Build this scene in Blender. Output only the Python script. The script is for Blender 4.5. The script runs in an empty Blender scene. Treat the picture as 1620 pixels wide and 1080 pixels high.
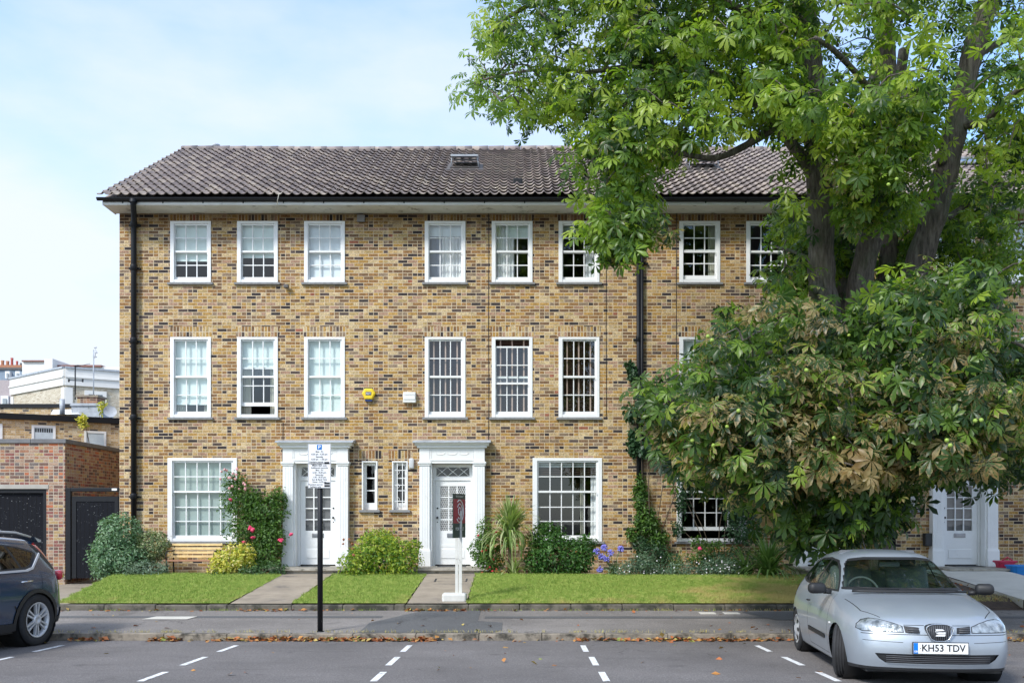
import bpy, bmesh, math, random
import numpy as np
from mathutils import Vector, Matrix, noise as mnoise
R=math.radians; PI=math.pi
scene=bpy.context.scene; COL=scene.collection
random.seed(7); rng=np.random.default_rng(11)
# ---------------- camera ----------------
F=1500.0; CX=815.0; HY=822.0; CH=1.748
cam=bpy.data.cameras.new('camera'); co=bpy.data.objects.new('camera',cam); COL.objects.link(co)
co.location=(0,0,CH); co.rotation_euler=(PI/2,0,0)
cam.sensor_width=36; cam.lens=36*F/1620; cam.shift_x=-(CX-810)/1620; cam.shift_y=(HY-540)/1620
cam.clip_start=.1; cam.clip_end=2000; scene.camera=co
# ---------------- sun and sky ----------------
SUN=Vector((-.50,-.62,.72)).normalized()
el=math.asin(SUN.z); rot=math.atan2(SUN.x,SUN.y)%(2*PI)
sl=bpy.data.lights.new('sun','SUN'); sl.energy=2.3; sl.angle=R(11); sl.color=(1,.97,.92)
so=bpy.data.objects.new('sun',sl); COL.objects.link(so); so.rotation_euler=SUN.to_track_quat('Z','Y').to_euler()
so.location=(-10,-10,20)
W=bpy.data.worlds.new('World'); scene.world=W; W.use_nodes=True
nt=W.node_tree; nt.nodes.clear()
out=nt.nodes.new('ShaderNodeOutputWorld'); bg=nt.nodes.new('ShaderNodeBackground'); bg.inputs['Strength'].default_value=.13
sky=nt.nodes.new('ShaderNodeTexSky'); sky.sky_type='NISHITA'; sky.sun_disc=False; sky.sun_elevation=el; sky.sun_rotation=rot
sky.air_density=1.0; sky.dust_density=1.2; sky.ozone_density=1.5
tc=nt.nodes.new('ShaderNodeTexCoord'); mp=nt.nodes.new('ShaderNodeMapping'); mp.inputs['Scale'].default_value=(1,1,2.6)
mp.inputs['Location'].default_value=(.35,.0,.2)
n1=nt.nodes.new('ShaderNodeTexNoise'); n1.inputs['Scale'].default_value=1.7; n1.inputs['Detail'].default_value=7; n1.inputs['Roughness'].default_value=.52
cr=nt.nodes.new('ShaderNodeValToRGB'); cr.color_ramp.elements[0].position=.36; cr.color_ramp.elements[1].position=.60
cr.color_ramp.elements[0].color=(.16,.16,.16,1); cr.color_ramp.elements[1].color=(.97,.97,.97,1)
mx=nt.nodes.new('ShaderNodeMix'); mx.data_type='RGBA'; mx.inputs['B'].default_value=(4.5,4.85,5.4,1)
L=nt.links.new
L(tc.outputs['Generated'],mp.inputs[0]); L(mp.outputs[0],n1.inputs['Vector']); L(n1.outputs['Fac'],cr.inputs[0])
sk=nt.nodes.new('ShaderNodeMix'); sk.data_type='RGBA'; sk.blend_type='MULTIPLY'; sk.inputs[0].default_value=1; sk.inputs['B'].default_value=(1.35,1.72,2.05,1); L(sky.outputs[0],sk.inputs['A'])
L(cr.outputs[0],mx.inputs[0]); L(sk.outputs['Result'],mx.inputs['A']); L(mx.outputs['Result'],bg.inputs[0]); L(bg.outputs[0],out.inputs[0])
scene.view_settings.view_transform='Standard'; scene.view_settings.look='None'
scene.view_settings.exposure=.66; scene.view_settings.gamma=1
scene.render.resolution_x=1620; scene.render.resolution_y=1080
scene.render.engine='CYCLES'
scene.cycles.max_bounces=8; scene.cycles.transparent_max_bounces=16
# ---------------- shader helpers ----------------
class S:
    """socket wrapper for arithmetic in node trees"""
    def __init__(s,nt,k): s.nt=nt; s.k=k
    def m(s,op,*a):
        n=s.nt.nodes.new('ShaderNodeMath'); n.operation=op
        for i,v in enumerate((s,)+a):
            if isinstance(v,S): s.nt.links.new(v.k,n.inputs[i])
            else: n.inputs[i].default_value=v
        return S(s.nt,n.outputs[0])
    def __add__(s,o): return s.m('ADD',o)
    def __sub__(s,o): return s.m('SUBTRACT',o)
    def __mul__(s,o): return s.m('MULTIPLY',o)
    def __truediv__(s,o): return s.m('DIVIDE',o)
    def fl(s): return s.m('FLOOR')
    def fr(s): return s.m('FRACT')
    def gt(s,o): return s.m('GREATER_THAN',o)
    def lt(s,o): return s.m('LESS_THAN',o)
    def mn(s,o): return s.m('MINIMUM',o)
    def mxx(s,o): return s.m('MAXIMUM',o)
    def ab(s): return s.m('ABSOLUTE')
    def mod(s,o): return s.m('FLOORED_MODULO',o)
    def sm(s,a,b):
        n=s.nt.nodes.new('ShaderNodeMapRange'); n.interpolation_type='SMOOTHSTEP'
        s.nt.links.new(s.k,n.inputs[0]); n.inputs[1].default_value=a; n.inputs[2].default_value=b
        return S(s.nt,n.outputs[0])
def mat0(name):
    m=bpy.data.materials.new(name); m.use_nodes=True
    return m,m.node_tree,m.node_tree.nodes['Principled BSDF']
def c4(c): return (c[0],c[1],c[2],1)
def pos(nt):
    g=nt.nodes.new('ShaderNodeNewGeometry'); sp=nt.nodes.new('ShaderNodeSeparateXYZ'); nt.links.new(g.outputs['Position'],sp.inputs[0])
    return g,[S(nt,sp.outputs[i]) for i in range(3)]
def noise(nt,scale,detail=4,rough=.55,vec=None,outn='Fac',stretch=None):
    n=nt.nodes.new('ShaderNodeTexNoise'); n.inputs['Scale'].default_value=scale; n.inputs['Detail'].default_value=detail; n.inputs['Roughness'].default_value=rough
    if vec is None:
        g=nt.nodes.new('ShaderNodeNewGeometry'); vec=g.outputs['Position']
    if stretch:
        mpn=nt.nodes.new('ShaderNodeMapping'); mpn.inputs['Scale'].default_value=stretch; nt.links.new(vec,mpn.inputs[0]); vec=mpn.outputs[0]
    nt.links.new(vec,n.inputs['Vector']); return S(nt,n.outputs[outn])
def ramp(nt,fac,stops,interp='LINEAR'):
    r=nt.nodes.new('ShaderNodeValToRGB'); r.color_ramp.interpolation=interp
    e=r.color_ramp.elements
    while len(e)<len(stops): e.new(.5)
    for i,(p,c) in enumerate(stops): e[i].position=p; e[i].color=c4(c) if not isinstance(c,(int,float)) else (c,c,c,1)
    nt.links.new(fac.k if isinstance(fac,S) else fac,r.inputs[0]); return r.outputs[0]
def mix(nt,fac,a,b,blend='MIX'):
    n=nt.nodes.new('ShaderNodeMix'); n.data_type='RGBA'; n.blend_type=blend
    for v,s in ((fac,n.inputs[0]),(a,n.inputs['A']),(b,n.inputs['B'])):
        if isinstance(v,S): nt.links.new(v.k,s)
        elif isinstance(v,bpy.types.NodeSocket): nt.links.new(v,s)
        elif isinstance(v,(int,float)): s.default_value=v
        else: s.default_value=c4(v)
    return n.outputs['Result']
def bump(nt,b,h,strength=.3,dist=.01):
    n=nt.nodes.new('ShaderNodeBump'); n.inputs['Strength'].default_value=strength; n.inputs['Distance'].default_value=dist
    nt.links.new(h.k if isinstance(h,S) else h,n.inputs['Height']); nt.links.new(n.outputs[0],b.inputs['Normal'])
def simple(name,col,rough=.6,metal=0,var=.12,scale=6,bmp=0,bscale=60,spec=.5,coat=0,dirt=None):
    m,nt,b=mat0(name)
    f=noise(nt,scale,5,.6)
    c=ramp(nt,f,[(.25,[x*(1-var) for x in col]),(.75,[min(1,x*(1+var)) for x in col])])
    if dirt:
        g=noise(nt,dirt[1],6,.65); c=mix(nt,g.sm(dirt[2],dirt[3]),c,dirt[0])
    nt.links.new(c,b.inputs['Base Color']); b.inputs['Roughness'].default_value=rough; b.inputs['Metallic'].default_value=metal
    b.inputs['Specular IOR Level'].default_value=spec
    if coat: b.inputs['Coat Weight'].default_value=coat; b.inputs['Coat Roughness'].default_value=.05
    if bmp: bump(nt,b,noise(nt,bscale,4,.6),bmp,.01)
    return m
def brick_mat(name,pal,mortar,bw=.225,bh=.075,soldier=False,split=.35,top_dark=None,mort=.0068,mottle=.75,shift=0):
    m,nt,b=mat0(name)
    g,(x,y,z)=pos(nt)
    ns=nt.nodes.new('ShaderNodeSeparateXYZ'); nt.links.new(g.outputs['Normal'],ns.inputs[0])
    side=S(nt,ns.outputs[0]).ab().gt(.6)
    u=x+(y-x)*side+shift
    if soldier: v=u; u=z; 
    else: v=z
    row=(v/bh).fl()
    if soldier: uu=u/bw
    else: uu=u/bw+row.mod(2)*.5
    cell=uu.fl(); 
    wn=nt.nodes.new('ShaderNodeTexWhiteNoise'); wn.noise_dimensions='2D'
    cv=nt.nodes.new('ShaderNodeCombineXYZ'); nt.links.new(cell.k,cv.inputs[0]); nt.links.new(row.k,cv.inputs[1]); nt.links.new(cv.outputs[0],wn.inputs['Vector'])
    sp=S(nt,wn.outputs['Value']).lt(split) if not soldier else None
    fu=uu.fr(); 
    w=bw
    if sp is not None:
        half=(fu*2).fl()*sp; 
        cell2=cell+half*.5
        fu2=fu+( (fu*2).fr()*.5 - fu)*sp
        # distance to the brick ends
        span=(sp*-.5)+1.0
        du=fu2.mn(span-fu2)*bw
        dv=(v/bh).fr(); dv=dv.mn((dv*-1)+1)*bh
    else:
        cell2=cell; du=fu.mn((fu*-1)+1)*bw; dv=(v/bh).fr(); dv=dv.mn((dv*-1)+1)*bh
    cv2=nt.nodes.new('ShaderNodeCombineXYZ'); nt.links.new(cell2.k,cv2.inputs[0]); nt.links.new(row.k,cv2.inputs[1])
    wn2=nt.nodes.new('ShaderNodeTexWhiteNoise'); wn2.noise_dimensions='3D'; nt.links.new(cv2.outputs[0],wn2.inputs['Vector'])
    wob=noise(nt,45,3,.6)*.005
    d=du.mn(dv)+wob-.0025
    tot=sum(p for p,c in pal); acc=0; stops=[]
    for p,c in pal: stops.append((acc/tot,c)); acc+=p
    bc=ramp(nt,S(nt,wn2.outputs['Value']),stops,'CONSTANT')
    mo=noise(nt,38,5,.7)
    bc=mix(nt,mottle,bc,ramp(nt,mo,[(.3,.12),(.5,.55),(.68,1.0)]),'OVERLAY')
    big=noise(nt,.9,4,.6)
    bc=mix(nt,.35,bc,ramp(nt,big,[(.3,.36),(.7,.64)]),'OVERLAY')
    mcol=mix(nt,noise(nt,9,5,.6).sm(.35,.7),mortar,[c*.78 for c in mortar])
    mm=d.sm(mort-.0015,mort+.0015)
    c=mix(nt,mm,mcol,bc)
    if top_dark: # brick colour turns darker and browner towards the wall top
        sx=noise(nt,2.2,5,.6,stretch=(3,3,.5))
        k=(z+sx*.5).sm(top_dark[0],top_dark[1])*.75
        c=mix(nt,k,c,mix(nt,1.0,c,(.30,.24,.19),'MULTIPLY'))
    dr_=noise(nt,.55,4,.6,stretch=(1,1,.45)).sm(.42,.66)*.34; c=mix(nt,dr_,c,mix(nt,1.0,c,(.70,.62,.52),'MULTIPLY'))
    sk_=noise(nt,3.2,5,.65,stretch=(1.6,1.6,.16)).sm(.56,.72)*.30; c=mix(nt,sk_,c,mix(nt,1.0,c,(.55,.50,.45),'MULTIPLY'))
    # pale efflorescence / repair patches
    pt=noise(nt,1.7,6,.75).sm(.66,.74)*.35
    c=mix(nt,pt,c,[min(1,v*1.15) for v in mortar])
    nt.links.new(c,b.inputs['Base Color']); b.inputs['Roughness'].default_value=.88; b.inputs['Specular IOR Level'].default_value=.25
    h=mm*.8+mo*.35
    bump(nt,b,h,.55,.012)
    return m
PAL=[(15,(.43,.29,.13)),(15,(.37,.22,.068)),(10,(.48,.36,.20)),(13,(.26,.14,.055)),(8,(.34,.21,.14)),(12,(.17,.10,.055)),(8,(.23,.165,.11)),(7,(.042,.034,.034)),(5,(.085,.062,.055)),(.6,(.28,.10,.06)),(8,(.38,.27,.12))]
M={}
M['brick']=brick_mat('yellow_stock_brick',PAL,(.64,.52,.36),top_dark=(8.60,8.98))
M['lintel']=brick_mat('soldier_brick',PAL,(.68,.58,.43),bw=.225,bh=.075,soldier=True,top_dark=(8.6,9.0))
M['brick_red']=brick_mat('old_red_brick',[(10,(.33,.165,.10)),(8,(.24,.10,.085)),(6,(.40,.28,.14)),(9,(.16,.095,.075)),(6,(.36,.24,.17)),(2,(.42,.14,.07)),(4,(.16,.13,.12)),(5,(.36,.24,.17))],(.50,.43,.34),split=.6,mottle=.6)
M['brick_far']=brick_mat('mews_yellow_brick',[(10,(.52,.36,.19)),(8,(.45,.30,.14)),(8,(.60,.46,.30)),(3,(.30,.20,.12)),(2,(.10,.08,.07))],(.62,.53,.40),split=.3)
M['brick_pale']=brick_mat('pale_villa_brick',[(10,(.52,.46,.36)),(8,(.46,.40,.30)),(6,(.58,.52,.42)),(2,(.35,.28,.2))],(.60,.55,.46),split=.3)
M['white']=simple('white_paint',(.80,.80,.79),.42,var=.04,scale=3,bmp=.08,dirt=((.60,.58,.53),7,.60,.82))
M['white_old']=simple('weathered_white_paint',(.64,.63,.58),.6,var=.10,scale=4,dirt=((.22,.20,.16),3.5,.55,.72))
M['stucco']=simple('white_stucco',(.80,.78,.74),.85,var=.05,scale=1.5)
M['stone']=simple('grey_stone_sill',(.23,.23,.23),.8,var=.25,scale=12,bmp=.3)
M['lead']=simple('lead_sheet',(.40,.43,.47),.5,var=.25,scale=5,bmp=.2,bscale=14,dirt=((.2,.22,.22),6,.55,.7))
M['black']=simple('black_painted_iron',(.008,.009,.012),.5,var=.2,scale=10,spec=.3)
M['blackwood']=None
M['conc']=simple('path_concrete',(.33,.275,.21),.9,var=.28,scale=2.6,bmp=.5,bscale=70,dirt=((.15,.13,.11),1.3,.5,.72))
M['conc_pale']=simple('pale_path_concrete',(.60,.57,.50),.85,var=.12,scale=2,bmp=.3,bscale=50)
M['step']=simple('step_stone',(.34,.31,.26),.85,var=.25,scale=6,bmp=.4,dirt=((.13,.12,.09),5,.5,.7))
M['steel']=simple('brushed_steel',(.30,.30,.31),.35,metal=.9)
M['rubber']=simple('tyre_rubber',(.022,.022,.024),.75,var=.3,scale=20)
M['plastic']=simple('black_plastic',(.02,.021,.023),.5,var=.2,scale=15)
M['soil']=simple('bed_soil',(.075,.05,.035),.95,var=.5,scale=9,bmp=1,bscale=30)
M['bark']=None
def glass_mat(name,tint=(1,1,1),ior=1.52,boost=1.0,rough=0.0):
    m=bpy.data.materials.new(name); m.use_nodes=True; nt=m.node_tree; nt.nodes.clear()
    o=nt.nodes.new('ShaderNodeOutputMaterial'); t=nt.nodes.new('ShaderNodeBsdfTransparent'); t.inputs[0].default_value=c4(tint)
    g=nt.nodes.new('ShaderNodeBsdfGlossy'); g.inputs['Roughness'].default_value=rough
    ge=nt.nodes.new('ShaderNodeNewGeometry'); dp=nt.nodes.new('ShaderNodeVectorMath'); dp.operation='DOT_PRODUCT'
    nt.links.new(ge.outputs['Incoming'],dp.inputs[0]); nt.links.new(ge.outputs['Normal'],dp.inputs[1])
    fm=((((S(nt,dp.outputs['Value']).ab()*-1)+1).m('POWER',5.0)*.95)+.043)*boost   # Schlick, same from both sides
    fm=fm.mn(1.0)
    n=noise(nt,1.6,2,.5); bp=nt.nodes.new('ShaderNodeBump'); bp.inputs['Strength'].default_value=.06; bp.inputs['Distance'].default_value=.02
    nt.links.new(n.k,bp.inputs['Height']); nt.links.new(bp.outputs[0],g.inputs['Normal'])
    ms=nt.nodes.new('ShaderNodeMixShader'); nt.links.new(fm.k,ms.inputs[0]); nt.links.new(t.outputs[0],ms.inputs[1]); nt.links.new(g.outputs[0],ms.inputs[2]); nt.links.new(ms.outputs[0],o.inputs[0])
    return m
M['glass']=glass_mat('window_glass',(.93,.96,.95),boost=1.9)
M['carglass']=glass_mat('car_glass',(.74,.88,.82),boost=1.3)
M['cardark']=glass_mat('privacy_glass',(.16,.18,.19),boost=1.6)
def cloth(name,col,trans=.35,rough=.9):
    m,nt,b=mat0(name); t=nt.nodes.new('ShaderNodeBsdfTranslucent'); t.inputs[0].default_value=c4(col); b.inputs['Base Color'].default_value=c4(col); b.inputs['Roughness'].default_value=rough
    ms=nt.nodes.new('ShaderNodeMixShader'); ms.inputs[0].default_value=trans
    nt.links.new(b.outputs[0],ms.inputs[1]); nt.links.new(t.outputs[0],ms.inputs[2]); nt.links.new(ms.outputs[0],nt.nodes['Material Output'].inputs[0]); return m
M['blind']=cloth('pale_blind',(.86,.95,.92),.12)
M['blindblue']=cloth('blue_white_blind',(.88,.93,.97),.12)
M['sheer']=cloth('grey_green_sheer',(.45,.54,.51),.2)
M['curtain']=cloth('white_curtain',(.92,.92,.93),.12)
M['curtain_cream']=cloth('cream_curtain',(.62,.60,.50),.2)
M['darkblind']=simple('brown_wood_slats',(.10,.05,.035),.5,var=.3,scale=8)
M['tape']=simple('pale_blind_tape',(.50,.36,.30),.8)
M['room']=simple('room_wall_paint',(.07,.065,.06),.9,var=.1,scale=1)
# ---------------- mesh helpers ----------------
def org(parent):
    v=Vector((0,0,0)); p=parent
    while p is not None: v=v+p.location; p=p.parent
    return v
def empty(name,loc,label=None,cat=None,group=None,rz=0):
    o=bpy.data.objects.new(name,None); COL.objects.link(o); o.location=loc; o.rotation_euler=(0,0,rz); o.empty_display_size=.2
    if label: tag(o,label,cat,group)
    return o
def tag(o,label=None,cat=None,group=None,kind=None):
    if label: o['label']=label
    if cat: o['category']=cat
    if group: o['group']=group
    if kind: o['kind']=kind
    return o
class MB:
    def __init__(s): s.v=[]; s.f=[]; s.m=[]; s.sm=[]
    def add(s,vs,fs,mi=0,smooth=False):
        b=len(s.v); s.v+= [tuple(p) for p in vs]; s.f+=[tuple(b+i for i in f) for f in fs]; s.m+=[mi]*len(fs); s.sm+=[smooth]*len(fs)
        return s
    def box(s,x0,x1,y0,y1,z0,z1,mi=0):
        vs=[(x,y,z) for x in (x0,x1) for y in (y0,y1) for z in (z0,z1)]
        return s.add(vs,[(0,1,3,2),(4,6,7,5),(0,4,5,1),(2,3,7,6),(0,2,6,4),(1,5,7,3)],mi)
    def cbox(s,x0,x1,y0,y1,z0,z1,c=.01,mi=0):
        "box with chamfered vertical-plane edges on all sides"
        bm=bmesh.new(); bmesh.ops.create_cube(bm,size=1)
        for v in bm.verts: v.co=Vector(((x0+x1)/2+v.co.x*(x1-x0),(y0+y1)/2+v.co.y*(y1-y0),(z0+z1)/2+v.co.z*(z1-z0)))
        bmesh.ops.bevel(bm,geom=bm.edges[:],offset=c,segments=2,affect='EDGES',profile=.5)
        return s.bm(bm,mi)
    def bm(s,bm,mi=0,smooth=False,mat=None):
        bm.verts.ensure_lookup_table(); bm.verts.index_update()
        s.add([(mat@v.co if mat else v.co) for v in bm.verts],[[v.index for v in f.verts] for f in bm.faces],mi,smooth); bm.free(); return s
    def quad(s,a,b,c,d,mi=0): return s.add([a,b,c,d],[(0,1,2,3)],mi)
    def tube(s,pts,rad,n=8,mi=0,cap=True,smooth=True):
        pts=[Vector(p) for p in pts]; N=len(pts)
        if not isinstance(rad,(list,tuple)): rad=[rad]*N
        vs=[];fs=[]; t0=(pts[1]-pts[0]).normalized(); up=Vector((0,0,1)) if abs(t0.z)<.9 else Vector((1,0,0))
        a=t0.cross(up).normalized()
        for i,p in enumerate(pts):
            t=(pts[min(i+1,N-1)]-pts[max(i-1,0)]).normalized()
            a=(a-t*a.dot(t)).normalized(); b=t.cross(a)
            for k in range(n):
                th=2*PI*k/n; vs.append(p+(a*math.cos(th)+b*math.sin(th))*rad[i])
        for i in range(N-1):
            for k in range(n): fs.append((i*n+k,i*n+(k+1)%n,(i+1)*n+(k+1)%n,(i+1)*n+k))
        if cap: fs.append(tuple(range(n))[::-1]); fs.append(tuple((N-1)*n+k for k in range(n)))
        return s.add(vs,fs,mi,smooth)
    def prism(s,poly,a0,a1,axis='y',mi=0):
        "2-D polygon extruded along an axis; poly in the other two axes (x,z),(y,z),(x,y)"
        def P(p,a): return {'y':(p[0],a,p[1]),'x':(a,p[0],p[1]),'z':(p[0],p[1],a)}[axis]
        n=len(poly); vs=[P(p,a0) for p in poly]+[P(p,a1) for p in poly]
        fs=[tuple(range(n)),tuple(range(2*n-1,n-1,-1))]+[(i,i+n,(i+1)%n+n,(i+1)%n) for i in range(n)]
        return s.add(vs,fs,mi)
    def lathe(s,prof,c,axis='z',n=24,mi=0,smooth=True):
        "profile (radius,height) about an axis through c"
        vs=[];fs=[]
        for r,h in prof:
            for k in range(n):
                t=2*PI*k/n; p={'z':(r*math.cos(t),r*math.sin(t),h),'y':(r*math.cos(t),h,r*math.sin(t)),'x':(h,r*math.cos(t),r*math.sin(t))}[axis]
                vs.append((c[0]+p[0],c[1]+p[1],c[2]+p[2]))
        for i in range(len(prof)-1):
            for k in range(n): fs.append((i*n+k,i*n+(k+1)%n,(i+1)*n+(k+1)%n,(i+1)*n+k))
        return s.add(vs,fs,mi,smooth)
    def islands(s):
        par=list(range(len(s.v)))
        def fd(a):
            while par[a]!=a: par[a]=par[par[a]]; a=par[a]
            return a
        for f in s.f:
            for q in f[1:]: par[fd(q)]=fd(f[0])
        g={}
        for i,f in enumerate(s.f): g.setdefault(fd(f[0]),[]).append(i)
        out=[]
        for ids in g.values():
            m=MB(); mp_={}
            for i in ids:
                ff=[]
                for q in s.f[i]:
                    if q not in mp_: mp_[q]=len(m.v); m.v.append(s.v[q])
                    ff.append(mp_[q])
                m.f.append(tuple(ff)); m.m.append(s.m[i]); m.sm.append(s.sm[i])
            out.append(m)
        return out
    def build_each(s,name,mat,parent,local=False): return [m.build(name,mat,parent,local=local) for m in s.islands()]
    def build(s,name,mat,parent=None,label=None,cat=None,group=None,kind=None,loc=None,local=False):
        me=bpy.data.meshes.new(name)
        v=np.array(s.v,dtype=float)
        if parent is not None: o0=np.array(org(parent)) if not local else np.zeros(3)
        elif loc is not None: o0=np.array(loc)
        else:
            mn=v.min(0); mx_=v.max(0); o0=np.array([(mn[0]+mx_[0])/2,(mn[1]+mx_[1])/2,mn[2]])
        me.from_pydata((v-o0).tolist(),[],s.f)
        mats=mat if isinstance(mat,(list,tuple)) else [mat]
        for m_ in mats: me.materials.append(m_)
        me.polygons.foreach_set('material_index',s.m); me.polygons.foreach_set('use_smooth',s.sm); me.update()
        ob=bpy.data.objects.new(name,me); COL.objects.link(ob)
        if parent is not None: ob.parent=parent
        else: ob.location=o0
        tag(ob,label,cat,group,kind); return ob
def fixn(ob):
    bm=bmesh.new(); bm.from_mesh(ob.data); bmesh.ops.recalc_face_normals(bm,faces=bm.faces); bm.to_mesh(ob.data); bm.free(); return ob
# positions read off the photograph (1620 x 1080 frame)
def at(px,py,D): return Vector(((px-CX)*D/F,D,CH+(HY-py)*D/F))
YF=21.83
def fx(px): return (px-CX)*YF/F
def fz(py): return CH+(HY-py)*YF/F
KD=13.76
def gz(D):
    if D<KD: return .022*(KD-D)
    if D<16.6: return .097+.025*(D-13.89)
    if D<20.5: return .26+.081*(D-16.75)
    return .56
def text_mesh(txt,size,name='t',bold=.018):
    cu=bpy.data.curves.new(name,'FONT'); cu.body=txt; cu.size=size; cu.offset=size*bold; cu.align_x='CENTER'; cu.align_y='CENTER'
    ob=bpy.data.objects.new(name,cu); COL.objects.link(ob); dg=bpy.context.evaluated_depsgraph_get(); dg.update()
    me=bpy.data.meshes.new_from_object(ob.evaluated_get(dg)); vs=[v.co.copy() for v in me.vertices]; fs=[tuple(p.vertices) for p in me.polygons]
    bpy.data.objects.remove(ob); bpy.data.curves.remove(cu); bpy.data.meshes.remove(me); return vs,fs
def add_text(mb,txt,size,origin,xd,yd,mi=0,sx=1,width=None):
    vs,fs=text_mesh(txt,size)
    if width:
        w=max(v.x for v in vs)-min(v.x for v in vs); sx=width/w
    o=Vector(origin); xd=Vector(xd); yd=Vector(yd)
    mb.add([o+xd*v.x*sx+yd*v.y for v in vs],fs,mi)
# ================= SETTING: ground, road, pavement =================
def asphalt(name,base,speck=.35,tint=(1,1,1)):
    m,nt,b=mat0(name)
    f=noise(nt,55,3,.9); g=noise(nt,.55,5,.6); h=noise(nt,260,2,.5)
    c=ramp(nt,f,[(.3,[base*.62*t for t in tint]),(.52,[base*t for t in tint]),(.72,[base*2.0*t for t in tint])])
    c=mix(nt,speck,c,ramp(nt,g,[(.3,.3),(.7,.68)]),'OVERLAY')
    st=noise(nt,2.2,6,.7,stretch=(.35,2.2,1)).sm(.54,.72)*.45
    c=mix(nt,st,c,[base*.45*t for t in tint])
    vo=nt.nodes.new('ShaderNodeTexVoronoi'); vo.feature='DISTANCE_TO_EDGE'; vo.inputs['Scale'].default_value=.75
    g0=nt.nodes.new('ShaderNodeNewGeometry'); va=nt.nodes.new('ShaderNodeVectorMath'); va.operation='ADD'; nn=nt.nodes.new('ShaderNodeTexNoise'); nn.inputs['Scale'].default_value=1.6; nn.inputs['Detail'].default_value=6
    nt.links.new(g0.outputs['Position'],nn.inputs['Vector']); nt.links.new(g0.outputs['Position'],va.inputs[0]); nt.links.new(nn.outputs['Color'],va.inputs[1]); nt.links.new(va.outputs[0],vo.inputs['Vector'])
    crk=((S(nt,vo.outputs['Distance']).sm(.0,.012)*-1)+1)*noise(nt,.45,3,.5).sm(.50,.62)*.6
    c=mix(nt,crk,c,(.03,.027,.025))
    oil=noise(nt,1.3,3,.5).sm(.68,.74)*.4; c=mix(nt,oil,c,[base*.4*t for t in tint])
    nt.links.new(c,b.inputs['Base Color']); b.inputs['Roughness'].default_value=.86; b.inputs['Specular IOR Level'].default_value=.35
    bump(nt,b,f,.6,.008); return m
M['road']=asphalt('road_asphalt',.15,.55,(1.07,.985,.955))
M['pave']=asphalt('pavement_asphalt',.20,.6,(1.08,.98,.90))
M['patch']=asphalt('patched_asphalt',.12,.3)
M['kerb']=simple('kerb_concrete',(.27,.23,.18),.9,var=.35,scale=7,bmp=.5,bscale=60,dirt=((.05,.045,.035),4.0,.45,.66))
M['gkerb']=simple('garden_edging_concrete',(.14,.125,.10),.95,var=.4,scale=5,bmp=.6,bscale=40,dirt=((.04,.04,.03),3,.42,.62))
M['earth']=simple('far_ground',(.12,.12,.10),.95,var=.2,scale=.2)
def sheet(name,pts,mat,kind='structure'):
    mb=MB(); mb.add(pts,[tuple(range(len(pts)))]); return mb.build(name,mat,kind=kind)
XL,XR=-60,60
sheet('ground',[(-700,-300,-.3),(700,-300,-.3),(700,900,-.3),(-700,900,-.3)],M['earth'])
mb=MB()
ys=[-14,-6,4,KD]; zs=[.0,.14,gz(4),0]
for i in range(3): mb.quad((XL,ys[i],zs[i]),(XR,ys[i],zs[i]),(XR,ys[i+1],zs[i+1]),(XL,ys[i+1],zs[i+1]))
mb.build('road',M['road'],kind='structure')
mb=MB(); mb.quad((XL,13.88,.095),(XR,13.88,.095),(XR,16.62,.165),(XL,16.62,.165)); mb.build('pavement',M['pave'],kind='structure')
mb=MB()
def strip(mb,x0,x1,y0,y1,dz,n=1):
    for i in range(n):
        a=y0+(y1-y0)*i/n; b=y0+(y1-y0)*(i+1)/n
        mb.quad((x0,a,gz(a)+dz),(x1,a,gz(a)+dz),(x1,b,gz(b)+dz),(x0,b,gz(b)+dz))
def pv(D): return .095+.0255*(D-13.88)
def pstrip(mb,pts,dz=.004): mb.add([(x,y,pv(y)+dz) for x,y in pts],[tuple(range(len(pts)))])
pstrip(mb,[(XL,15.55),(-2.2,15.58),(-2.2,15.83),(XL,15.80)])
pstrip(mb,[(-.5,15.52),(XR,15.52),(XR,15.80),(-.5,15.78)])
pstrip(mb,[(-2.3,13.9),(-.35,13.9),(-.2,14.15),(-.2,15.0),(-.6,15.2),(-.6,16.55),(-1.6,16.55),(-2.3,15.0)])
pstrip(mb,[(4.2,15.3),(6.3,15.35),(6.6,16.3),(3.9,16.35)],.008)
mb.build('pavement_patches',M['patch'],kind='structure')
mb=MB(); x=XL; 
while x<XR:
    dz=random.uniform(-.004,.004); dy=random.uniform(-.006,.006)
    mb.cbox(x+.004,x+.911,KD+dy,KD+.125+dy,-.1,.099+dz,.012); x+=.915
mb.build('kerb',M['kerb'],kind='structure')
mb=MB()
def gk(xa,xb):
    x=xa
    while x<xb-.05:
        e=min(x+.9,xb); dz=random.uniform(-.008,.006)
        mb.cbox(x+.003,e-.003,16.60,16.74,.0,.266+dz,.02); x=e
gk(-8.1,-5.05); gk(-3.92,-.0-1.93); gk(-.82,6.75)
for a,b in ((-5.05,-3.92),(-1.93,-.82)): mb.cbox(a+.004,b-.004,16.62,16.74,0,.262,.012)
mb.build('garden_edging',M['gkerb'],kind='structure')
# yard of the garage (left) and base terrain of the gardens
mb=MB(); mb.add([(-40,16.62,.168),(-8.1,16.62,.168),(-8.1,20.5,.33),(-9.2,30,.40),(-40,30,.40)],[(0,1,2,3,4)]); mb.build('driveway',M['conc'],kind='structure')
mb=MB(); mb.add([(-8.1,16.7,.20),(60,16.7,.20),(60,20.5,.50),(60,22.1,.54),(-9.1,22.1,.50),(-8.1,20.5,.46)],[(0,1,2,3,4,5)]); mb.build('garden_soil',M['soil'],kind='structure')
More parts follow.
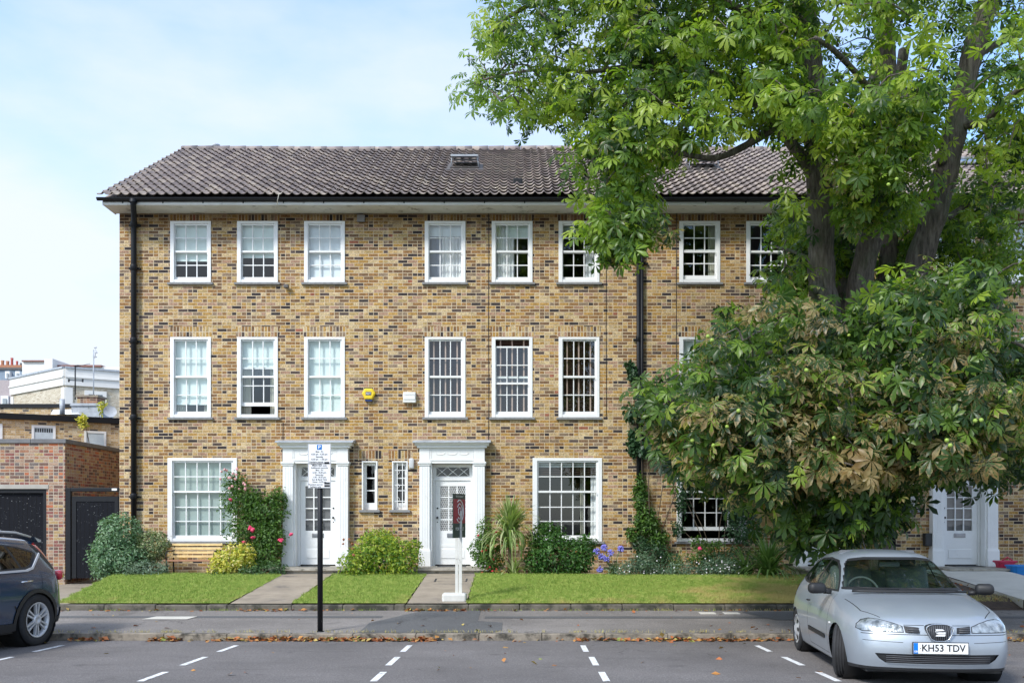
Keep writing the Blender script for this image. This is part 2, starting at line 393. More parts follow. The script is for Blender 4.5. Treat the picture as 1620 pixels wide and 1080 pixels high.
# bay lines
M['line']=simple('road_paint',(.80,.80,.80),.6,var=.1,scale=20,dirt=((.25,.25,.25),18,.54,.66))
def yD(y): return 1.445*F/(y-855.0)*1.0
for k in range(-2,3):
    X=-1.47+2.40*k
    g=empty('bay_line',(X,11.5,gz(11.5)))
    x_=['rear left edge','far left by the dark blue car','left of the parking sign','left of centre','right of centre','beside the silver car','x','x','x']
    if k in(-2,-1,0,1,2):
        lab={-2:'dashed white bay line beside the dark blue car',-1:'dashed white bay line to the left of the black parking post',0:'dashed white bay line in front of the estate agent board',1:'dashed white bay line in front of the big ground floor window',2:'dashed white bay line beside the silver car'}[k]
        tag(g,lab,'road marking','white dashed parking bay lines')
    else: tag(g,'dashed white bay line hidden beneath or beyond the silver car','road marking','white dashed parking bay lines')
    sk=0
    for D0,D1 in ((9.75,10.45),(11.0,11.8),(12.35,13.1)):
        mb=MB(); a=X-.035+random.uniform(-.01,.01); b=a+.075
        mb.quad((a,D0,gz(D0)+.004),(b,D0,gz(D0)+.004),(b+.01,D1,gz(D1)+.004),(a+.01,D1,gz(D1)+.004))
        mb.build('dash',M['line'],g)
# driveway / paths
mb=MB(); strip(mb,-5.02,-3.95,16.70,20.9,.022,8); mb.build('path',M['conc'],kind='structure')
mb=MB(); strip(mb,-1.90,-.86,16.70,20.9,.026,8); 
mb.build('path',M['conc'],kind='structure')
cov=MB(); D0,D1=19.3,19.75
for (a,b,c,d) in ((-1.66,-.98,D0,D0+.03),(-1.66,-.98,D1-.03,D1),(-1.66,-1.62,D0,D1),(-1.02,-.98,D0,D1)):
    cov.quad((a,c,gz(c)+.027),(b,c,gz(c)+.027),(b,d,gz(d)+.027),(a,d,gz(d)+.027))
cov.build('drain_cover',M['plastic'],label='rectangular recessed drain cover set in the path to the second door',cat='drain cover')
mb=MB(); strip(mb,8.95,10.6,16.64,20.95,.09,6); mb.quad((8.95,16.7,.1),(8.95,20.95,.3),(8.95,20.95,.66),(8.95,16.7,gz(16.7)+.09)); mb.quad((8.95,16.64,.1),(10.6,16.64,.1),(10.6,16.64,gz(16.64)+.09),(8.95,16.64,gz(16.64)+.09)); mb.build('path_slab',M['conc_pale'],kind='structure')
mb=MB(); mb.box(-6.12+.35,-5.1,15.95,16.25,.12,.176)
mb=MB()
x0,x1=(237-CX)*15.7/F,(307-CX)*15.7/F
mb.add([(x0,15.35,pv(15.35)+.010),(x1,15.35,pv(15.35)+.010),(x1+.05,15.72,pv(15.72)+.010),(x0+.1,15.72,pv(15.72)+.010)],[(0,1,2,3)])
mb.build('manhole_cover',M['conc_pale'],label='pale rectangular service cover in the pavement by the left lawn',cat='manhole cover')
for i,(px,py,lb) in enumerate(((1118,964,'left one of two small pale utility covers in the patched pavement'),(1156,966,'right one of two small pale utility covers in the patched pavement'))):
    mb=MB(); p=at(px,py,16.25); z=pv(16.25)+.012; mb.cbox(p.x-.13,p.x+.13,16.1,16.3,z-.02,z,.004)
    mb.build('utility_cover',M['conc_pale'],label=lb,cat='utility cover',group='small utility covers in the pavement')
# soil strip at the right under the tree
def soil_patch():
    mb=MB(); nx,ny=20,16; 
    for j in range(ny+1):
        for i in range(nx+1):
            x=6.6+(8.93-6.6)*i/nx; y=16.62+(20.9-16.62)*j/ny
            e_=min(1,max(0,(y-16.62)/.5)); mb.v.append((x,y,(1-e_)*.168+e_*(gz(max(y,16.8))+.04+.05*mnoise.noise(Vector((x*1.5,y*1.5,3))))))
    for j in range(ny):
        for i in range(nx): a=j*(nx+1)+i; mb.f.append((a,a+1,a+nx+2,a+nx+1)); mb.m.append(0); mb.sm.append(True)
    mb.build('bare_soil',M['soil'],kind='structure')
soil_patch()
# ---------- lawns: turf sheet + blades ----------
def lawn_mat():
    m,nt,b=mat0('lawn_turf')
    g,(x,y,z)=pos(nt)
    f=noise(nt,1.6,5,.65); f2=noise(nt,9,6,.75)
    c=ramp(nt,f2,[(.3,(.13,.22,.04)),(.46,(.26,.37,.07)),(.60,(.40,.47,.12)),(.75,(.58,.56,.25))])
    dry=((x-1.5).sm(0,4)*.30+f*1.05-((y-16.9)*.09)).sm(.50,.78)
    c=mix(nt,dry*.8,c,(.56,.44,.18))
    nt.links.new(c,b.inputs['Base Color']); b.inputs['Roughness'].default_value=.9; b.inputs['Specular IOR Level'].default_value=.2
    bump(nt,b,noise(nt,90,3,.7),.8,.02)
    return m
M['lawn']=lawn_mat()
def inpoly(x,y,P):
    r=np.zeros(np.shape(x),bool); n=len(P)
    for i in range(n):
        x0,y0=P[i]; x1,y1=P[(i+1)%n]
        c=((y0>y)!=(y1>y)) & (x < (x1-x0)*(y-y0)/((y1-y0) if y1!=y0 else 1e-9)+x0)
        r^=c
    return r
def blade_mesh(name,P3,h,w,mat,kind='stuff',label=None,cat='grass',loc=(0,0,0),lean=.5):
    n=len(P3); a=rng.uniform(0,2*PI,n); hh=h*rng.uniform(.5,1.2,n); ln=rng.normal(0,lean,(n,2))*hh[:,None]
    dx=np.cos(a)*w/2; dy=np.sin(a)*w/2
    v=np.empty((n,3,3)); v[:,0]=P3+np.c_[-dx,-dy,0*dx]; v[:,1]=P3+np.c_[dx,dy,0*dx]; v[:,2]=P3+np.c_[ln[:,0],ln[:,1],hh]
    return raw_mesh(name,v.reshape(-1,3)-np.array(loc),np.arange(n*3).reshape(-1,3),mat,loc,kind,label,cat)
def raw_mesh(name,v,f,mat,loc=(0,0,0),kind=None,label=None,cat=None,parent=None,col=None,smooth=False,group=None):
    me=bpy.data.meshes.new(name); n=len(v); k=f.shape[1]
    me.vertices.add(n); me.vertices.foreach_set('co',np.ascontiguousarray(v,dtype=np.float32).ravel())
    me.loops.add(f.size); me.loops.foreach_set('vertex_index',f.ravel().astype(np.int32))
    me.polygons.add(len(f)); me.polygons.foreach_set('loop_start',np.arange(0,f.size,k,dtype=np.int32))
    if smooth: me.polygons.foreach_set('use_smooth',np.ones(len(f),bool))
    me.update(calc_edges=True); me.validate()
    for m_ in (mat if isinstance(mat,(list,tuple)) else [mat]): me.materials.append(m_)
    if col is not None:
        at_=me.attributes.new('lv','FLOAT_COLOR','POINT'); at_.data.foreach_set('color',np.ascontiguousarray(col,dtype=np.float32).ravel())
    ob=bpy.data.objects.new(name,me); COL.objects.link(ob); ob.location=loc
    if parent is not None: ob.parent=parent
    tag(ob,label,cat,group,kind); return ob
LAWNS=[[(-8.08,16.70),(-5.05,16.70),(-5.0,20.3),(-7.6,20.55),(-8.6,20.2)],
       [(-3.93,16.70),(-1.93,16.70),(-1.92,20.3),(-2.6,20.5),(-3.9,20.4)],
       [(-.84,16.70),(6.75,16.70),(6.4,20.25),(3,20.2),(-.84,20.5)]]
allp=[]
for P in LAWNS:
    mb=MB(); ys_=np.linspace(16.70,20.5,12)
    for i in range(11):
        a,b=ys_[i],ys_[i+1]
        def xr(y):
            xs=[]
            for k in range(len(P)):
                (x0,y0),(x1,y1)=P[k],P[(k+1)%len(P)]
                if (y0-y)*(y1-y)<=0 and y0!=y1: xs.append(x0+(x1-x0)*(y-y0)/(y1-y0))
            return (min(xs),max(xs)) if xs else None
        ra,rb=xr(a+1e-4),xr(b-1e-3)
        if ra and rb: mb.quad((ra[0],a,gz(a)+.03),(ra[1],a,gz(a)+.03),(rb[1],b,gz(b)+.03),(rb[0],b,gz(b)+.03))
    mb.build('lawn',M['lawn'],kind='structure')
    x0=min(p[0] for p in P); x1=max(p[0] for p in P)
    n=int((x1-x0)*3.8*4200); X=rng.uniform(x0-.03,x1+.03,n); Y=rng.uniform(16.70,20.6,n)**1.0
    k=inpoly(X+.035*np.sin(Y*9)+rng.normal(0,.02,n),Y,P); X=X[k];Y=Y[k]; allp.append(np.c_[X,Y,.26+.081*(Y-16.75)+.028])
P3=np.concatenate(allp)
P3[:,2]=np.where(P3[:,1]>20.5,.56,P3[:,2])
blade_mesh('grass',P3,.045,.008,M['lawn'],label='short mown grass on the front lawns')
# ---------- fallen leaves ----------
M['litter']=None
def litter():
    m,nt,b=mat0('fallen_leaf'); a=nt.nodes.new('ShaderNodeAttribute'); a.attribute_name='lv'
    sp=nt.nodes.new('ShaderNodeSeparateColor'); nt.links.new(a.outputs['Color'],sp.inputs[0])
    c=ramp(nt,S(nt,sp.outputs[0]),[(0,(.42,.13,.035)),(.3,(.30,.09,.03)),(.55,(.50,.24,.06)),(.75,(.20,.09,.04)),(.92,(.48,.36,.10)),(1,(.20,.26,.05))])
    nt.links.new(c,b.inputs['Base Color']); b.inputs['Roughness'].default_value=.7; return m
M['litter']=litter()
def litter_pts():
    out=[]
    def clump(xa,xb,n,y0,sy):
        X=rng.uniform(xa,xb,n); Y=y0-np.abs(rng.normal(0,sy,n)); out.append(np.c_[X,Y])
    for px0,px1,n in ((115,175,60),(235,290,110),(330,440,170),(440,470,50),(470,590,300),(590,650,90),(650,690,110),(910,960,50),(960,1000,30),(1000,1060,60),(1060,1240,220),(1240,1262,20),(1580,1620,40),(300,1240,120)):
        clump((px0-CX)*KD/F,(px1-CX)*KD/F,n,KD-.01,.07)
    for px0,px1,n in ((372,460,60),(470,560,25),(640,735,130),(760,1240,90),(95,360,40)):
        clump((px0-CX)*16.55/F,(px1-CX)*16.55/F,n,16.58,.06)
    X=rng.uniform(-8,6,60); Y=rng.uniform(9,13.5,60); out.append(np.c_[X,Y])
    X=rng.uniform(2.5,9,60); Y=rng.uniform(9,16.5,60); out.append(np.c_[X,Y])
    X=rng.uniform(5.5,8.9,260); Y=rng.uniform(16.8,20,260); out.append(np.c_[X,Y])
    X=rng.uniform(-8,8,90); Y=rng.uniform(13.9,16.5,90); out.append(np.c_[X,Y])
    P=np.concatenate(out); P=P[rng.random(len(P))<.72]; z=np.array([pv(y) if 13.88<y<16.6 else gz(y)+(.05 if y>16.7 else 0) for y in P[:,1]])
    z[(P[:,1]<13.77)&(P[:,1]>13.5)]+=np.abs(rng.normal(0,.016,((P[:,1]<13.77)&(P[:,1]>13.5)).sum()))
    return np.c_[P,z+.008]
# ================= foliage machinery =================
def leaf_mat(name,cols,brown=None,trans=.38,rough=.45,dens=1):
    """cols: ramp over per-leaf random; vertex data lv = (random, brown amount, edge 0..1)"""
    m,nt,b=mat0(name); a=nt.nodes.new('ShaderNodeAttribute'); a.attribute_name='lv'
    sp=nt.nodes.new('ShaderNodeSeparateColor'); nt.links.new(a.outputs['Color'],sp.inputs[0])
    r=S(nt,sp.outputs[0]); bw=S(nt,sp.outputs[1]); ed=S(nt,sp.outputs[2])
    n=len(cols); c=ramp(nt,r,[(i/(n-1),cc) for i,cc in enumerate(cols)])
    if brown:
        nz=noise(nt,24,5,.75)
        k=(nz+ed*.20+bw*.55).sm(.86,1.0)
        c2=ramp(nt,noise(nt,5,3,.6),[(.35,brown[0]),(.65,brown[1])])
        c=mix(nt,k,c,c2)
    b.inputs['Roughness'].default_value=rough; b.inputs['Specular IOR Level'].default_value=.45
    nt.links.new(c,b.inputs['Base Color'])
    t=nt.nodes.new('ShaderNodeBsdfTranslucent'); tc_=mix(nt,1.0,c,(1.5,1.6,.75),'MULTIPLY'); nt.links.new(tc_,t.inputs[0])
    ms=nt.nodes.new('ShaderNodeMixShader'); ms.inputs[0].default_value=trans
    nt.links.new(b.outputs[0],ms.inputs[1]); nt.links.new(t.outputs[0],ms.inputs[2]); nt.links.new(ms.outputs[0],nt.nodes['Material Output'].inputs[0]); return m
def t_leaf(wid=.22,bend=.15):
    v=[(0,0,0),(.5,wid,.04),(.5,0,-.02),(.5,-wid,.04),(1,0,-bend)]
    f=[(0,2,1,0),(0,3,2,0)]
    return np.array(v,float),np.array([(0,2,4,1),(0,3,4,2)]),np.array([0,1,.2,1,.8])
def t_palm(nl=6,seed=0):
    r=np.random.default_rng(seed); V=[];Fc=[];E=[]
    angs=np.linspace(-2.0,2.0,nl)+r.normal(0,.08,nl)
    for i,a in enumerate(angs):
        L_=1.0-.32*abs(a)/2.0+r.normal(0,.05); w=.17*L_; dr=.26+.16*abs(r.normal()); b=len(V)
        for (x,y,e) in ((0.04,0,0),(.42,.55,.7),(.42,0,.1),(.42,-.55,.7),(.72,1.0,1),(.74,0,.25),(.72,-1.0,1),(1.0,0,1)):
            X=x*L_; Y=y*w; Z=-dr*x*x*L_+ (abs(y)*.045*L_)
            V.append((X*math.cos(a)-Y*math.sin(a),X*math.sin(a)+Y*math.cos(a),Z)); E.append(e)
        Fc+= [(b,b+2,b+1,b+1),(b,b+3,b+2,b+2),(b+1,b+2,b+5,b+4),(b+2,b+3,b+6,b+5),(b+4,b+5,b+7,b+7),(b+5,b+6,b+7,b+7)]
    return np.array(V),Fc,np.array(E)
def tri(F4):
    o=[]
    for f in F4:
        f=list(dict.fromkeys(f)); o.append((f[0],f[1],f[2])); 
        if len(f)==4: o.append((f[0],f[2],f[3]))
    return np.array(o)
LEAF=t_leaf(); LEAF=(LEAF[0],tri(LEAF[1]),LEAF[2])
THIN=t_leaf(.10,.25); THIN=(THIN[0],tri(THIN[1]),THIN[2])
ROUND=t_leaf(.36,.1); ROUND=(ROUND[0],tri(ROUND[1]),ROUND[2])
PALMS=[(lambda t:(t[0],tri(t[1]),t[2]))(t_palm(n,s)) for n,s in ((7,1),(6,2),(7,3),(5,4))]
def unit(a): return a/np.maximum(np.linalg.norm(a,axis=1,keepdims=True),1e-9)
def scatter(tmpl,P,Nn,Dd,size,rnd=None,brown=None):
    "instances of a leaf template -> verts, faces, colours"
    T,Fc,E=tmpl; n=len(P); z=unit(Nn); x=Dd-(Dd*z).sum(1,keepdims=True)*z; x=unit(x+1e-4); y=np.cross(z,x)
    B=np.stack([x,y,z],1)*size[:,None,None]     # n,3,3 rows are axes
    V=np.einsum('kj,njc->nkc',T,B)+P[:,None,:]
    k=len(T); Fa=(Fc[None]+ (np.arange(n)*k)[:,None,None]).reshape(-1,3)
    if rnd is None: rnd=rng.random(n)
    if brown is None: brown=np.zeros(n)
    C=np.empty((n,k,4)); C[:,:,0]=rnd[:,None]; C[:,:,1]=brown[:,None]; C[:,:,2]=E[None]; C[:,:,3]=1
    return V.reshape(-1,3),Fa,C.reshape(-1,4)
def join(parts):
    V=[];Fa=[];C=[];b=0
    for v,f,c in parts: V.append(v); Fa.append(f+b); C.append(c); b+=len(v)
    return np.concatenate(V),np.concatenate(Fa),np.concatenate(C)
def blob_pts(blobs,n,inner=.55,lump=.22,flat_bottom=None):
    "points in the outer shells of several ellipsoids: (centre, radii)"
    vol=np.array([b[1][0]*b[1][2] for b in blobs]); vol=vol/vol.sum()
    Ps=[];Ns=[]
    for (c,r),w in zip(blobs,vol):
        k=max(8,int(n*w)); d=unit(rng.normal(size=(k,3)))
        lum=np.array([mnoise.noise(Vector((dd*2.3+np.array(c)).tolist())) for dd in d])*lump*2+1+rng.normal(0,.05,k)
        rad=(inner+(1-inner)*rng.random(k)**.6)*lum
        Ps.append(np.array(c)+d*np.array(r)*rad[:,None]); Ns.append(d/np.array(r))
    return np.concatenate(Ps),unit(np.concatenate(Ns))
def shrub(name,blobs,n,size,mat,label,cat='shrub',tmpl=None,base=None,up=.5,jit=.6,inner=.5,lump=.22,flowers=None,stems=8,group=None,droop=0,clipz=None,clipy=21.78):
    cx=np.mean([b[0][0] for b in blobs]); cy=np.mean([b[0][1] for b in blobs]); z0=base if base is not None else min(b[0][2]-b[1][2] for b in blobs)
    loc=(cx,cy,z0)
    root=empty(name,loc,label,cat,group)
    P,N=blob_pts(blobs,n,inner,lump)
    k=(P[:,2]>(z0+.02 if clipz is None else clipz))&(P[:,1]<clipy); P=P[k];N=N[k]
    Nn=unit(N+np.array([0,0,up])+rng.normal(0,jit,P.shape)); Dd=unit(N+rng.normal(0,.7,P.shape)+np.array([0,0,.25-droop]))
    v,f,c=scatter(tmpl or LEAF,P-np.array(loc),Nn,Dd,size*rng.uniform(.6,1.25,len(P)))
    raw_mesh('foliage',v,f,mat,parent=root,col=c)
    mb=MB()
    for i in range(stems):
        b_=blobs[i%len(blobs)]; tip=Vector(b_[0])+Vector((random.uniform(-.6,.6)*b_[1][0],random.uniform(-.5,.5)*b_[1][1],random.uniform(0,.6)*b_[1][2]))
        s0=Vector((cx+random.uniform(-.12,.12),cy+random.uniform(-.05,.05),z0-.02)); mid=(s0+tip)/2+Vector((random.uniform(-.1,.1),random.uniform(-.05,.05),.05))
        if tip.z>s0.z+.05: mb.tube([s0,mid,tip],[.014,.010,.004],5)
    if mb.v: mb.build('stem',M['twig'],root)
    if flowers:
        fm,pts,fs=flowers
        for p in pts:
            fl=MB(); p=Vector(p)
            for q in range(3):
                bm=bmesh.new(); bmesh.ops.create_icosphere(bm,subdivisions=1,radius=fs*(1-.25*q))
                for vv in bm.verts: vv.co=Vector((vv.co.x*(1+random.uniform(-.3,.3)),vv.co.y,vv.co.z*.8*(1+random.uniform(-.3,.3))))+p+Vector((random.uniform(-.4,.4),random.uniform(-.4,.2),random.uniform(-.4,.4)))*fs
                fl.bm(bm)
            fl.build('flower',fm,root)
    return root
M['twig']=simple('twig_bark',(.10,.075,.05),.9,var=.3)
def bark():
    m,nt,b=mat0('chestnut_bark')
    f=noise(nt,9,7,.7,stretch=(2.2,2.2,.35)); g=noise(nt,1.5,4,.6)
    c=ramp(nt,f,[(.32,(.045,.037,.032)),(.5,(.14,.115,.10)),(.7,(.27,.235,.20))])
    c=mix(nt,g.sm(.5,.72)*.5,c,(.10,.13,.06))
    nt.links.new(c,b.inputs['Base Color']); b.inputs['Roughness'].default_value=.9; bump(nt,b,f,1.0,.05); return m
M['bark']=bark()
G=lambda *a:a
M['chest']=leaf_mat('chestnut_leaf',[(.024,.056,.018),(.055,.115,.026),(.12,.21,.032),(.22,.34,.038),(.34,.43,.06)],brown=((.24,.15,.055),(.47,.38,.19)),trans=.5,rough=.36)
M['shrub_dark']=leaf_mat('dark_green_leaf',[(.03,.075,.025),(.06,.13,.04),(.11,.20,.07)],trans=.25)
M['shrub_grey']=leaf_mat('grey_green_leaf',[(.10,.16,.10),(.16,.23,.15),(.24,.32,.24)],trans=.2,rough=.6)
M['shrub_mid']=leaf_mat('mid_green_leaf',[(.04,.10,.02),(.08,.17,.03),(.13,.24,.04)],trans=.35)
M['shrub_bright']=leaf_mat('bright_green_leaf',[(.05,.12,.02),(.14,.27,.03),(.34,.44,.05),(.48,.50,.07)],trans=.35)
M['shrub_yellow']=leaf_mat('golden_leaf',[(.14,.24,.03),(.50,.50,.06),(.75,.66,.12),(.75,.68,.33)],trans=.3)
M['shrub_varieg']=leaf_mat('variegated_leaf',[(.07,.14,.05),(.14,.22,.08),(.42,.44,.26),(.26,.33,.12)],trans=.2)
M['ivy']=leaf_mat('climber_leaf',[(.02,.055,.025),(.035,.09,.035),(.06,.13,.05)],trans=.25)
M['strap']=leaf_mat('strap_leaf',[(.06,.13,.03),(.11,.20,.05),(.16,.26,.08)],trans=.3)
M['straps_pale']=leaf_mat('pale_strap_leaf',[(.13,.22,.05),(.28,.37,.13),(.50,.53,.28)],trans=.3)
M['pink']=simple('pink_petal',(.70,.05,.14),.6,var=.3,scale=20)
M['palepink']=simple('pale_pink_petal',(.72,.38,.38),.6,var=.3,scale=20)
M['red']=simple('red_petal',(.60,.04,.05),.6,var=.3,scale=20)
M['blueflower']=simple('blue_petal',(.26,.25,.72),.6,var=.3,scale=20)
M['whitepetal']=simple('white_petal',(.8,.75,.8),.6)
# fallen leaves now that the scatterer exists
P=litter_pts(); n=len(P)
v,f,c=scatter(ROUND,P,unit(np.c_[rng.normal(0,.45,(n,2)),np.ones(n)]),unit(rng.normal(size=(n,3))),rng.uniform(.04,.11,n))
raw_mesh('leaf_litter',v,f,M['litter'],kind='stuff',label='orange and brown fallen leaves along the kerb and garden edge',cat='fallen leaves',col=c)
# ================= the horse chestnut =================
def chestnut():
    D0=16.6; base=at(1372,900,D0); base.z=gz(D0)+.02
    root=empty('chestnut_tree',base,'large horse chestnut with several leaning trunks and browning lower leaves behind the silver car','tree')
    limbs=[]
    def limb(pts,r0,r1,n=10,name='limb'):
        P=[at(*p) for p in pts]; 
        Q=[]                                   # Catmull-Rom smoothing
        for i in range(len(P)-1):
            p0=P[max(i-1,0)];p1=P[i];p2=P[i+1];p3=P[min(i+2,len(P)-1)]
            for k in range(5):
                t=k/5; Q.append(.5*((2*p1)+(p2-p0)*t+(2*p0-5*p1+4*p2-p3)*t*t+(3*p1-p0-3*p2+p3)*t**3))
        Q.append(P[-1]); m=len(Q)
        rad=[(r0+(r1-r0)*(i/(m-1))**.8)*(1+.06*math.sin(i*1.7+r0*40)) for i in range(m)]
        limbs.append((Q,rad,n)); return Q
    limb([(1372,900,16.6),(1368,800,16.6),(1362,700,16.6),(1352,600,16.55),(1345,540,16.5)],.46,.34,14)
    limb([(1356,620,16.55),(1325,545,16.4),(1303,470,16.2),(1299,400,16.1),(1297,300,16.0),(1292,200,15.9),(1283,100,15.8),(1272,0,15.7),(1262,-120,15.6)],.26,.17,14)
    limb([(1352,600,16.6),(1352,520,16.4),(1362,440,16.2),(1382,360,16.1),(1398,300,16.2),(1410,220,16.3),(1406,120,16.4),(1398,0,16.5),(1390,-120,16.6)],.25,.11,12)
    limb([(1352,600,16.7),(1340,500,17.0),(1338,400,17.3),(1350,300,17.5),(1372,200,17.6),(1390,80,17.8)],.18,.10,10)
    limb([(1356,600,16.8),(1390,520,17.0),(1403,420,17.2),(1412,330,17.4),(1412,220,17.6),(1430,80,17.8)],.20,.10,10)
    limb([(1360,640,16.6),(1400,560,16.5),(1440,450,16.4),(1468,370,16.3),(1492,290,16.2),(1512,200,16.1),(1532,110,16.0),(1562,10,15.9),(1590,-90,15.8)],.26,.16,14)
    # side limbs
    SL=[([(1296,290,16.0),(1262,240,15.8),(1228,200,15.6),(1200,165,15.4),(1150,130,15.2),(1080,100,15.0),(1000,105,15.0),(930,115,15.2)],.11,.035),
        ([(1285,120,15.8),(1240,60,15.5),(1180,20,15.3),(1100,-10,15.2),(1000,-20,15.2),(880,-10,15.5),(800,30,15.8)],.10,.03),
        ([(1228,200,15.6),(1180,230,15.4),(1130,250,15.2),(1060,240,15.0),(1000,235,14.8),(960,280,14.6),(1000,340,14.6)],.07,.02),
        ([(930,115,15.2),(860,110,15.5),(790,120,15.8),(740,135,16.0)],.035,.012),
        ([(1080,100,15.0),(1020,160,14.8),(960,210,14.6),(930,300,14.4),(985,370,14.2)],.05,.015),
        ([(1410,220,16.3),(1380,150,15.5),(1330,90,14.6),(1290,60,13.8)],.08,.03),
        ([(1512,200,16.1),(1560,190,15.6),(1600,150,15.0),(1660,120,14.5)],.08,.03),
        ([(1540,90,16.0),(1600,60,16.4),(1680,40,17.0)],.08,.03),
        ([(1468,370,16.3),(1520,330,16.8),(1570,300,17.4),(1620,290,18.0)],.07,.03),
        ([(1299,420,16.1),(1260,400,16.8),(1225,390,17.6)],.05,.02),
        ([(1352,600,16.5),(1290,560,15.4),(1220,560,14.4),(1130,600,13.8),(1050,640,13.6)],.10,.02),
        ([(1352,620,16.5),(1300,620,14.8),(1240,650,13.4),(1150,700,12.8),(1100,730,12.6)],.09,.02),
        ([(1360,640,16.5),(1360,600,14.8),(1350,620,13.2),(1340,690,12.2)],.08,.02),
        ([(1372,640,16.5),(1430,590,15.2),(1480,600,13.8),(1520,660,12.8),(1540,730,12.4)],.09,.02),
        ([(1372,620,16.5),(1450,540,15.8),(1520,520,15.0),(1600,540,14.4),(1680,580,14.0)],.09,.02),
        ([(1366,700,16.6),(1330,720,15.0),(1270,770,13.8),(1220,820,13.4)],.07,.02),
        ([(1366,700,16.6),(1400,740,15.2),(1420,790,14.0)],.06,.02),
        ([(1398,0,16.5),(1450,-60,15.5),(1500,-100,14.5)],.08,.03),
        ([(1262,-60,15.6),(1180,-120,15),(1050,-160,14.8),(920,-160,15)],.09,.03)]
    for p,a,b in SL: limb(p,a,b,8)
    mb=MB()
    for Q,rad,n in limbs[:6]: mb.tube(Q,rad,n)
    # knots low on the left stem
    for (px,py,D,r) in ((1290,452,15.93,.12),(1304,468,15.92,.12),(1490,250,16.0,.09)):
        c=at(px,py,D); bm=bmesh.new(); bmesh.ops.create_icosphere(bm,subdivisions=3,radius=r)
        for v in bm.verts: v.co=Vector((v.co.x,v.co.y*.8,v.co.z*1.25))*(1-.35*max(0,1-((v.co.x/r)**2+(v.co.z/r)**2)*6)*(v.co.y<0))+c
        mb.bm(bm,smooth=True)
    mb.build('trunk',M['bark'],root)
    mb=MB()
    for Q,rad,n in limbs[6:]: mb.tube(Q,rad,n)
    mb.build('branch',M['bark'],root)
    lp=np.array([list(q) for Q,_,_ in limbs for q in Q]) 
    # leaf-cluster centres: (outline in the photograph, depth range, number, leaf size, browning)
    zones=[
     ([(738,120),(765,60),(770,0),(760,-120),(900,-200),(1000,-200),(1000,120),(985,230),(930,225),(880,190),(850,190),(780,178),(750,165)],14.0,16.8,200,.175,.0),
     ([(985,-200),(1250,-220),(1250,120),(1240,190),(1180,200),(1130,208),(1080,232),(1040,275),(1000,280),(960,250),(985,150)],13.6,17.0,280,.205,.05),
     ([(925,215),(1000,200),(1020,260),(1025,320),(1010,350),(980,355),(950,345),(930,320),(915,280),(915,240)],13.9,15.2,30,.19,.04),
     ([(975,375),(1020,370),(1050,380),(1045,352),(1030,345),(965,350)],14.0,14.6,8,.22,.04),
     ([(925,345),(1000,330),(1000,395),(945,385)],14.0,14.8,14,.22,.03),
     ([(1250,-220),(1700,-220),(1760,60),(1700,240),(1560,190),(1500,140),(1430,230),(1330,230),(1240,210)],13.2,17.6,270,.21,.08),
     ([(1235,120),(1290,120),(1290,230),(1235,215)],15.0,17,10,.23,.06),
     ([(1320,150),(1490,130),(1475,300),(1440,320),(1370,300),(1325,300)],13.9,15.6,78,.21,.20),
     ([(1530,150),(1720,150),(1760,420),(1620,440),(1575,380),(1545,270)],14.4,18.0,66,.20,.06),
     ([(1235,335),(1295,310),(1290,430),(1250,440),(1240,400),(1230,370)],16.8,18.6,26,.21,.0),
     ([(1318,330),(1345,300),(1350,470),(1318,470)],16.9,18.6,22,.21,.0),
     ([(1410,330),(1470,330),(1440,440),(1405,450)],16.9,18.6,24,.21,.0),
     ([(1500,300),(1580,280),(1600,430),(1540,470),(1470,440),(1480,380)],16.4,18.6,44,.21,.0),
     # lower hanging skirt
     ([(1285,485),(1170,472),(1120,510),(1095,570),(1030,618),(1025,668),(1070,700),(1085,740),(1150,770),(1195,800),(1235,838),(1390,835),(1440,775),(1500,750),(1580,740),(1760,710),(1760,570),(1620,540),(1560,480),(1490,465),(1430,490),(1385,570),(1335,565)],12.6,16.4,430,.225,.25),
     ([(1150,610),(1250,570),(1330,600),(1480,600),(1600,620),(1600,700),(1480,735),(1380,790),(1270,800),(1180,750),(1095,715),(1085,665)],11.9,13.0,120,.245,.46),
     ([(1235,770),(1400,770),(1390,840),(1260,840)],13.2,16.2,80,.23,.2),
     ([(1430,560),(1620,560),(1620,720),(1480,735)],14.2,16.6,80,.23,.12),
     ([(1270,455),(1340,470),(1420,440),(1560,430),(1600,470),(1600,520),(1420,540),(1380,560),(1300,540),(1250,500)],13.2,15.4,46,.22,.12),
     ([(1225,440),(1290,400),(1290,470),(1225,465)],15.6,17.4,10,.21,.05),
     ([(1235,250),(1290,240),(1290,330),(1245,330)],14.6,16.0,7,.21,.05),
     ([(1330,300),(1425,290),(1410,350),(1345,350)],14.4,15.4,10,.21,.2),
     ([(1245,310),(1295,300),(1295,430),(1260,430)],15.0,17.0,12,.21,.02)]
    parts=[];tw=MB();conk=[];cent=[]
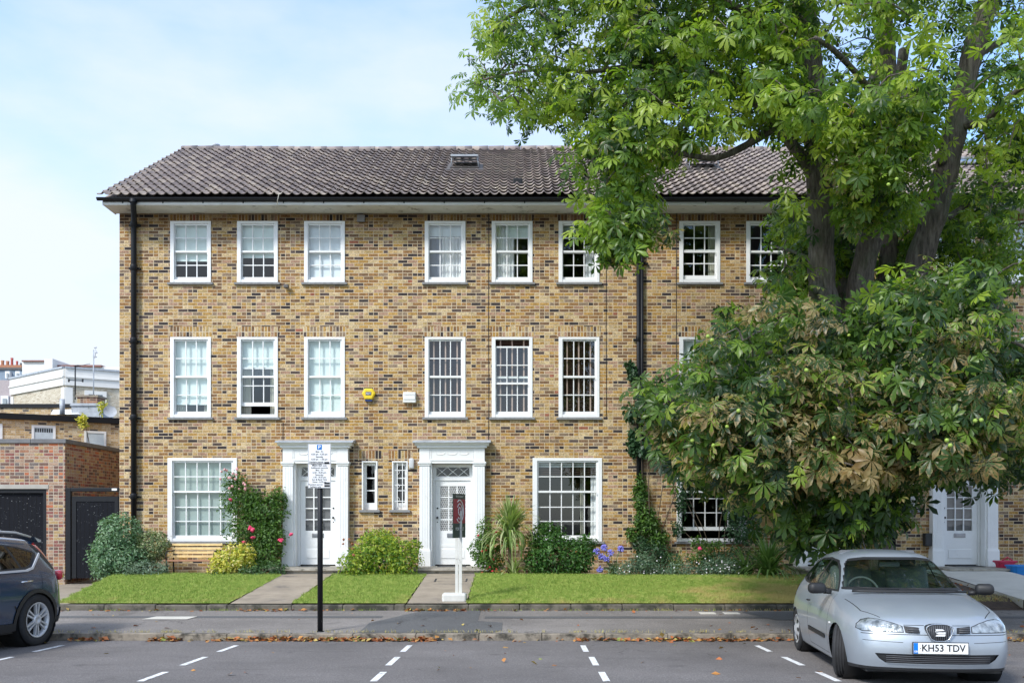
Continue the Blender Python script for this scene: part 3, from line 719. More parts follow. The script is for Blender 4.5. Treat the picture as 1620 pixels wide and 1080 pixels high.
    for poly,d0,d1,cnt,sz,br in zones:
        xs=[p[0] for p in poly];ys=[p[1] for p in poly]; k=0
        while k<cnt:
            px=rng.uniform(min(xs),max(xs));py=rng.uniform(min(ys),max(ys))
            if not inpoly(np.array([px]),np.array([py]),poly)[0]: continue
            k+=1
            D=rng.uniform(d0,d1)
            lr=np.interp(py,[10,110,200,290,450],[1562,1532,1512,1492,1440])
            if ((abs(px-lr)<40 and 0<py<440) or (abs(px-1300)<34 and 255<py<480)) and D<16.3 and rng.random()<.85: continue
            c=np.array(at(px,py,D)); 
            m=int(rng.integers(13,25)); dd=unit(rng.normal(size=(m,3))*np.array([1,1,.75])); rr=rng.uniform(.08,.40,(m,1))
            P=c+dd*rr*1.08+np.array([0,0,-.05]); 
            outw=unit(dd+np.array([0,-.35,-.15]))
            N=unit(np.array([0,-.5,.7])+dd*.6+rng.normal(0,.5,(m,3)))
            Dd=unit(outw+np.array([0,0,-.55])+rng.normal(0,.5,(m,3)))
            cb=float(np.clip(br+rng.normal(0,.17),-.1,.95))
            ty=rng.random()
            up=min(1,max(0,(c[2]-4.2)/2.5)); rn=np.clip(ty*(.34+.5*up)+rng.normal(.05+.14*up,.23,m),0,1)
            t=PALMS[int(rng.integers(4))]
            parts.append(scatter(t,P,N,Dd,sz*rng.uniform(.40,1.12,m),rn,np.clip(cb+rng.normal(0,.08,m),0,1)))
            cent.append(c); b=Vector(c)
            if (br>.1 and rng.random()<.12 or rng.random()<.02) and -100<px<1620 and py>0:
                for q in range(random.choice((1,2))):
                    bm=bmesh.new(); bmesh.ops.create_icosphere(bm,subdivisions=2,radius=.027); 
                    o=b+Vector((random.uniform(-.2,.2),-.35+random.uniform(-.1,.1),random.uniform(-.2,.1)))
                    for v in bm.verts: v.co=v.co*(1+random.uniform(-.05,.1))+o
                    q_=MB(); q_.bm(bm,smooth=True); conk.append(q_)
    # twigs grow outwards from the limbs, each from the nearest wood already there
    cent=np.array(cent); dd_=np.array([((lp-c)**2).sum(1).min() for c in cent]); wood=lp.copy()
    for i in np.argsort(dd_):
        c=cent[i]; j=int(np.argmin(((wood-c)**2).sum(1))); a=Vector(wood[j]); b=Vector(c)
        if (a-b).length<2.2:
            mid=(a+b)/2+Vector((random.uniform(-.12,.12),random.uniform(-.12,.12),random.uniform(.0,.16))); q=(a+mid)/2+Vector((random.uniform(-.04,.04),0,.03)); L0=min(.024,.010+.012*(a-b).length)
            tw.tube([a,q,mid,b],[L0,L0*.8,L0*.6,.006],5,cap=False); wood=np.vstack([wood,list(mid),list(b),list((mid+b)/2)])
    V,Fa,C=join(parts); V=V-np.array(base)
    raw_mesh('crown',V,Fa,M['chest'],parent=root,col=C)
    tw.build('twig',M['bark'],root)
    m=simple('conker_husk',(.30,.42,.07),.55,var=.2,scale=60)
    conk.sort(key=lambda q:q.v[0][1])
    for q in conk[:95]: q.build('fruit',m,root)
    return root
chestnut()
# ================= the terrace =================
def tile_mat():
    m,nt,b=mat0('pantile'); g,(x,y,z)=pos(nt)
    u=(x/.2).fl(); v=(z/.1722).fl()
    cv=nt.nodes.new('ShaderNodeCombineXYZ'); nt.links.new(u.k,cv.inputs[0]); nt.links.new(v.k,cv.inputs[1])
    wn=nt.nodes.new('ShaderNodeTexWhiteNoise'); wn.noise_dimensions='3D'; nt.links.new(cv.outputs[0],wn.inputs['Vector'])
    c=ramp(nt,S(nt,wn.outputs['Value']),[(0,(.20,.165,.16)),(.4,(.255,.215,.205)),(.75,(.31,.255,.23)),(1,(.40,.34,.29))])
    st=noise(nt,1.1,6,.65); c=mix(nt,st.sm(.52,.7)*.5,c,(.10,.095,.09))
    c=mix(nt,noise(nt,9,5,.7).sm(.60,.72)*.5,c,(.34,.33,.28))
    nt.links.new(c,b.inputs['Base Color']); b.inputs['Roughness'].default_value=.85; bump(nt,b,noise(nt,60,4,.6),.3,.01); return m
M['tile']=tile_mat()
EY,EZ=21.10,8.945; RY,RZ=26.46,12.06
M['fascia']=simple('fascia_paint',(.70,.69,.65),.5,var=.08,scale=3,dirt=((.25,.23,.19),2.4,.60,.72))
M['lead_dark']=simple('dark_flashing',(.10,.09,.085),.6,var=.2)
def roofpt(t): return (EY+(RY-EY)*t, EZ+(RZ-EZ)*t)
def roof_mesh(x0,x1,parent):
    nper=8; step=.2/nper; xs=np.arange(x0,x1+1e-6,step); nx=len(xs)
    ph=(xs/.2)%1.0
    # S-shaped pantile: broad trough, narrow roll
    prof=.042*np.where(ph<.42,np.sin(ph/.42*PI),-.35*np.sin((ph-.42)/.58*PI))
    nc=18; V=[];Fa=[]
    dy,dz=(RY-EY),(RZ-EZ); Ln=math.hypot(dy,dz); ny_,nz_=-dz/Ln,dy/Ln
    b=0
    for c in range(nc):
        t0=c/nc; t1=(c+1.06)/nc if c<nc-1 else 1.0
        jit=rng.normal(0,.0015)
        rows=[]
        for t,h in ((t0+.3/nc,.030),(t0,.048+jit),(t0,.068+jit),(min(1.0,t0+1.3/nc),.0)):
            y,z=roofpt(t); sag=.018*np.sin(xs*.55+1.0)*t+.01*np.sin(xs*1.7)
            rows.append(np.c_[xs,np.full(nx,y)+ny_*(h+prof),np.full(nx,z)+nz_*(h+prof)+sag])
        for r in rows: V.append(r)
        for k in (0,1,2):
            i=np.arange(nx-1); Fa.append(np.c_[b+k*nx+i,b+k*nx+i+1,b+(k+1)*nx+i+1,b+(k+1)*nx+i])
        b+=4*nx
    V=np.concatenate(V)-np.array(org(parent)); Fa=np.concatenate(Fa)
    return raw_mesh('roof',V,Fa,M['tile'],parent=parent,smooth=False)
def wall_with_holes(mb,x0,x1,z0,z1,holes,y=YF,depth=.12,mi=0,rmi=None):
    xs=sorted({x0,x1,*[h[0] for h in holes],*[h[1] for h in holes]}); zs=sorted({z0,z1,*[h[2] for h in holes],*[h[3] for h in holes]})
    for i in range(len(xs)-1):
        for j in range(len(zs)-1):
            cx,cz=(xs[i]+xs[i+1])/2,(zs[j]+zs[j+1])/2
            if any(h[0]<cx<h[1] and h[2]<cz<h[3] for h in holes): continue
            mb.quad((xs[i],y,zs[j]),(xs[i+1],y,zs[j]),(xs[i+1],y,zs[j+1]),(xs[i],y,zs[j+1]),mi)
    r=mi if rmi is None else rmi
    for a,b,c,d in holes:
        mb.quad((a,y,c),(a,y+depth,c),(a,y+depth,d),(a,y,d),r); mb.quad((b,y+depth,c),(b,y,c),(b,y,d),(b,y+depth,d),r)
        mb.quad((a,y,d),(a,y+depth,d),(b,y+depth,d),(b,y,d),r); mb.quad((a,y+depth,c),(a,y,c),(b,y,c),(b,y+depth,c),r)
def window(par,x0,x1,z0,z1,cols,ru,rl,style='blind',cov=1.0,open_=0,uopen=0,mullw=.022,sill=True,frame=.075,rail=.045,stile=.035,bar2=None,split=None):
    "sash window: box frame + upper sash (front) + lower sash (behind); coords of the outer frame"
    y=YF-.012; f=MB()
    c=.006
    f.cbox(x0,x0+frame,y,y+.11,z0,z1,c); f.cbox(x1-frame,x1,y,y+.11,z0,z1,c)
    f.cbox(x0+frame,x1-frame,y+.002,y+.11,z1-frame*.8,z1,c); f.cbox(x0+frame,x1-frame,y+.0,y+.13,z0,z0+.07,c)
    f.box(x0+.003,x0+frame+.012,y-.010,y-.0005,z0+.003,z1-.003); f.box(x1-frame-.012+.02,x1-.003,y-.010,y-.0005,z0+.003,z1-.003)
    f.box(x0+frame+.012,x1-frame+.008,y-.010,y-.0005,z1-frame*.7,z1-.003)
    xi0,xi1=x0+frame-.002,x1-frame+.002; zi0,zi1=z0+.055,z1-frame*.8+.004
    nr=ru+rl; zm=split if split is not None else zi0+(zi1-zi0)*(rl/nr)+.012
    def sash(ya,za,zb,rows,bot,top):
        f.box(xi0,xi0+stile,ya,ya+.04,za,zb); f.box(xi1-stile,xi1,ya,ya+.04,za,zb)
        f.box(xi0+stile,xi1-stile,ya,ya+.04,za,za+bot); f.box(xi0+stile,xi1-stile,ya,ya+.04,zb-top,zb)
        gx0,gx1,gz0,gz1=xi0+stile,xi1-stile,za+bot,zb-top
        for i in range(1,cols):
            xx=gx0+(gx1-gx0)*i/cols; f.box(xx-mullw/2,xx+mullw/2,ya+.004,ya+.034,gz0,gz1)
        for j in range(1,rows):
            zz=gz0+(gz1-gz0)*j/rows; f.box(gx0,gx1,ya+.0055,ya+.0325,zz-mullw/2,zz+mullw/2)
        return (gx0,gx1,ya+.02,gz0,gz1)
    hu=zi1-zm; hl=zm-zi0
    p1=sash(y+.028,zm-.02-uopen*hu,zi1-uopen*hu,ru,rail,.035); p2=sash(y+.072,zi0+open_*hl,zm+.018+open_*hl,rl,.085,rail)
    # sash horns
    for xx in (xi0+.004,xi1-stile+.004): f.prism([(xx,zm-.02-uopen*hu),(xx+stile-.008,zm-.02-uopen*hu),(xx+stile-.016,zm-.075-uopen*hu),(xx+.008,zm-.075-uopen*hu)],y+.031,y+.066)
    fo=f.build('window',M['white'],par)
    g=MB()
    for a,b,yy,c_,d in (p1,p2): g.quad((a-.005,yy,c_-.005),(b+.005,yy,c_-.005),(b+.005,yy,d+.005),(a-.005,yy,d+.005))
    g.build('pane',M['glass'],fo)
    if sill:
        s=MB(); s.cbox(x0-.055,x1+.055,YF-.065,YF+.02,z0-.055,z0-.003,.006); s.build('sill',M['stone'],fo)
    yb=y+.14; H=zi1-zi0
    def cloth_sheet(name,mat,xa,xb,za,zb,yb,folds=0,amp=.02):
        b=MB(); n=max(1,int((xb-xa)/.02)) if folds else 1
        for i in range(n):
            u0,u1=i/n,(i+1)/n; ya=yb+amp*math.sin(u0*folds*2*PI+.5)*(.7+.3*math.sin(u0*13)); yc=yb+amp*math.sin(u1*folds*2*PI+.5)*(.7+.3*math.sin(u1*13))
            b.add([(xa+(xb-xa)*u0,ya,za),(xa+(xb-xa)*u1,yc,za),(xa+(xb-xa)*u1,yc,zb),(xa+(xb-xa)*u0,ya,zb)],[(0,1,2,3)],0,True)
        return b.build(name,mat,fo)
    w=xi1-xi0
    if style in('blind','blindblue','sheer'):
        mt={'blind':M['blind'],'blindblue':M['blindblue'],'sheer':M['sheer']}[style]
        cloth_sheet('blind',mt,xi0-.02,xi1+.02,zi1-H*cov,zi1+.03,yb)
        if cov<.99:
            b=MB(); b.box(xi0-.02,xi1+.02,yb-.012,yb+.012,zi1-H*cov-.03,zi1-H*cov); b.build('blind_bar',M['blind'],fo)
    if style=='blind_curtain':
        cloth_sheet('blind',M['blind'],xi0-.02,xi1+.02,zi1-H*cov,zi1+.03,yb)
        b=MB(); b.box(xi0-.02,xi1+.02,yb-.012,yb+.012,zi1-H*cov-.03,zi1-H*cov); b.build('blind_bar',M['blind'],fo)
        cloth_sheet('curtain',M['curtain_cream'],xi0-.05,xi0+w*.24,zi0-.05,zi1,yb+.08,5,.02); cloth_sheet('curtain',M['curtain_cream'],xi1-w*.2,xi1+.05,zi0-.05,zi1,yb+.08,5,.02)
    if style=='white_right':
        cloth_sheet('blind',M['blindblue'],xi0-.02,xi1+.02,zi1-H*.2,zi1+.03,yb)
        cloth_sheet('curtain',M['curtain'],xi0+w*.38,xi1+.05,zi0-.05,zi1,yb+.06,7,.025)
        cloth_sheet('curtain',cloth('lilac_grey_curtain',(.36,.39,.47),.1),xi0-.05,xi0+w*.38,zi0-.05,zi1,yb+.12,2,.015)
    if style=='white_left':
        cloth_sheet('curtain',M['curtain'],xi0-.05,xi0+w*.56,zi0-.05,zi1,yb+.06,7,.025)
        cloth_sheet('blind',M['blind'],xi0+w*.3,xi1+.02,zi1-H*.22,zi1+.03,yb)
    if style=='dark_curtain_right':
        cloth_sheet('blind',M['sheer'],xi0-.02,xi1+.02,zi1-H*.13,zi1+.03,yb)
        cloth_sheet('curtain',M['curtain'],xi0+w*.70,xi1+.05,zi0-.05,zi1-H*.35,yb+.06,4,.02)
    if style=='both_curtains':
        cloth_sheet('blind',M['blind'],xi0-.02,xi1+.02,zi1-H*cov,zi1+.03,yb)
        cloth_sheet('curtain',M['curtain'],xi1-w*.11,xi1+.05,zi0-.05,zi1,yb+.06,3,.02)
        cloth_sheet('curtain',M['curtain_cream'],xi1-w*.27,xi1-w*.22,zi0-.05,zi1,yb+.25,2,.02)
        b=MB(); 
        for k in range(7): b.box(xi0,xi1,yb-.02,yb+.03,zi1-H*(.02+.028*k)-.012,zi1-H*(.02+.028*k))
        b.build('blind_slat',M['darkblind'],fo)
    if style in('slats','slats_open'):
        b=MB(); n=int(H/.048); zb0=zi0 if style=='slats' else zi0
        for k in range(n):
            zz=zi1-.03-k*.048
            b.add([(xi0,yb-.016,zz+.012),(xi1,yb-.016,zz+.012),(xi1,yb+.02,zz-.014),(xi0,yb+.02,zz-.014),(xi0,yb-.016,zz+.009),(xi1,yb-.016,zz+.009),(xi1,yb+.02,zz-.017),(xi0,yb+.02,zz-.017)],[(0,1,2,3),(7,6,5,4),(0,4,5,1)])
        b.build('blind_slat',M['darkblind'],fo)
        t=MB()
        for u in (.16,.50,.84): t.box(xi0+w*u-.016,xi0+w*u+.016,yb-.022,yb-.018,zi0,zi1)
        t.build('blind_tape',M['tape'],fo)
    if style=='dark_cream_right': cloth_sheet('curtain',M['curtain_cream'],xi1-w*.2,xi1+.05,zi0-.05,zi1,yb+.08,5,.02)
    return fo
def soldier(par,x0,x1,z0,z1):
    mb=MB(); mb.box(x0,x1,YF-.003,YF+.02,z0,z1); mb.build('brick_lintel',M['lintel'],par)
def slit_window(par,cx,z0,z1,grille):
    hw=.18; f=MB(); y=YF-.015
    x0,x1=cx-hw,cx+hw
    f.cbox(x0,x0+.03,y,y+.2,z0,z1,.004); f.cbox(x1-.03,x1,y,y+.2,z0,z1,.004); f.cbox(x0+.03,x1-.03,y+.001,y+.2,z1-.03,z1,.004); f.cbox(x0+.03,x1-.03,y+.14,y+.21,z0,z0+.16,.004)
    a,b=x0+.03,x1-.03; yy=y+.15
    f.box(a,a+.055,yy,yy+.05,z0+.16,z1-.03); f.box(b-.055,b,yy,yy+.05,z0+.16,z1-.03); f.box(a+.055,b-.055,yy,yy+.05,z1-.10,z1-.03)
    for k in (1,2):
        zz=z0+.16+(z1-.10-z0-.16)*k/3; f.box(a+.055,b-.055,yy+.003,yy+.046,zz-.014,zz+.014)
    fo=f.build('window',M['white'],par)
    g=MB(); g.quad((a,yy+.025,z0+.15),(b,yy+.025,z0+.15),(b,yy+.025,z1-.05),(a,yy+.025,z1-.05)); g.build('pane',M['glass'],fo)
    s=MB(); s.cbox(x0-.06,x1+.06,YF-.07,YF+.02,z0-.06,z0-.003,.006); s.build('sill',M['stone'],fo)
    if grille:
        b_=MB(); yg=y+.03
        for xx in (cx-.065,cx+.055): b_.box(xx-.009,xx+.009,yg,yg+.016,z0+.06,z1-.03)
        for zz in (z0+.20,z0+.57,z1-.21): b_.box(x0+.031,x1-.031,yg+.003,yg+.013,zz-.008,zz+.008)
        for zz in (z0+.55,z1-.25,z0+.24):
            b_.tube([(cx-.065+.05*math.cos(t),yg+.008,zz+.05*math.sin(t)) for t in np.linspace(-1.5,1.5,7)],.005,4)
        b_.build('security_bar',M['white'],fo)
def porch(par,cx,zs,mesh_door,hinge,mirror=1,plaque=True):
    "classical door surround, canopy, door, fanlight; cx centre, zs step level"
    top=3.585; hw=.745; pw=.235; y0=YF-.20
    m=MB()
    for s in (-1,1):
        a,b=sorted((cx+s*hw,cx+s*(hw-pw)))
        m.cbox(a,b,y0,YF,zs,3.39,.006)                                   # pilaster
        m.cbox(a-.02,b+.02,y0-.03,YF,zs,zs+.36,.008)                      # plinth
        m.box(a-.012,b+.012,y0-.02,YF,zs+.36,zs+.39)
        m.cbox(a-.035,b+.035,y0-.045,YF,3.03,3.075,.008); m.cbox(a-.02,b+.02,y0-.025,YF,2.99,3.03,.005)
        for q in range(3):                                              # flutes read as fine raised fillets
            xx=a+.06+q*(pw-.12)/2; m.box(xx-.008,xx+.008,y0-.006,y0,zs+.42,2.96)
        jx=cx+s*(hw-pw); a2,b2=sorted((jx,jx-s*.045)); m.box(a2,b2,y0+.05,YF+.06,zs,3.04)
    il,ir=cx-hw+pw,cx+hw-pw
    m.box(il,ir,y0+.012,YF,3.04,3.39); m.box(il,ir,y0-.002,y0+.012,3.10,3.125)
    m.box(il+.02,il+.035,y0+.004,y0+.012,3.125,3.36); m.box(ir-.035,ir-.02,y0+.004,y0+.012,3.125,3.36)
    # frieze swags
    for k in range(3):
        c=cx-.27+.27*k; m.tube([(c+.11*math.cos(t),y0+.008,3.29+.06*math.sin(t)) for t in np.linspace(PI,2*PI,9)],.008,5)
    m.cbox(cx-hw-.05,cx+hw+.05,y0-.06,YF,3.39,3.435,.01)
    m.prism([(y0-.06,3.435),(y0-.13,3.50),(YF,3.50),(YF,3.435)],cx-hw-.10,cx+hw+.10,'x')
    so=m.build('door_surround',M['white'],par)
    l=MB(); l.prism([(y0-.16,3.50),(y0-.16,3.525),(y0-.10,3.545),(YF-.003,top),(YF-.003,3.50)],cx-hw-.14,cx+hw+.14,'x'); l.build('canopy',M['lead'],so)
    # frame in the opening
    yd=YF+.10; f=MB(); a,b=il+.045,ir-.045
    f.box(a-.01,a+.055,yd-.03,yd+.06,zs,3.04); f.box(b-.055,b+.01,yd-.03,yd+.06,zs,3.04); f.box(a+.055,b-.055,yd-.03,yd+.06,2.66,2.72); f.box(a+.055,b-.055,yd-.03,yd+.06,3.0,3.04)
    zt=2.66
    # fanlight lattice
    fl0,fl1=a+.055,b-.055
    f.box(fl0,fl0+.03,yd-.01,yd+.03,2.72,3.0); f.box(fl1-.03,fl1,yd-.01,yd+.03,2.72,3.0); f.box(fl0+.03,fl1-.03,yd-.01,yd+.03,2.72,2.755); f.box(fl0+.03,fl1-.03,yd-.01,yd+.03,2.965,3.0)
    ww=(fl1-fl0-.06)/3
    for k in range(3):
        u=fl0+.03+k*ww
        f.tube([(u,yd+.006,2.755),(u+ww,yd+.006,2.965)],.009,5); f.tube([(u,yd+.006,2.965),(u+ww,yd+.006,2.755)],.009,5)
    f.build('door_frame',M['white'],so)
    g=MB(); g.quad((fl0,yd+.012,2.73),(fl1,yd+.012,2.73),(fl1,yd+.012,2.99),(fl0,yd+.012,2.99)); 
    g.build('fanlight_pane',M['glass'],so)
    # door leaf
    da,db=a+.058,b-.058; dw=db-da; d=MB(); zb=zs+.03
    st=.115 if dw>.7 else .1
    gb=zb+.72+.06; gt=zt-.13
    d.box(da,da+st,yd,yd+.045,zb,zt-.005); d.box(db-st,db,yd,yd+.045,zb,zt-.005); d.box(da+st,db-st,yd,yd+.045,gt,zt-.005); d.box(da+st,db-st,yd,yd+.045,zb,gb)
    # raised lower panels
    for (u0,u1) in ((zb+.12,zb+.37),(zb+.40,zb+.46)):
        d.prism([(da+st,u0),(db-st,u0),(db-st,u1),(da+st,u1)],yd-.004,yd)
        d.cbox(da+st+.03,db-st-.03,yd-.016,yd-.004,u0+.025,u1-.02,.006) if u1-u0>.1 else None
    for i in (1,2): xx=da+st+(dw-2*st)*i/3; d.box(xx-.013,xx+.013,yd+.003,yd+.04,gb,gt)
    for j in range(1,4): zz=gb+(gt-gb)*j/4; d.box(da+st,db-st,yd+.005,yd+.038,zz-.013,zz+.013)
    do=d.build('door',M['white'],par)
    g=MB(); g.quad((da+st-.005,yd+.022,gb),(db-st+.005,yd+.022,gb),(db-st+.005,yd+.022,gt),(da+st-.005,yd+.022,gt)); g.build('pane',M['glass'],do)
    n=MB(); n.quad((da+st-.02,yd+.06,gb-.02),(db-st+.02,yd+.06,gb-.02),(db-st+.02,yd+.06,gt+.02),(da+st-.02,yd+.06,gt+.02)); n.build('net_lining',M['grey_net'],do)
    if mesh_door:
        q=MB(); x0_,x1_=da+st,db-st; p=.045; ny=int((gt-gb)/.06)
        k=-60
        for s in (-1,1):
            for k in range(-40,40):
                xs_=x0_+k*p; 
                # line x = xs_+ s*(z-gb)*.5 clipped
                pts=[]
                for zz in np.linspace(gb,gt,2):
                    pts.append((xs_+s*(zz-gb)*.45,zz))
                (xa,za),(xb,zb_)=pts
                # clip
                def cl(xa,za,xb,zb_):
                    t0,t1=0,1; dx=xb-xa
                    for lo,hi in ((x0_,x1_),):
                        if abs(dx)<1e-9: return None
                        ta,tb=(lo-xa)/dx,(hi-xa)/dx
                        if ta>tb: ta,tb=tb,ta
                        t0=max(t0,ta); t1=min(t1,tb)
                    return (t0,t1) if t0<t1 else None
                r=cl(xa,za,xb,zb_)
                if r:
                    t0,t1=r; P0=(xa+(xb-xa)*t0,yd+.010,za+(zb_-za)*t0); P1=(xa+(xb-xa)*t1,yd+.010,za+(zb_-za)*t1)
                    q.tube([P0,P1],.006,3,cap=False)
        q.build('lattice_grille',M['white'],do)
    hx=da+.05 if hinge>0 else db-.05
    h=MB(); zc=zb+.80
    bm=bmesh.new(); bmesh.ops.create_uvsphere(bm,u_segments=12,v_segments=8,radius=.028); h.bm(bm,0,True,Matrix.Translation((hx,yd-.045,zc+.28))); h.tube([(hx,yd-.045,zc+.28),(hx,yd,zc+.28)],.012,8)
    h.lathe([(0,-.012),(.02,-.012),(.02,0)],(hx,yd,zc+.50),'y',12)
    h.lathe([(0,-.008),(.012,-.008),(.012,0)],(hx,yd,zc+.18),'y',12)
    h.build('handle',M['plastic'],do)
    lb=MB(); lb.cbox(cx-.135,cx+.135,yd-.012,yd,gb-.16,gb-.06,.004); lb.cbox(cx-.10,cx+.10,yd-.02,yd-.011,gb-.14,gb-.08,.004); lb.build('letterbox',M['steel'],do)
    # step, threshold, mat
    s=MB(); s.cbox(cx-hw-.12,cx+hw+.12,20.55,YF+.1,zs-.05,zs,.012); s.box(cx-hw-.05,cx+hw+.05,20.62,YF+.05,.3,zs-.05); s.build('doorstep',M['step'],par)
    mt=MB(); mt.cbox(cx-.32,cx+.32,21.35,21.78,zs,zs+.015,.005); 
    if mesh_door or True: mt.build('door_mat',M['plastic'],par)
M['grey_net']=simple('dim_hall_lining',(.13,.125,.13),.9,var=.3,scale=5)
ZB=.45
def house(idx,axis,m,outer,cfg,label):
    X=lambda d: axis+m*d
    x0,x1=sorted((axis,outer)); 
    root=empty('terraced_house',((x0+x1)/2,YF,ZB),label,'house','terraced brick houses')
    W2=.47; holes=[]
    z2=(fz(447),fz(350)); z1=(fz(660),fz(533)); zg=(fz(856),fz(724)); zs_=(fz(806),fz(729))
    cols=[X(1.388),X(2.93),X(4.47)]
    for c in cols:
        holes.append((c-W2,c+W2,z2[0],z2[1])); holes.append((c-W2,c+W2,z1[0],z1[1]))
    gx=X(4.20); holes.append((gx-.80,gx+.80,zg[0],zg[1]))
    sx=X(.348); holes.append((sx-.18,sx+.18,zs_[0],zs_[1]))
    dx=X(1.56); holes.append((dx-.52,dx+.52,.62,3.05))
    w=MB(); wall_with_holes(w,x0,x1,ZB-.1,8.80,holes,depth=.12)
    # gable / flank
    if idx==0: 
        w.quad((x0,YF,ZB-.2),(x0,31.0,ZB-.2),(x0,31.0,8.9),(x0,YF,8.9)); w.add([(x0,YF,8.9),(x0,31,8.9),(x0,RY,RZ-.15)],[(0,1,2)])
    if idx==3:
        w.quad((x1,YF,ZB-.2),(x1,31.0,ZB-.2),(x1,31.0,8.9),(x1,YF,8.9)); w.add([(x1,YF,8.9),(x1,31,8.9),(x1,RY,RZ-.15)],[(0,1,2)])
    w.quad((x0,31,ZB-.2),(x1,31,ZB-.2),(x1,31,8.9),(x0,31,8.9))
    for a in (x0+.02,x1-.02): w.quad((a,YF+.001,ZB-.1),(a,31,ZB-.1),(a,31,8.78),(a,YF+.001,8.78))
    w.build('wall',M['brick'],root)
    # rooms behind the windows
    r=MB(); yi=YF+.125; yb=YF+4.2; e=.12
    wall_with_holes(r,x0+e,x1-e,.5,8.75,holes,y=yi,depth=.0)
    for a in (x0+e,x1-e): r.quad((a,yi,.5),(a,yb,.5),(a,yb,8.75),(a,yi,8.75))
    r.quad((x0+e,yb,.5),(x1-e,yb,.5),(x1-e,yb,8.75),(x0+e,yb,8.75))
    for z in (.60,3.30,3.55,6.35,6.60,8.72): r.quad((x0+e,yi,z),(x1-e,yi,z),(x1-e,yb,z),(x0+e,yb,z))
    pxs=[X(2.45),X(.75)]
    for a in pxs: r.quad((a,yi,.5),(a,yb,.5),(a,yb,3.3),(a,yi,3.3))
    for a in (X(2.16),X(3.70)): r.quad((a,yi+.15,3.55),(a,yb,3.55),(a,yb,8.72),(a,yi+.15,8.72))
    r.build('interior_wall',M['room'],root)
    for i,c in enumerate(cols):
        st=cfg['f2'][i]; window(root,c-W2,c+W2,z2[0],z2[1],3,2,2,**st)
        st=cfg['f1'][i]; window(root,c-W2,c+W2,z1[0],z1[1],3,2,2,**st)
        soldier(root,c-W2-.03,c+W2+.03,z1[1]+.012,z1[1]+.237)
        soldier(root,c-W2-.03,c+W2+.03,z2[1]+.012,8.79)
    window(root,gx-.80,gx+.80,zg[0],zg[1],5,2,3,frame=.095,stile=.045,**cfg['g'])
    slit_window(root,sx,zs_[0],zs_[1],cfg.get('grille',False)); soldier(root,sx-.27,sx+.27,zs_[1]+.012,zs_[1]+.237)
    porch(root,dx,.69,cfg.get('mesh',False),cfg.get('hinge',-1))
    # roof, soffit, fascia, gutter
    ex0=x0-(.19 if idx==0 else 0); ex1=x1
    roof_mesh(ex0,ex1,root)
    rr=MB(); rr.quad((ex0,RY,RZ-.01),(ex1,RY,RZ-.01),(ex1,31.6,9.0),(ex0,31.6,9.0)); rr.quad((ex0,EY+.1,EZ-.06),(ex1,EY+.1,EZ-.06),(ex1,RY,RZ-.08),(ex0,RY,RZ-.08)); rr.build('rear_roof',M['tile'],root)
    rd=MB(); n=int((ex1-ex0)/.45); 
    for k in range(n):
        a=ex0+(ex1-ex0)*k/n; b=ex0+(ex1-ex0)*(k+1)/n; h=.012*math.sin(a*.55+1)+RZ
        rd.tube([(a+.004,RY,h),(b-.004,RY,h+.004)],[.10,.108],10)
    rd.build('ridge_tile',M['tile'],root)
    s=MB(); e0=ex0+(.06 if idx==0 else 0); s.box(e0,ex1,21.262,YF+.02,8.795,8.81)
    fb=MB(); fb.box(e0,ex1,21.235,21.26,8.79,8.862); fb.box(e0,ex1,21.225,21.2345,8.80,8.845); fb.build('fascia',M['fascia'],root)
    db=MB(); db.box(e0,ex1,21.262,21.30,8.8625,8.97); db.build('tile_batten',M['lead_dark'],root)
    if idx==0: s.prism([(21.24,8.80),(YF+.1,8.80),(YF+.1,9.12),(21.24,8.93)],ex0+.055,ex0+.075,'x')
    s.build('eaves_soffit',M['white_old'],root)
    g=MB(); pr=[]
    for t in np.linspace(PI,2*PI,7): pr.append((21.165+.062*math.cos(t),8.925+.058*math.sin(t)))
    for t in np.linspace(2*PI,PI,7): pr.append((21.165+.054*math.cos(t),8.93+.05*math.sin(t)))
    g.prism(pr,ex0-(.03 if idx==0 else 0),ex1,'x')
    for k in range(int((ex1-ex0)/.9)): a=ex0+.5+k*.9; g.box(a,a+.025,21.22,21.24,8.83,8.93)
    g.build('gutter',M['black'],root)
    return root
def downpipe(par,x,ztop,zbot,rad=.062,hopper=True,collars=()):
    m=MB(); y=YF-.10
    if hopper:
        xg=x+.235; m.tube([(xg,21.165,8.88),(xg,21.17,8.80),(x+.04,y-.03,8.55),(x+.02,y,8.40),(x+.02,y,zbot)],rad,12); m.lathe([(rad*1.35,8.82),(rad*1.35,8.90),(rad*1.1,8.91)],(xg,21.165,0),'z',12)
    else: m.tube([(x,y,ztop),(x,y,zbot)],rad,12)
    for z in collars:
        m.lathe([(rad,z-.07),(rad*1.28,z-.06),(rad*1.28,z+.05),(rad*1.15,z+.07),(rad,z+.07)],(x+(.02 if hopper else 0),y,0),'z',12); m.box(x-.11,x+.15,y+.03,YF,z-.03,z+.01)
    return m.build('downpipe',M['black'],par)
D=lambda s,**k: dict(style=s,**k)
cfgs=[
 dict(f2=[D('blind',cov=.99),D('blind',cov=.60),D('blind',cov=.62)][::1], f1=[],g=D('sheer',cov=.98)),
]
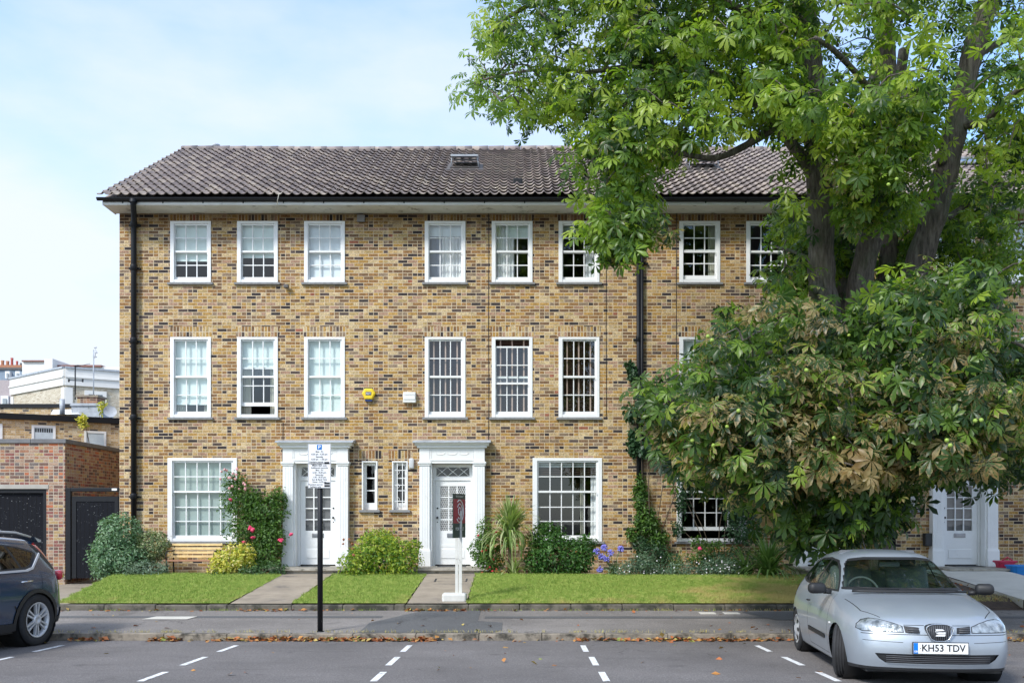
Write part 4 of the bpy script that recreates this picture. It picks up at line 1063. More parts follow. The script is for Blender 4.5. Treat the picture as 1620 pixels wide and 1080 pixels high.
# order: nearest the pair axis first (house 1 is mirrored)
H=[]
H.append(house(0,-3.0,-1,fx(189),dict(f2=[D('blindblue',cov=1.0),D('blind',cov=.56),D('blind',cov=.62)],f1=[D('blind_curtain',cov=.955),D('blind_curtain',cov=.36,open_=.24),D('blind_curtain',cov=.84)],g=D('sheer',cov=1.0),hinge=-1),
  'yellow brick end terrace house with the bench and climbing rose, leftmost of the row'))
H.append(house(1,-3.0,1,fx(1011),dict(f2=[D('white_right'),D('white_left'),D('dark_curtain_right')],f1=[D('slats'),D('slats_open',uopen=.18),D('slats')],g=D('both_curtains',cov=.08),mesh=True,hinge=1,grille=True),
  'yellow brick terraced house whose white door has a lattice grille, between the two black downpipes'))
H.append(house(2,fx(1414),-1,fx(1011),dict(f2=[D('none'),D('none'),D('dark_cream_right',open_=.06)],f1=[D('none'),D('blind',cov=.3),D('blind',cov=.9)],g=D('none',open_=.18),hinge=-1),
  'yellow brick terraced house half hidden by the chestnut, right of the middle black downpipe'))
H.append(house(3,fx(1414),1,fx(1414)+5.84,dict(f2=[D('blindblue',cov=1.0),D('blindblue',cov=.9),D('none')],f1=[D('blind',cov=.5),D('none'),D('none')],g=D('sheer',cov=1.0),hinge=1),
  'yellow brick terraced house furthest right, its white door beyond the silver car'))
downpipe(H[0],fx(213),8.8,.62,collars=(fz(357),fz(425),fz(540),fz(661),fz(785)))
downpipe(H[1],fx(1009),8.8,.60,.045,False,collars=(fz(415),fz(537),fz(660)))
downpipe(H[2],fx(1014.5),8.8,.60,.038,False,collars=(fz(417),))
downpipe(H[2],fx(1411),8.8,.60,.05,False,collars=(fz(600),fz(440)))
# cables on the front
m=MB()
for px,a,b in ((773,332,700),(959,350,660),(1070,335,640)):
    m.tube([(fx(px)+.004*math.sin(k),YF-.008,fz(a+(b-a)*k/10)) for k in range(11)],.007,5)
m.tube([(fx(448),YF-.008,fz(668)),(fx(447),YF-.008,fz(735))],.006,5)
m.build_each('cable',M['plastic'],H[1])
# overflow wire hanging over the left eaves
m=MB(); m.tube([at(463,290,22.4),at(452,300,21.6),at(441,308,21.05),at(439,318,21.12),at(438,330,21.3)],.008,5); m.build('cable',M['conc_pale'],H[0])
# rooflights & vents
def rooflight(par,px,py,w,op=True):
    t=.55; 
    for _ in range(30):
        y,z=roofpt(t); pyy=HY-(z-CH)*F/y; t-= (py-pyy)*.0009*-1 if False else 0; 
        t+= (pyy-py)*.004
    y,z=roofpt(t); x=(px-CX)*y/F; sl=math.atan2(RZ-EZ,RY-EY)
    Mx=Matrix.Translation((x,y,z+.05))@Matrix.Rotation(sl,4,'X'); h=.33
    def add(mb,x0,x1,y0,y1,z0,z1,MM=Mx):
        bm=bmesh.new(); bmesh.ops.create_cube(bm,size=1)
        for v in bm.verts: v.co=MM@Vector(((x0+x1)/2+v.co.x*(x1-x0),(y0+y1)/2+v.co.y*(y1-y0),(z0+z1)/2+v.co.z*(z1-z0)))
        mb.bm(bm)
    f=MB(); add(f,-w/2-.05,-w/2,-h,h,-.05,.05); add(f,w/2,w/2+.05,-h,h,-.05,.05); add(f,-w/2,w/2,-h,-h+.06,-.05,.05); add(f,-w/2,w/2,h-.06,h,-.05,.05)
    add(f,-w/2-.16,w/2+.16,-h-.16,-h,-.02,.015); add(f,-w/2-.14,-w/2-.05,-h,h,-.03,.012); add(f,w/2+.05,w/2+.14,-h,h,-.03,.012)
    fo=f.build('rooflight',M['lead_dark'],par)
    s=MB(); add(s,-w/2+.005,w/2-.005,-h+.06,h-.06,-.20,-.16); s.build('shaft',M['curtain_cream'],fo)
    # sash pivoted open at its top third
    MS=Mx@Matrix.Translation((0,h,.09))@Matrix.Rotation(-(sl*.62) if op else 0,4,'X')@Matrix.Translation((0,-h,0))
    q=MB(); a=w/2+.03
    add(q,-a,-a+.05,-h,h,0,.045,MS); add(q,a-.05,a,-h,h,0,.045,MS); add(q,-a+.05,a-.05,-h,-h+.05,0,.045,MS); add(q,-a+.05,a-.05,h-.05,h,0,.045,MS)
    q.build('sash',M['lead'],fo)
    if op:
        ar=MB()
        for s_ in (-1,1): ar.tube([Mx@Vector((s_*(w/2+.04),-h+.05,.05)),MS@Vector((s_*(w/2),-h+.08,0))],.014,5)
        ar.build('stay_arm',M['lead'],fo)
    g=MB(); add(g,-a+.05,a-.05,-h+.05,h-.05,.018,.024,MS); g.build('pane',M['cardark'],fo)
rooflight(H[1],736,267,.62); rooflight(H[2],1110,269,.66); rooflight(H[3],1530,264,.6,False)
m=MB(); p=at(819,289,22.35); m.cbox(p.x-.11,p.x+.11,p.y-.12,p.y+.25,p.z-.08,p.z+.07,.02); m.build('roof_vent',M['black'],H[1])
m=MB(); p=at(342,233,26.6); m.lathe([(.09,-.35),(.09,.02),(.105,.03),(.105,.07),(.0,.075)],(p.x,p.y,p.z),'z',12)
for k in range(8): m.box(p.x+.09*math.cos(k*PI/4)-.008,p.x+.09*math.cos(k*PI/4)+.008,p.y+.09*math.sin(k*PI/4)-.008,p.y+.09*math.sin(k*PI/4)+.008,p.z+.02,p.z+.06)
m.build('flue',M['lead'],H[0])
# ---------- things fixed on the front ----------
M['yellow']=simple('yellow_plastic',(.80,.58,.02),.4,var=.06)
M['navy']=simple('navy_print',(.01,.03,.12),.4)
M['whiteplastic']=simple('white_plastic',(.78,.78,.76),.4,var=.04)
def bell_box():
    cx,cz=fx(584),fz(624); r=empty('alarm_box',(cx,YF,cz),'yellow hexagonal alarm bell box on the brick wall','alarm box')
    m=MB(); hexp=[(cx-.155,cz+.02),(cx-.085,cz+.13),(cx+.085,cz+.13),(cx+.155,cz+.02),(cx+.085,cz-.115),(cx-.085,cz-.115)]
    m.prism(hexp,YF-.09,YF); 
    inner=[(cx+(x-cx)*.8,cz+(z-cz)*.8) for x,z in hexp]
    m.add([(x,YF-.09,z) for x,z in hexp]+[(x,YF-.105,z) for x,z in inner],[(i,(i+1)%6,6+(i+1)%6,6+i) for i in range(6)]+[tuple(range(6,12))])
    fixn(m.build('casing',M['yellow'],r))
    b=MB(); b.box(cx-.08,cx+.08,YF-.08,YF,cz-.165,cz-.115); b.build('lamp',M['navy'],r); b=MB(); b.box(cx-.065,cx+.065,YF-.109,YF-.105,cz-.025,cz+.05); b.build('badge',M['navy'],r)
    t=MB(); add_text(t,'ADT',.062,(cx,YF-.111,cz+.012),(1,0,0),(0,0,1),width=.115); t.build('lettering',M['whiteplastic'],r)
bell_box()
m=MB(); cx,cz=fx(648.5),fz(629); m.cbox(cx-.145,cx+.145,YF-.11,YF,cz-.12,cz+.12,.01); m.box(cx-.13,cx+.13,YF-.125,YF-.11,cz+.06,cz+.11); m.box(cx-.13,cx+.13,YF-.125,YF-.11,cz-.05,cz+.045)
o=m.build('vent_box',M['whiteplastic'],label='white louvred vent box on the brick wall right of the yellow alarm',cat='vent')
m=MB(); cx,cz=fx(651.5),fz(733); bm=bmesh.new(); bmesh.ops.create_cube(bm,size=1)
for v in bm.verts: v.co=Vector((cx+v.co.x*.115,YF-.055+v.co.y*.11,cz+v.co.z*.24))
bmesh.ops.bevel(bm,geom=bm.edges[:],offset=.03,segments=3,affect='EDGES',profile=.5); m.bm(bm,0,True); m.build('wall_lamp',simple('grey_opal_plastic',(.55,.56,.57),.3,var=.04),label='small pale grey bulkhead lamp on the wall left of the lattice door',cat='wall lamp')
m=MB(); cx,cz=fx(571.5),fz(347); m.cbox(cx-.09,cx+.09,YF-.06,YF,cz-.07,cz+.09,.01); m.build('junction_box',simple('grey_box_paint',(.20,.19,.19),.6),label='small grey box high on the brick wall under the eaves',cat='junction box')
m=MB(); cx,cz=fx(452),fz(454); m.tube([(cx-.03,YF,cz+.03),(cx,YF-.08,cz),(cx+.05,YF-.11,cz-.01)],.02,8); m.cbox(cx-.02,cx+.09,YF-.14,YF-.05,cz-.045,cz+.035,.012); m.build('security_sensor',M['lead_dark'],label='small dark security sensor below the top left windows',cat='sensor')
m=MB(); cx,cz=(1467-CX)*21.8/F,fz(853); m.cbox(cx-.10,cx+.10,YF-.16,YF,cz-.15,cz+.15,.02); m.build('letter_box',M['plastic'],label='black box on the wall left of the far right door',cat='box')
# ================= cars =================
def paint(name,col,flake=.6,rough=.32):
    m,nt,b=mat0(name); n=noise(nt,1.4,4,.6)
    nt.links.new(ramp(nt,n,[(.3,[x*.93 for x in col]),(.7,[x*1.05 for x in col])]),b.inputs['Base Color'])
    b.inputs['Metallic'].default_value=flake; b.inputs['Roughness'].default_value=rough; b.inputs['Coat Weight'].default_value=.8; b.inputs['Coat Roughness'].default_value=.07
    return m
M['silver']=paint('silver_car_paint',(.345,.385,.43),.35,.40)
M['navycar']=paint('dark_blue_car_paint',(.02,.05,.105),.25,.22)
M['seam']=simple('dark_seam',(.02,.02,.02),.8)
M['rubbertrim']=simple('rubber_trim',(.015,.015,.016),.55)
M['seat']=simple('dark_seat_fabric',(.10,.105,.11),.9)
M['dash']=simple('dark_dash_plastic',(.07,.072,.075),.7)
M['alloy']=simple('silver_wheel_paint',(.62,.63,.65),.35,metal=.35,var=.04)
M['chrome']=simple('bright_metal',(.75,.76,.78),.15,metal=1,var=.02)
M['plate']=simple('number_plate_white',(.80,.80,.80),.35,var=.02)
M['plateblue']=simple('plate_blue',(.0,.18,.62),.35)
M['ink']=simple('black_print',(.01,.01,.012),.4)
M['redlens']=simple('red_lamp_lens',(.50,.012,.03),.15,var=.1,coat=1)
def lamp_mat():
    m,nt,b=mat0('headlamp_reflector'); n=noise(nt,14,3,.5)
    nt.links.new(ramp(nt,n,[(.35,(.10,.115,.12)),(.5,(.30,.33,.345)),(.72,(.52,.56,.58))]),b.inputs['Base Color'])
    b.inputs['Metallic'].default_value=.35; b.inputs['Roughness'].default_value=.25; b.inputs['Coat Weight'].default_value=1; bump(nt,b,n,.5,.03); return m
M['lamp']=lamp_mat()
BUMP=True
def car_shell(st,front,rear,bowf,bowr,nlev=4):
    """st: list of stations (x,[(y,z)*6 top, centre->shoulder],[(y,z)*nlev side, downwards],bow);
    front/rear: x offsets for the rows under the lip. Returns a subdivided bmesh."""
    bm=bmesh.new(); ring=[]
    for x,top,side,bow in st:
        pts=[]
        top=[(y_,z_+(.009 if q_==2 and x>.95 and BUMP else 0)-(.005 if q_==1 and x>.95 and BUMP else 0)) for q_,(y_,z_) in enumerate(top)]
        half=[(x-bow*(y/.8)**2.2 if bow>0 else x+(-bow)*(y/.8)**2.2,y,z) for y,z in top]+[(x-bow*(abs(y)/.8)**2.2 if bow>0 else x+(-bow)*(abs(y)/.8)**2.2,y,z) for y,z in side]
        left=[(p[0],p[1],p[2]) for p in half]; right=[(p[0],-p[1],p[2]) for p in half[1:]]
        ring.append([bm.verts.new(p) for p in left[::-1]+right])        # left bottom .. centre .. right bottom
    n=len(ring[0])
    for i in range(len(ring)-1):
        for j in range(n-1): bm.faces.new((ring[i][j],ring[i][j+1],ring[i+1][j+1],ring[i+1][j]))
    def cap(rg,xs,bow,ysc,sgn):
        prev=rg[nlev:n-nlev]; ntop=len(prev)
        for k in range(nlev):
            L=rg[nlev-1-k]; Rr=rg[n-nlev+k]; row=[L]
            wk=abs(L.co.y)
            for q in range(1,ntop-1):
                yy=prev[q].co.y/abs(prev[0].co.y)*wk if k==0 else prev[q].co.y/abs(prev[0].co.y)*wk
                z=L.co.z; x=xs[k]-sgn*bow*(abs(yy)/.8)**2.2
                row.append(bm.verts.new((x,yy,z)))
            row.append(Rr)
            for q in range(ntop-1): bm.faces.new((prev[q],row[q],row[q+1],prev[q+1]) if sgn>0 else (prev[q+1],row[q+1],row[q],prev[q]))
            prev=row
    cap(ring[0],front,bowf,1,1); cap(ring[-1],rear,bowr,1,-1)
    bmesh.ops.recalc_face_normals(bm,faces=bm.faces)
    me=bpy.data.meshes.new('tmp'); bm.to_mesh(me); bm.free(); ob=bpy.data.objects.new('tmp',me); COL.objects.link(ob)
    md=ob.modifiers.new('s','SUBSURF'); md.levels=3; md.render_levels=3
    dg=bpy.context.evaluated_depsgraph_get(); dg.update(); me2=bpy.data.meshes.new_from_object(ob.evaluated_get(dg))
    bm=bmesh.new(); bm.from_mesh(me2); bpy.data.objects.remove(ob); bpy.data.meshes.remove(me2)
    for f in bm.faces: f.smooth=True
    bm.faces.layers.int.new('pid'); return bm
AX={'y':(0,2,1),'x':(1,2,0),'z':(0,1,2)}
def carve(bm,poly,axis,pid,cond,only=0):
    "cut the outline into the shell and mark the faces inside it"
    a,b,c=AX[axis]; lay=bm.faces.layers.int['pid']; n=len(poly)
    lo=[min(p[0] for p in poly)-.001,min(p[1] for p in poly)-.001]; hi=[max(p[0] for p in poly)+.001,max(p[1] for p in poly)+.001]
    def near():
        r=[]
        for f in bm.faces:
            if f[lay]!=only or not cond(f): continue
            us=[v.co[a] for v in f.verts]; vs=[v.co[b] for v in f.verts]
            if max(us)<lo[0] or min(us)>hi[0] or max(vs)<lo[1] or min(vs)>hi[1]: continue
            r.append(f)
        return r
    for i in range(n):
        p,q=poly[i],poly[(i+1)%n]; co=[0,0,0]; no=[0,0,0]; co[a],co[b]=p; no[a],no[b]=(q[1]-p[1]),-(q[0]-p[0])
        if no[a]==0 and no[b]==0: continue
        fs=near(); es={e for f in fs for e in f.edges}; vs={v for f in fs for v in f.verts}
        bmesh.ops.bisect_plane(bm,geom=list(fs)+list(es)+list(vs),plane_co=Vector(co),plane_no=Vector(no).normalized(),dist=1e-5)
    P=[tuple(p) for p in poly]
    for f in near():
        c_=f.calc_center_median()
        if inpoly(np.array([c_[a]]),np.array([c_[b]]),P)[0]: f[lay]=pid
def split_parts(bm):
    lay=bm.faces.layers.int['pid']; parts={}
    for f in bm.faces: parts.setdefault(f[lay],[]).append(f)
    bm.normal_update(); out={}
    for pid,fs in parts.items():
        vm={}; V=[];N=[];Fs=[]
        for f in fs:
            idx=[]
            for v in f.verts:
                if v.index not in vm or True:
                    k=v
                    if k not in vm: vm[k]=len(V); V.append(v.co.copy()); N.append(v.normal.copy())
                    idx.append(vm[k])
            Fs.append(idx)
        out[pid]=(V,N,Fs)
    bm.free(); return out
def inset_poly(P,d):
    n=len(P); ar=sum(P[i][0]*P[(i+1)%n][1]-P[(i+1)%n][0]*P[i][1] for i in range(n)); s=1 if ar>0 else -1
    o=[]
    for i in range(n):
        p0,p1,p2=Vector(P[i-1]),Vector(P[i]),Vector(P[(i+1)%n]); e1=(p1-p0).normalized(); e2=(p2-p1).normalized()
        n1=Vector((-e1.y,e1.x))*s; n2=Vector((-e2.y,e2.x))*s; b=(n1+n2); 
        b=b/max(.35,(1+n1.dot(n2))) ; o.append((p1.x+b.x*d,p1.y+b.y*d))
    return o
def circle(cx,cz,r,n=28): return [(cx+r*math.cos(2*PI*i/n),cz+r*math.sin(2*PI*i/n)) for i in range(n)]
def smoothpoly(P,it=2,keep=.2):
    for _ in range(it):
        Q=[]
        for i in range(len(P)):
            a,b=P[i],P[(i+1)%len(P)]; Q+= [(a[0]*(1-keep)+b[0]*keep,a[1]*(1-keep)+b[1]*keep),(a[0]*keep+b[0]*(1-keep),a[1]*keep+b[1]*(1-keep))]
        P=Q
    return P
def emit(parts,pid,name,mat,parent,off=0.0,smooth=True,thick=0):
    if pid not in parts: return None
    V,N,Fs=parts[pid]; mb=MB(); vs=[v+n_*off for v,n_ in zip(V,N)]
    mb.add(vs,Fs,0,smooth)
    if pid in (3,4,5,6,12,14): return mb.build_each(name,mat,parent,local=True)[0]
    return mb.build(name,mat,parent,local=True)
def wheel(par,x,y,R_,w,side,steer=0,style='cap',name='wheel'):
    e=bpy.data.objects.new(name,None); COL.objects.link(e); e.parent=par; e.location=(x,y,R_); e.rotation_euler=(0,0,R(steer)); e.empty_display_size=.1
    s=side; h=w/2
    t=MB(); rr=R_*.66 if style=='cap' else R_*.68
    prof=[(rr,-h*.80*s),(rr+.02,-h*.95*s),(R_-.03,-h*1.0*s),(R_-.008,-h*.86*s),(R_,-h*.7*s)]
    for g in (-.45,-.15,.15,.45):
        prof+= [(R_,(g*h-.009)*s),(R_-.009,(g*h-.006)*s),(R_-.009,(g*h+.006)*s),(R_,(g*h+.009)*s)]
    prof+=[(R_,h*.7*s),(R_-.008,h*.86*s),(R_-.03,h*1.0*s),(rr+.02,h*.95*s),(rr,h*.80*s)]
    t.lathe(prof,(0,0,0),'y',48); t.lathe([(rr,h*.8*s),(rr,-h*.8*s)],(0,0,0),'y',32)
    # tread blocks
    for k in range(60):
        a=2*PI*k/60
        for g in (-.78,-.3,0,.3,.78):
            a2=a+g*.05; c=Vector((math.cos(a2)*(R_+.0005),g*h*s,math.sin(a2)*(R_+.0005)))
    t.build('tyre',M['rubber'],e,local=True)
    r=MB(); yo=h*.80*s
    r.lathe([(rr,yo+.012*s),(rr-.012,yo+.014*s),(rr-.03,yo-.01*s),(rr-.035,yo-.05*s)],(0,0,0),'y',40)
    if style=='cap':
        r.lathe([(rr-.03,yo-.0*s),(rr*.62,yo+.012*s),(rr*.35,yo+.024*s),(.03,yo+.026*s),(0,yo+.026*s)],(0,0,0),'y',40)
        rim=r.build('rim',M['alloy'],e,local=True)
        b=MB()
        for k in range(7):
            a=2*PI*k/7; c=Vector((math.cos(a)*rr*.70,yo+.0125*s,math.sin(a)*rr*.70)); u=Vector((math.cos(a),0,math.sin(a))); v=Vector((-math.sin(a),0,math.cos(a)))
            pts=[c+u*.036*pu*rr/.19+v*.022*pv_*rr/.19 for pu,pv_ in ((-1,-.5),(-.6,-1),(.6,-1.3),(1,-.9),(1,.9),(.6,1.3),(-.6,1),(-1,.5))]
            b.add([(p.x,yo+(.012+.012*(1-((p.x**2+p.z**2)**.5-rr*.35)/(rr*.65)))*s+.004*s,p.z) for p in pts],[tuple(range(8)) if s>0 else tuple(range(8))])
        b.build_each('vent_hole',M['seam'],e,local=True)
    else:
        for k in range(6):
            a=2*PI*k/6+PI/2; u=Vector((math.cos(a),0,math.sin(a))); v=Vector((-math.sin(a),0,math.cos(a)))
            for q in (-1,1):
                p0=u*.05+v*.016*q; p1=u*(rr-.02)+v*.034*q
                P4=[p0+v*.010,p0-v*.010,p1-v*.013,p1+v*.013]
                r.add([(p.x,yo+.004*s,p.z) for p in P4]+[(p.x,yo-.03*s,p.z) for p in P4],[(0,1,2,3),(0,4,5,1),(1,5,6,2),(2,6,7,3),(3,7,4,0)])
        r.lathe([(.075,yo-.02*s),(.07,yo+.012*s),(.035,yo+.016*s),(.03,yo+.004*s),(0,yo+.004*s)],(0,0,0),'y',24)
        rim=r.build('rim',M['alloy'],e,local=True)
        b=MB(); b.lathe([(0,yo-.055*s),(rr-.02,yo-.05*s)],(0,0,0),'y',32); b.build('brake_disc',M['seam'],e,local=True)
    return e
def rbox(mb,c,s,rot=(0,0,0),bev=.05,seg=3):
    bm=bmesh.new(); bmesh.ops.create_cube(bm,size=1)
    for v in bm.verts: v.co=Vector((v.co.x*s[0],v.co.y*s[1],v.co.z*s[2]))
    bmesh.ops.bevel(bm,geom=bm.edges[:],offset=bev,segments=seg,affect='EDGES',profile=.5)
    from mathutils import Euler
    mb.bm(bm,0,True,Matrix.Translation(c)@Euler(rot).to_matrix().to_4x4())
def car_root(name,xy,heading,label,z):
    e=empty(name,(xy[0],xy[1],z),label,'car'); hx,hy=heading; e.rotation_euler=(0,-math.atan(.022)*(-hy),math.atan2(hy,hx)); return e
def wells(par,xs,y,R_,w):
    m=MB()
    for x in xs:
        for s in (-1,1):
            q=MB(); q.lathe([(R_*1.13,s*y),(R_*1.13,s*(y-w)),(0,s*(y-w))],(x,0,R_),'y',28); q.build('wheel_arch_liner',M['rubbertrim'],par,local=True)
    return m
def interior(par,x0,x1,halfw,zf,belt,wheel_side,dashx,roofz):
    m=MB()
    for s in (-1,1):
        yc=s*halfw*.48
        rbox(m,(x0,yc,zf+.22),(.52,.50,.20),(0,R(-8),0),.07); rbox(m,(x0-.30,yc,zf+.52),(.15,.50,.62),(0,R(-18),0),.065); rbox(m,(x0-.42,yc,zf+.90),(.09,.26,.18),(0,R(-12),0),.04)
    rbox(m,(x1,0,zf+.22),(.5,halfw*1.7,.2),(0,R(-6),0),.07); rbox(m,(x1-.28,0,zf+.48),(.14,halfw*1.7,.55),(0,R(-20),0),.06)
    for s in (-1,0,1): rbox(m,(x1-.38,s*halfw*.5,zf+.80),(.08,.24,.14),(0,R(-12),0),.035)
    m.build('seat',M['seat'],par,local=True)
    d=MB(); rbox(d,(dashx,0,belt-.12),(.44,halfw*1.86,.22),(0,R(6),0),.06); d.box(dashx-.2,dashx+.5,-halfw*.9,halfw*.9,zf,zf+.05); d.box(-1.5,dashx,-halfw*.93,halfw*.93,zf-.06,zf); d.build('dashboard',M['dash'],par,local=True)
    t=MB(); c=Vector((dashx-.33,wheel_side*halfw*.48,belt-.03)); tl=R(25)
    ring=[c+Vector((math.sin(tl)*math.sin(a)*.185*-1,math.cos(a)*.185,math.cos(tl)*math.sin(a)*.185)) for a in np.linspace(0,2*PI,29)]
    t.tube(ring,.015,8,cap=False)
    for a in (0.1,PI-.1,-PI/2): t.tube([c,c+Vector((-math.sin(tl)*math.sin(a)*.18,math.cos(a)*.18,math.cos(tl)*math.sin(a)*.18))],.016,6)
    t.tube([c,c+Vector((.25,0,-.1))],.03,8); t.build('steering_wheel',M['dash'],par,local=True)
def remap(root,a,b):
    for o in root.children_recursive:
        if o.type!='MESH' or (o.parent!=root and o.parent.name.startswith('wheel')) or o.name.startswith('wheel_arch_liner'): continue
        for v in o.data.vertices: v.co.z=float(np.interp(v.co.z,a,b))
def hatch():
    hd=Vector((-.122,-.9925)); root=car_root('parked_car',(4.36,11.15),hd,'small silver three-door hatchback parked facing the road under the tree',gz(11.15))
    def st(x,ys,zs,side,bow): return (x,list(zip(ys,zs)),side,bow)
    sd=lambda a,b,c,d:[(a,.64),(b,.50),(c,.35),(d,.20)]
    S_=[st(1.885,[0,.20,.40,.54,.64,.71],[.725,.727,.72,.71,.70,.675],[(.735,.60),(.755,.48),(.75,.34),(.70,.21)],.20),
        st(1.72,[0,.22,.44,.58,.69,.76],[.80,.80,.785,.77,.745,.695],[(.785,.61),(.795,.49),(.79,.34),(.76,.20)],.15),
        st(1.45,[0,.24,.46,.61,.725,.79],[.875,.872,.86,.845,.81,.74],[(.825,.64),(.84,.50),(.83,.34),(.80,.20)],.09),
        st(1.12,[0,.25,.48,.63,.745,.80],[.93,.93,.92,.90,.86,.78],[(.84,.66),(.85,.51),(.84,.34),(.81,.20)],.06),
        st(.93,[0,.25,.48,.64,.75,.80],[.96,.96,.955,.935,.89,.80],[(.84,.67),(.85,.51),(.835,.34),(.80,.19)],.10),
        st(.86,[0,.25,.48,.65,.752,.80],[.985,.985,.978,.958,.905,.81],[(.84,.67),(.85,.51),(.83,.34),(.79,.19)],.16),
        st(.55,[0,.24,.44,.60,.755,.805],[1.165,1.162,1.15,1.115,.925,.82],[(.842,.68),(.85,.51),(.83,.34),(.79,.19)],.14),
        st(.20,[0,.22,.42,.545,.758,.81],[1.335,1.332,1.315,1.27,.935,.83],[(.845,.68),(.85,.51),(.83,.34),(.79,.19)],.10),
        st(.06,[0,.22,.41,.55,.76,.81],[1.375,1.372,1.355,1.305,.94,.83],[(.845,.68),(.85,.51),(.83,.34),(.79,.19)],.06),
        st(-.45,[0,.22,.41,.56,.762,.812],[1.405,1.402,1.385,1.33,.955,.84],[(.847,.68),(.852,.51),(.83,.34),(.79,.19)],.01),
        st(-.95,[0,.22,.41,.55,.755,.815],[1.395,1.392,1.375,1.32,.975,.855],[(.85,.69),(.855,.52),(.84,.34),(.80,.20)],-.01),
        st(-1.35,[0,.22,.40,.53,.735,.805],[1.36,1.357,1.34,1.285,1.0,.87],[(.845,.70),(.85,.52),(.835,.34),(.80,.21)],-.03),
        st(-1.60,[0,.22,.39,.51,.70,.785],[1.31,1.307,1.29,1.235,1.01,.88],[(.825,.70),(.835,.52),(.82,.34),(.78,.22)],-.06),
        st(-1.76,[0,.24,.44,.57,.68,.75],[1.08,1.078,1.06,1.03,.97,.87],[(.80,.70),(.81,.52),(.80,.34),(.75,.23)],-.10),
        st(-1.86,[0,.25,.45,.58,.66,.72],[.98,.978,.96,.94,.90,.82],[(.76,.69),(.78,.52),(.77,.35),(.72,.24)],-.12)]
    bm=car_shell(S_,[1.945,1.985,1.98,1.93],[-1.92,-1.97,-1.97,-1.92],.20,.12)
    side=lambda f: abs(f.normal.y)>.35
    RW=.288; fxl,rxl=1.15,-1.31
    for x in (fxl,rxl): 
        carve(bm,circle(x,RW,.345),'y',1,lambda f: abs(f.calc_center_median().y)>.5)
    # side glass: black surround then glass
    DLO=[(.66,.955),(.40,1.10),(.16,1.225),(-.02,1.285),(-.45,1.315),(-.95,1.300),(-1.22,1.24),(-1.42,1.13),(-1.50,1.05),(-1.10,1.00),(-.5,.972)]
    gcond=lambda f: abs(f.normal.y)>.35 and f.calc_center_median().z>.9
    carve(bm,DLO,'y',2,gcond)
    inn=inset_poly(DLO,.022)
    d1=[(.58,.978),(.37,1.095),(.14,1.205),(-.03,1.262),(-.30,1.285),(-.36,.985)]; d2=[(-.42,.985),(-.355,1.286),(-.45,1.290),(-.93,1.277),(-1.19,1.22),(-1.38,1.12),(-1.43,1.065),(-1.09,1.022)]
    carve(bm,d1,'y',3,gcond,only=2); carve(bm,d2,'y',3,gcond,only=2)
    wsf=lambda f: f.normal.x>.25 and f.calc_center_median().x>0 and f.calc_center_median().z>.9
    WS=[(-.67,.985),(.67,.985),(.625,1.08),(.545,1.245),(.50,1.305),(.3,1.325),(-.3,1.325),(-.50,1.305),(-.545,1.245),(-.625,1.08)]
    carve(bm,WS,'x',2,wsf); carve(bm,inset_poly(WS,.026),'x',4,wsf,only=2)
    rwf=lambda f: f.normal.x<-.25 and f.calc_center_median().z>.9
    RWp=[(-.56,1.07),(.56,1.07),(.46,1.29),(-.46,1.29)]
    carve(bm,RWp,'x',2,rwf); carve(bm,inset_poly(RWp,.025),'x',14,rwf,only=2)
    ff=lambda f: f.normal.x>.12 and f.calc_center_median().x>1.3
    for s in (-1,1):
        HL=[(s*y,z-.03) for y,z in ((.325,.63),(.33,.695),(.42,.728),(.53,.757),(.62,.765),(.69,.745),(.735,.70),(.745,.655),(.70,.63))]
        if s<0: HL=HL[::-1]
        hc=lambda f: f.normal.x>.05 and f.calc_center_median().x>1.25
        carve(bm,HL,'x',9,hc); carve(bm,inset_poly(HL,.007),'x',5,hc,only=9)
        VT=[(s*y,z) for y,z in ((.175,.595),(.185,.655),(.322,.668),(.312,.597))]
        if s<0: VT=VT[::-1]
        carve(bm,VT,'x',6,ff)
    GR=[(a,b-.02) for a,b in smoothpoly([(-.125,.695),(-.06,.715),(.06,.715),(.125,.695),(.13,.65),(.075,.545),(-.075,.545),(-.13,.65)],1)]
    GRi=[(a*1.0,b) for a,b in GR]
    carve(bm,GRi,'x',7,ff)
    LI=[(-.60,.385),(.60,.385),(.56,.33),(.50,.288),(-.50,.288),(-.56,.33)]
    carve(bm,LI,'x',8,ff)
    # seams
    def seam(poly,axis,cond): carve(bm,poly,axis,9,cond)
    sidec=lambda f: abs(f.normal.y)>.4 and f.calc_center_median().z<1.0
    seam([(.70,.24),(.705,.24),(.745,.60),(.70,.93),(.692,.93),(.737,.60)],'y',sidec)
    seam([(-.40,.24),(-.393,.24),(-.40,.5),(-.425,.955),(-.433,.955),(-.408,.5)],'y',sidec)
    seam([(-.4,.245),(.7,.235),(.7,.242),(-.4,.252)],'y',sidec)
    topc=lambda f: f.normal.z>.3 and f.calc_center_median().z>.6
    for s in (-1,1):
        P=[(.98,s*.70),(1.50,s*.655),(1.74,s*.52),(1.74,s*.511),(1.50,s*.645),(.98,s*.692)]
        if s<0: P=P[::-1]
        seam(P,'z',topc)
    seam([(-.32,.672),(.32,.672),(.32,.678),(-.32,.678)],'x',lambda f:f.normal.x>.1 and f.calc_center_median().x>1.5 and abs(f.calc_center_median().y)>.128)
    carve(bm,[(-.36,.415),(.60,.40),(.62,.425),(.60,.452),(-.36,.468)],'y',10,sidec)    # rubbing strip
    seam([(-.71,.578),(.71,.578),(.71,.585),(-.71,.585)],'x',ff)
    for s in (-1,1):
        P=[(s*.34,.500),(s*.70,.512),(s*.70,.517),(s*.34,.505)]
        if s<0: P=P[::-1]
        seam(P,'x',ff)
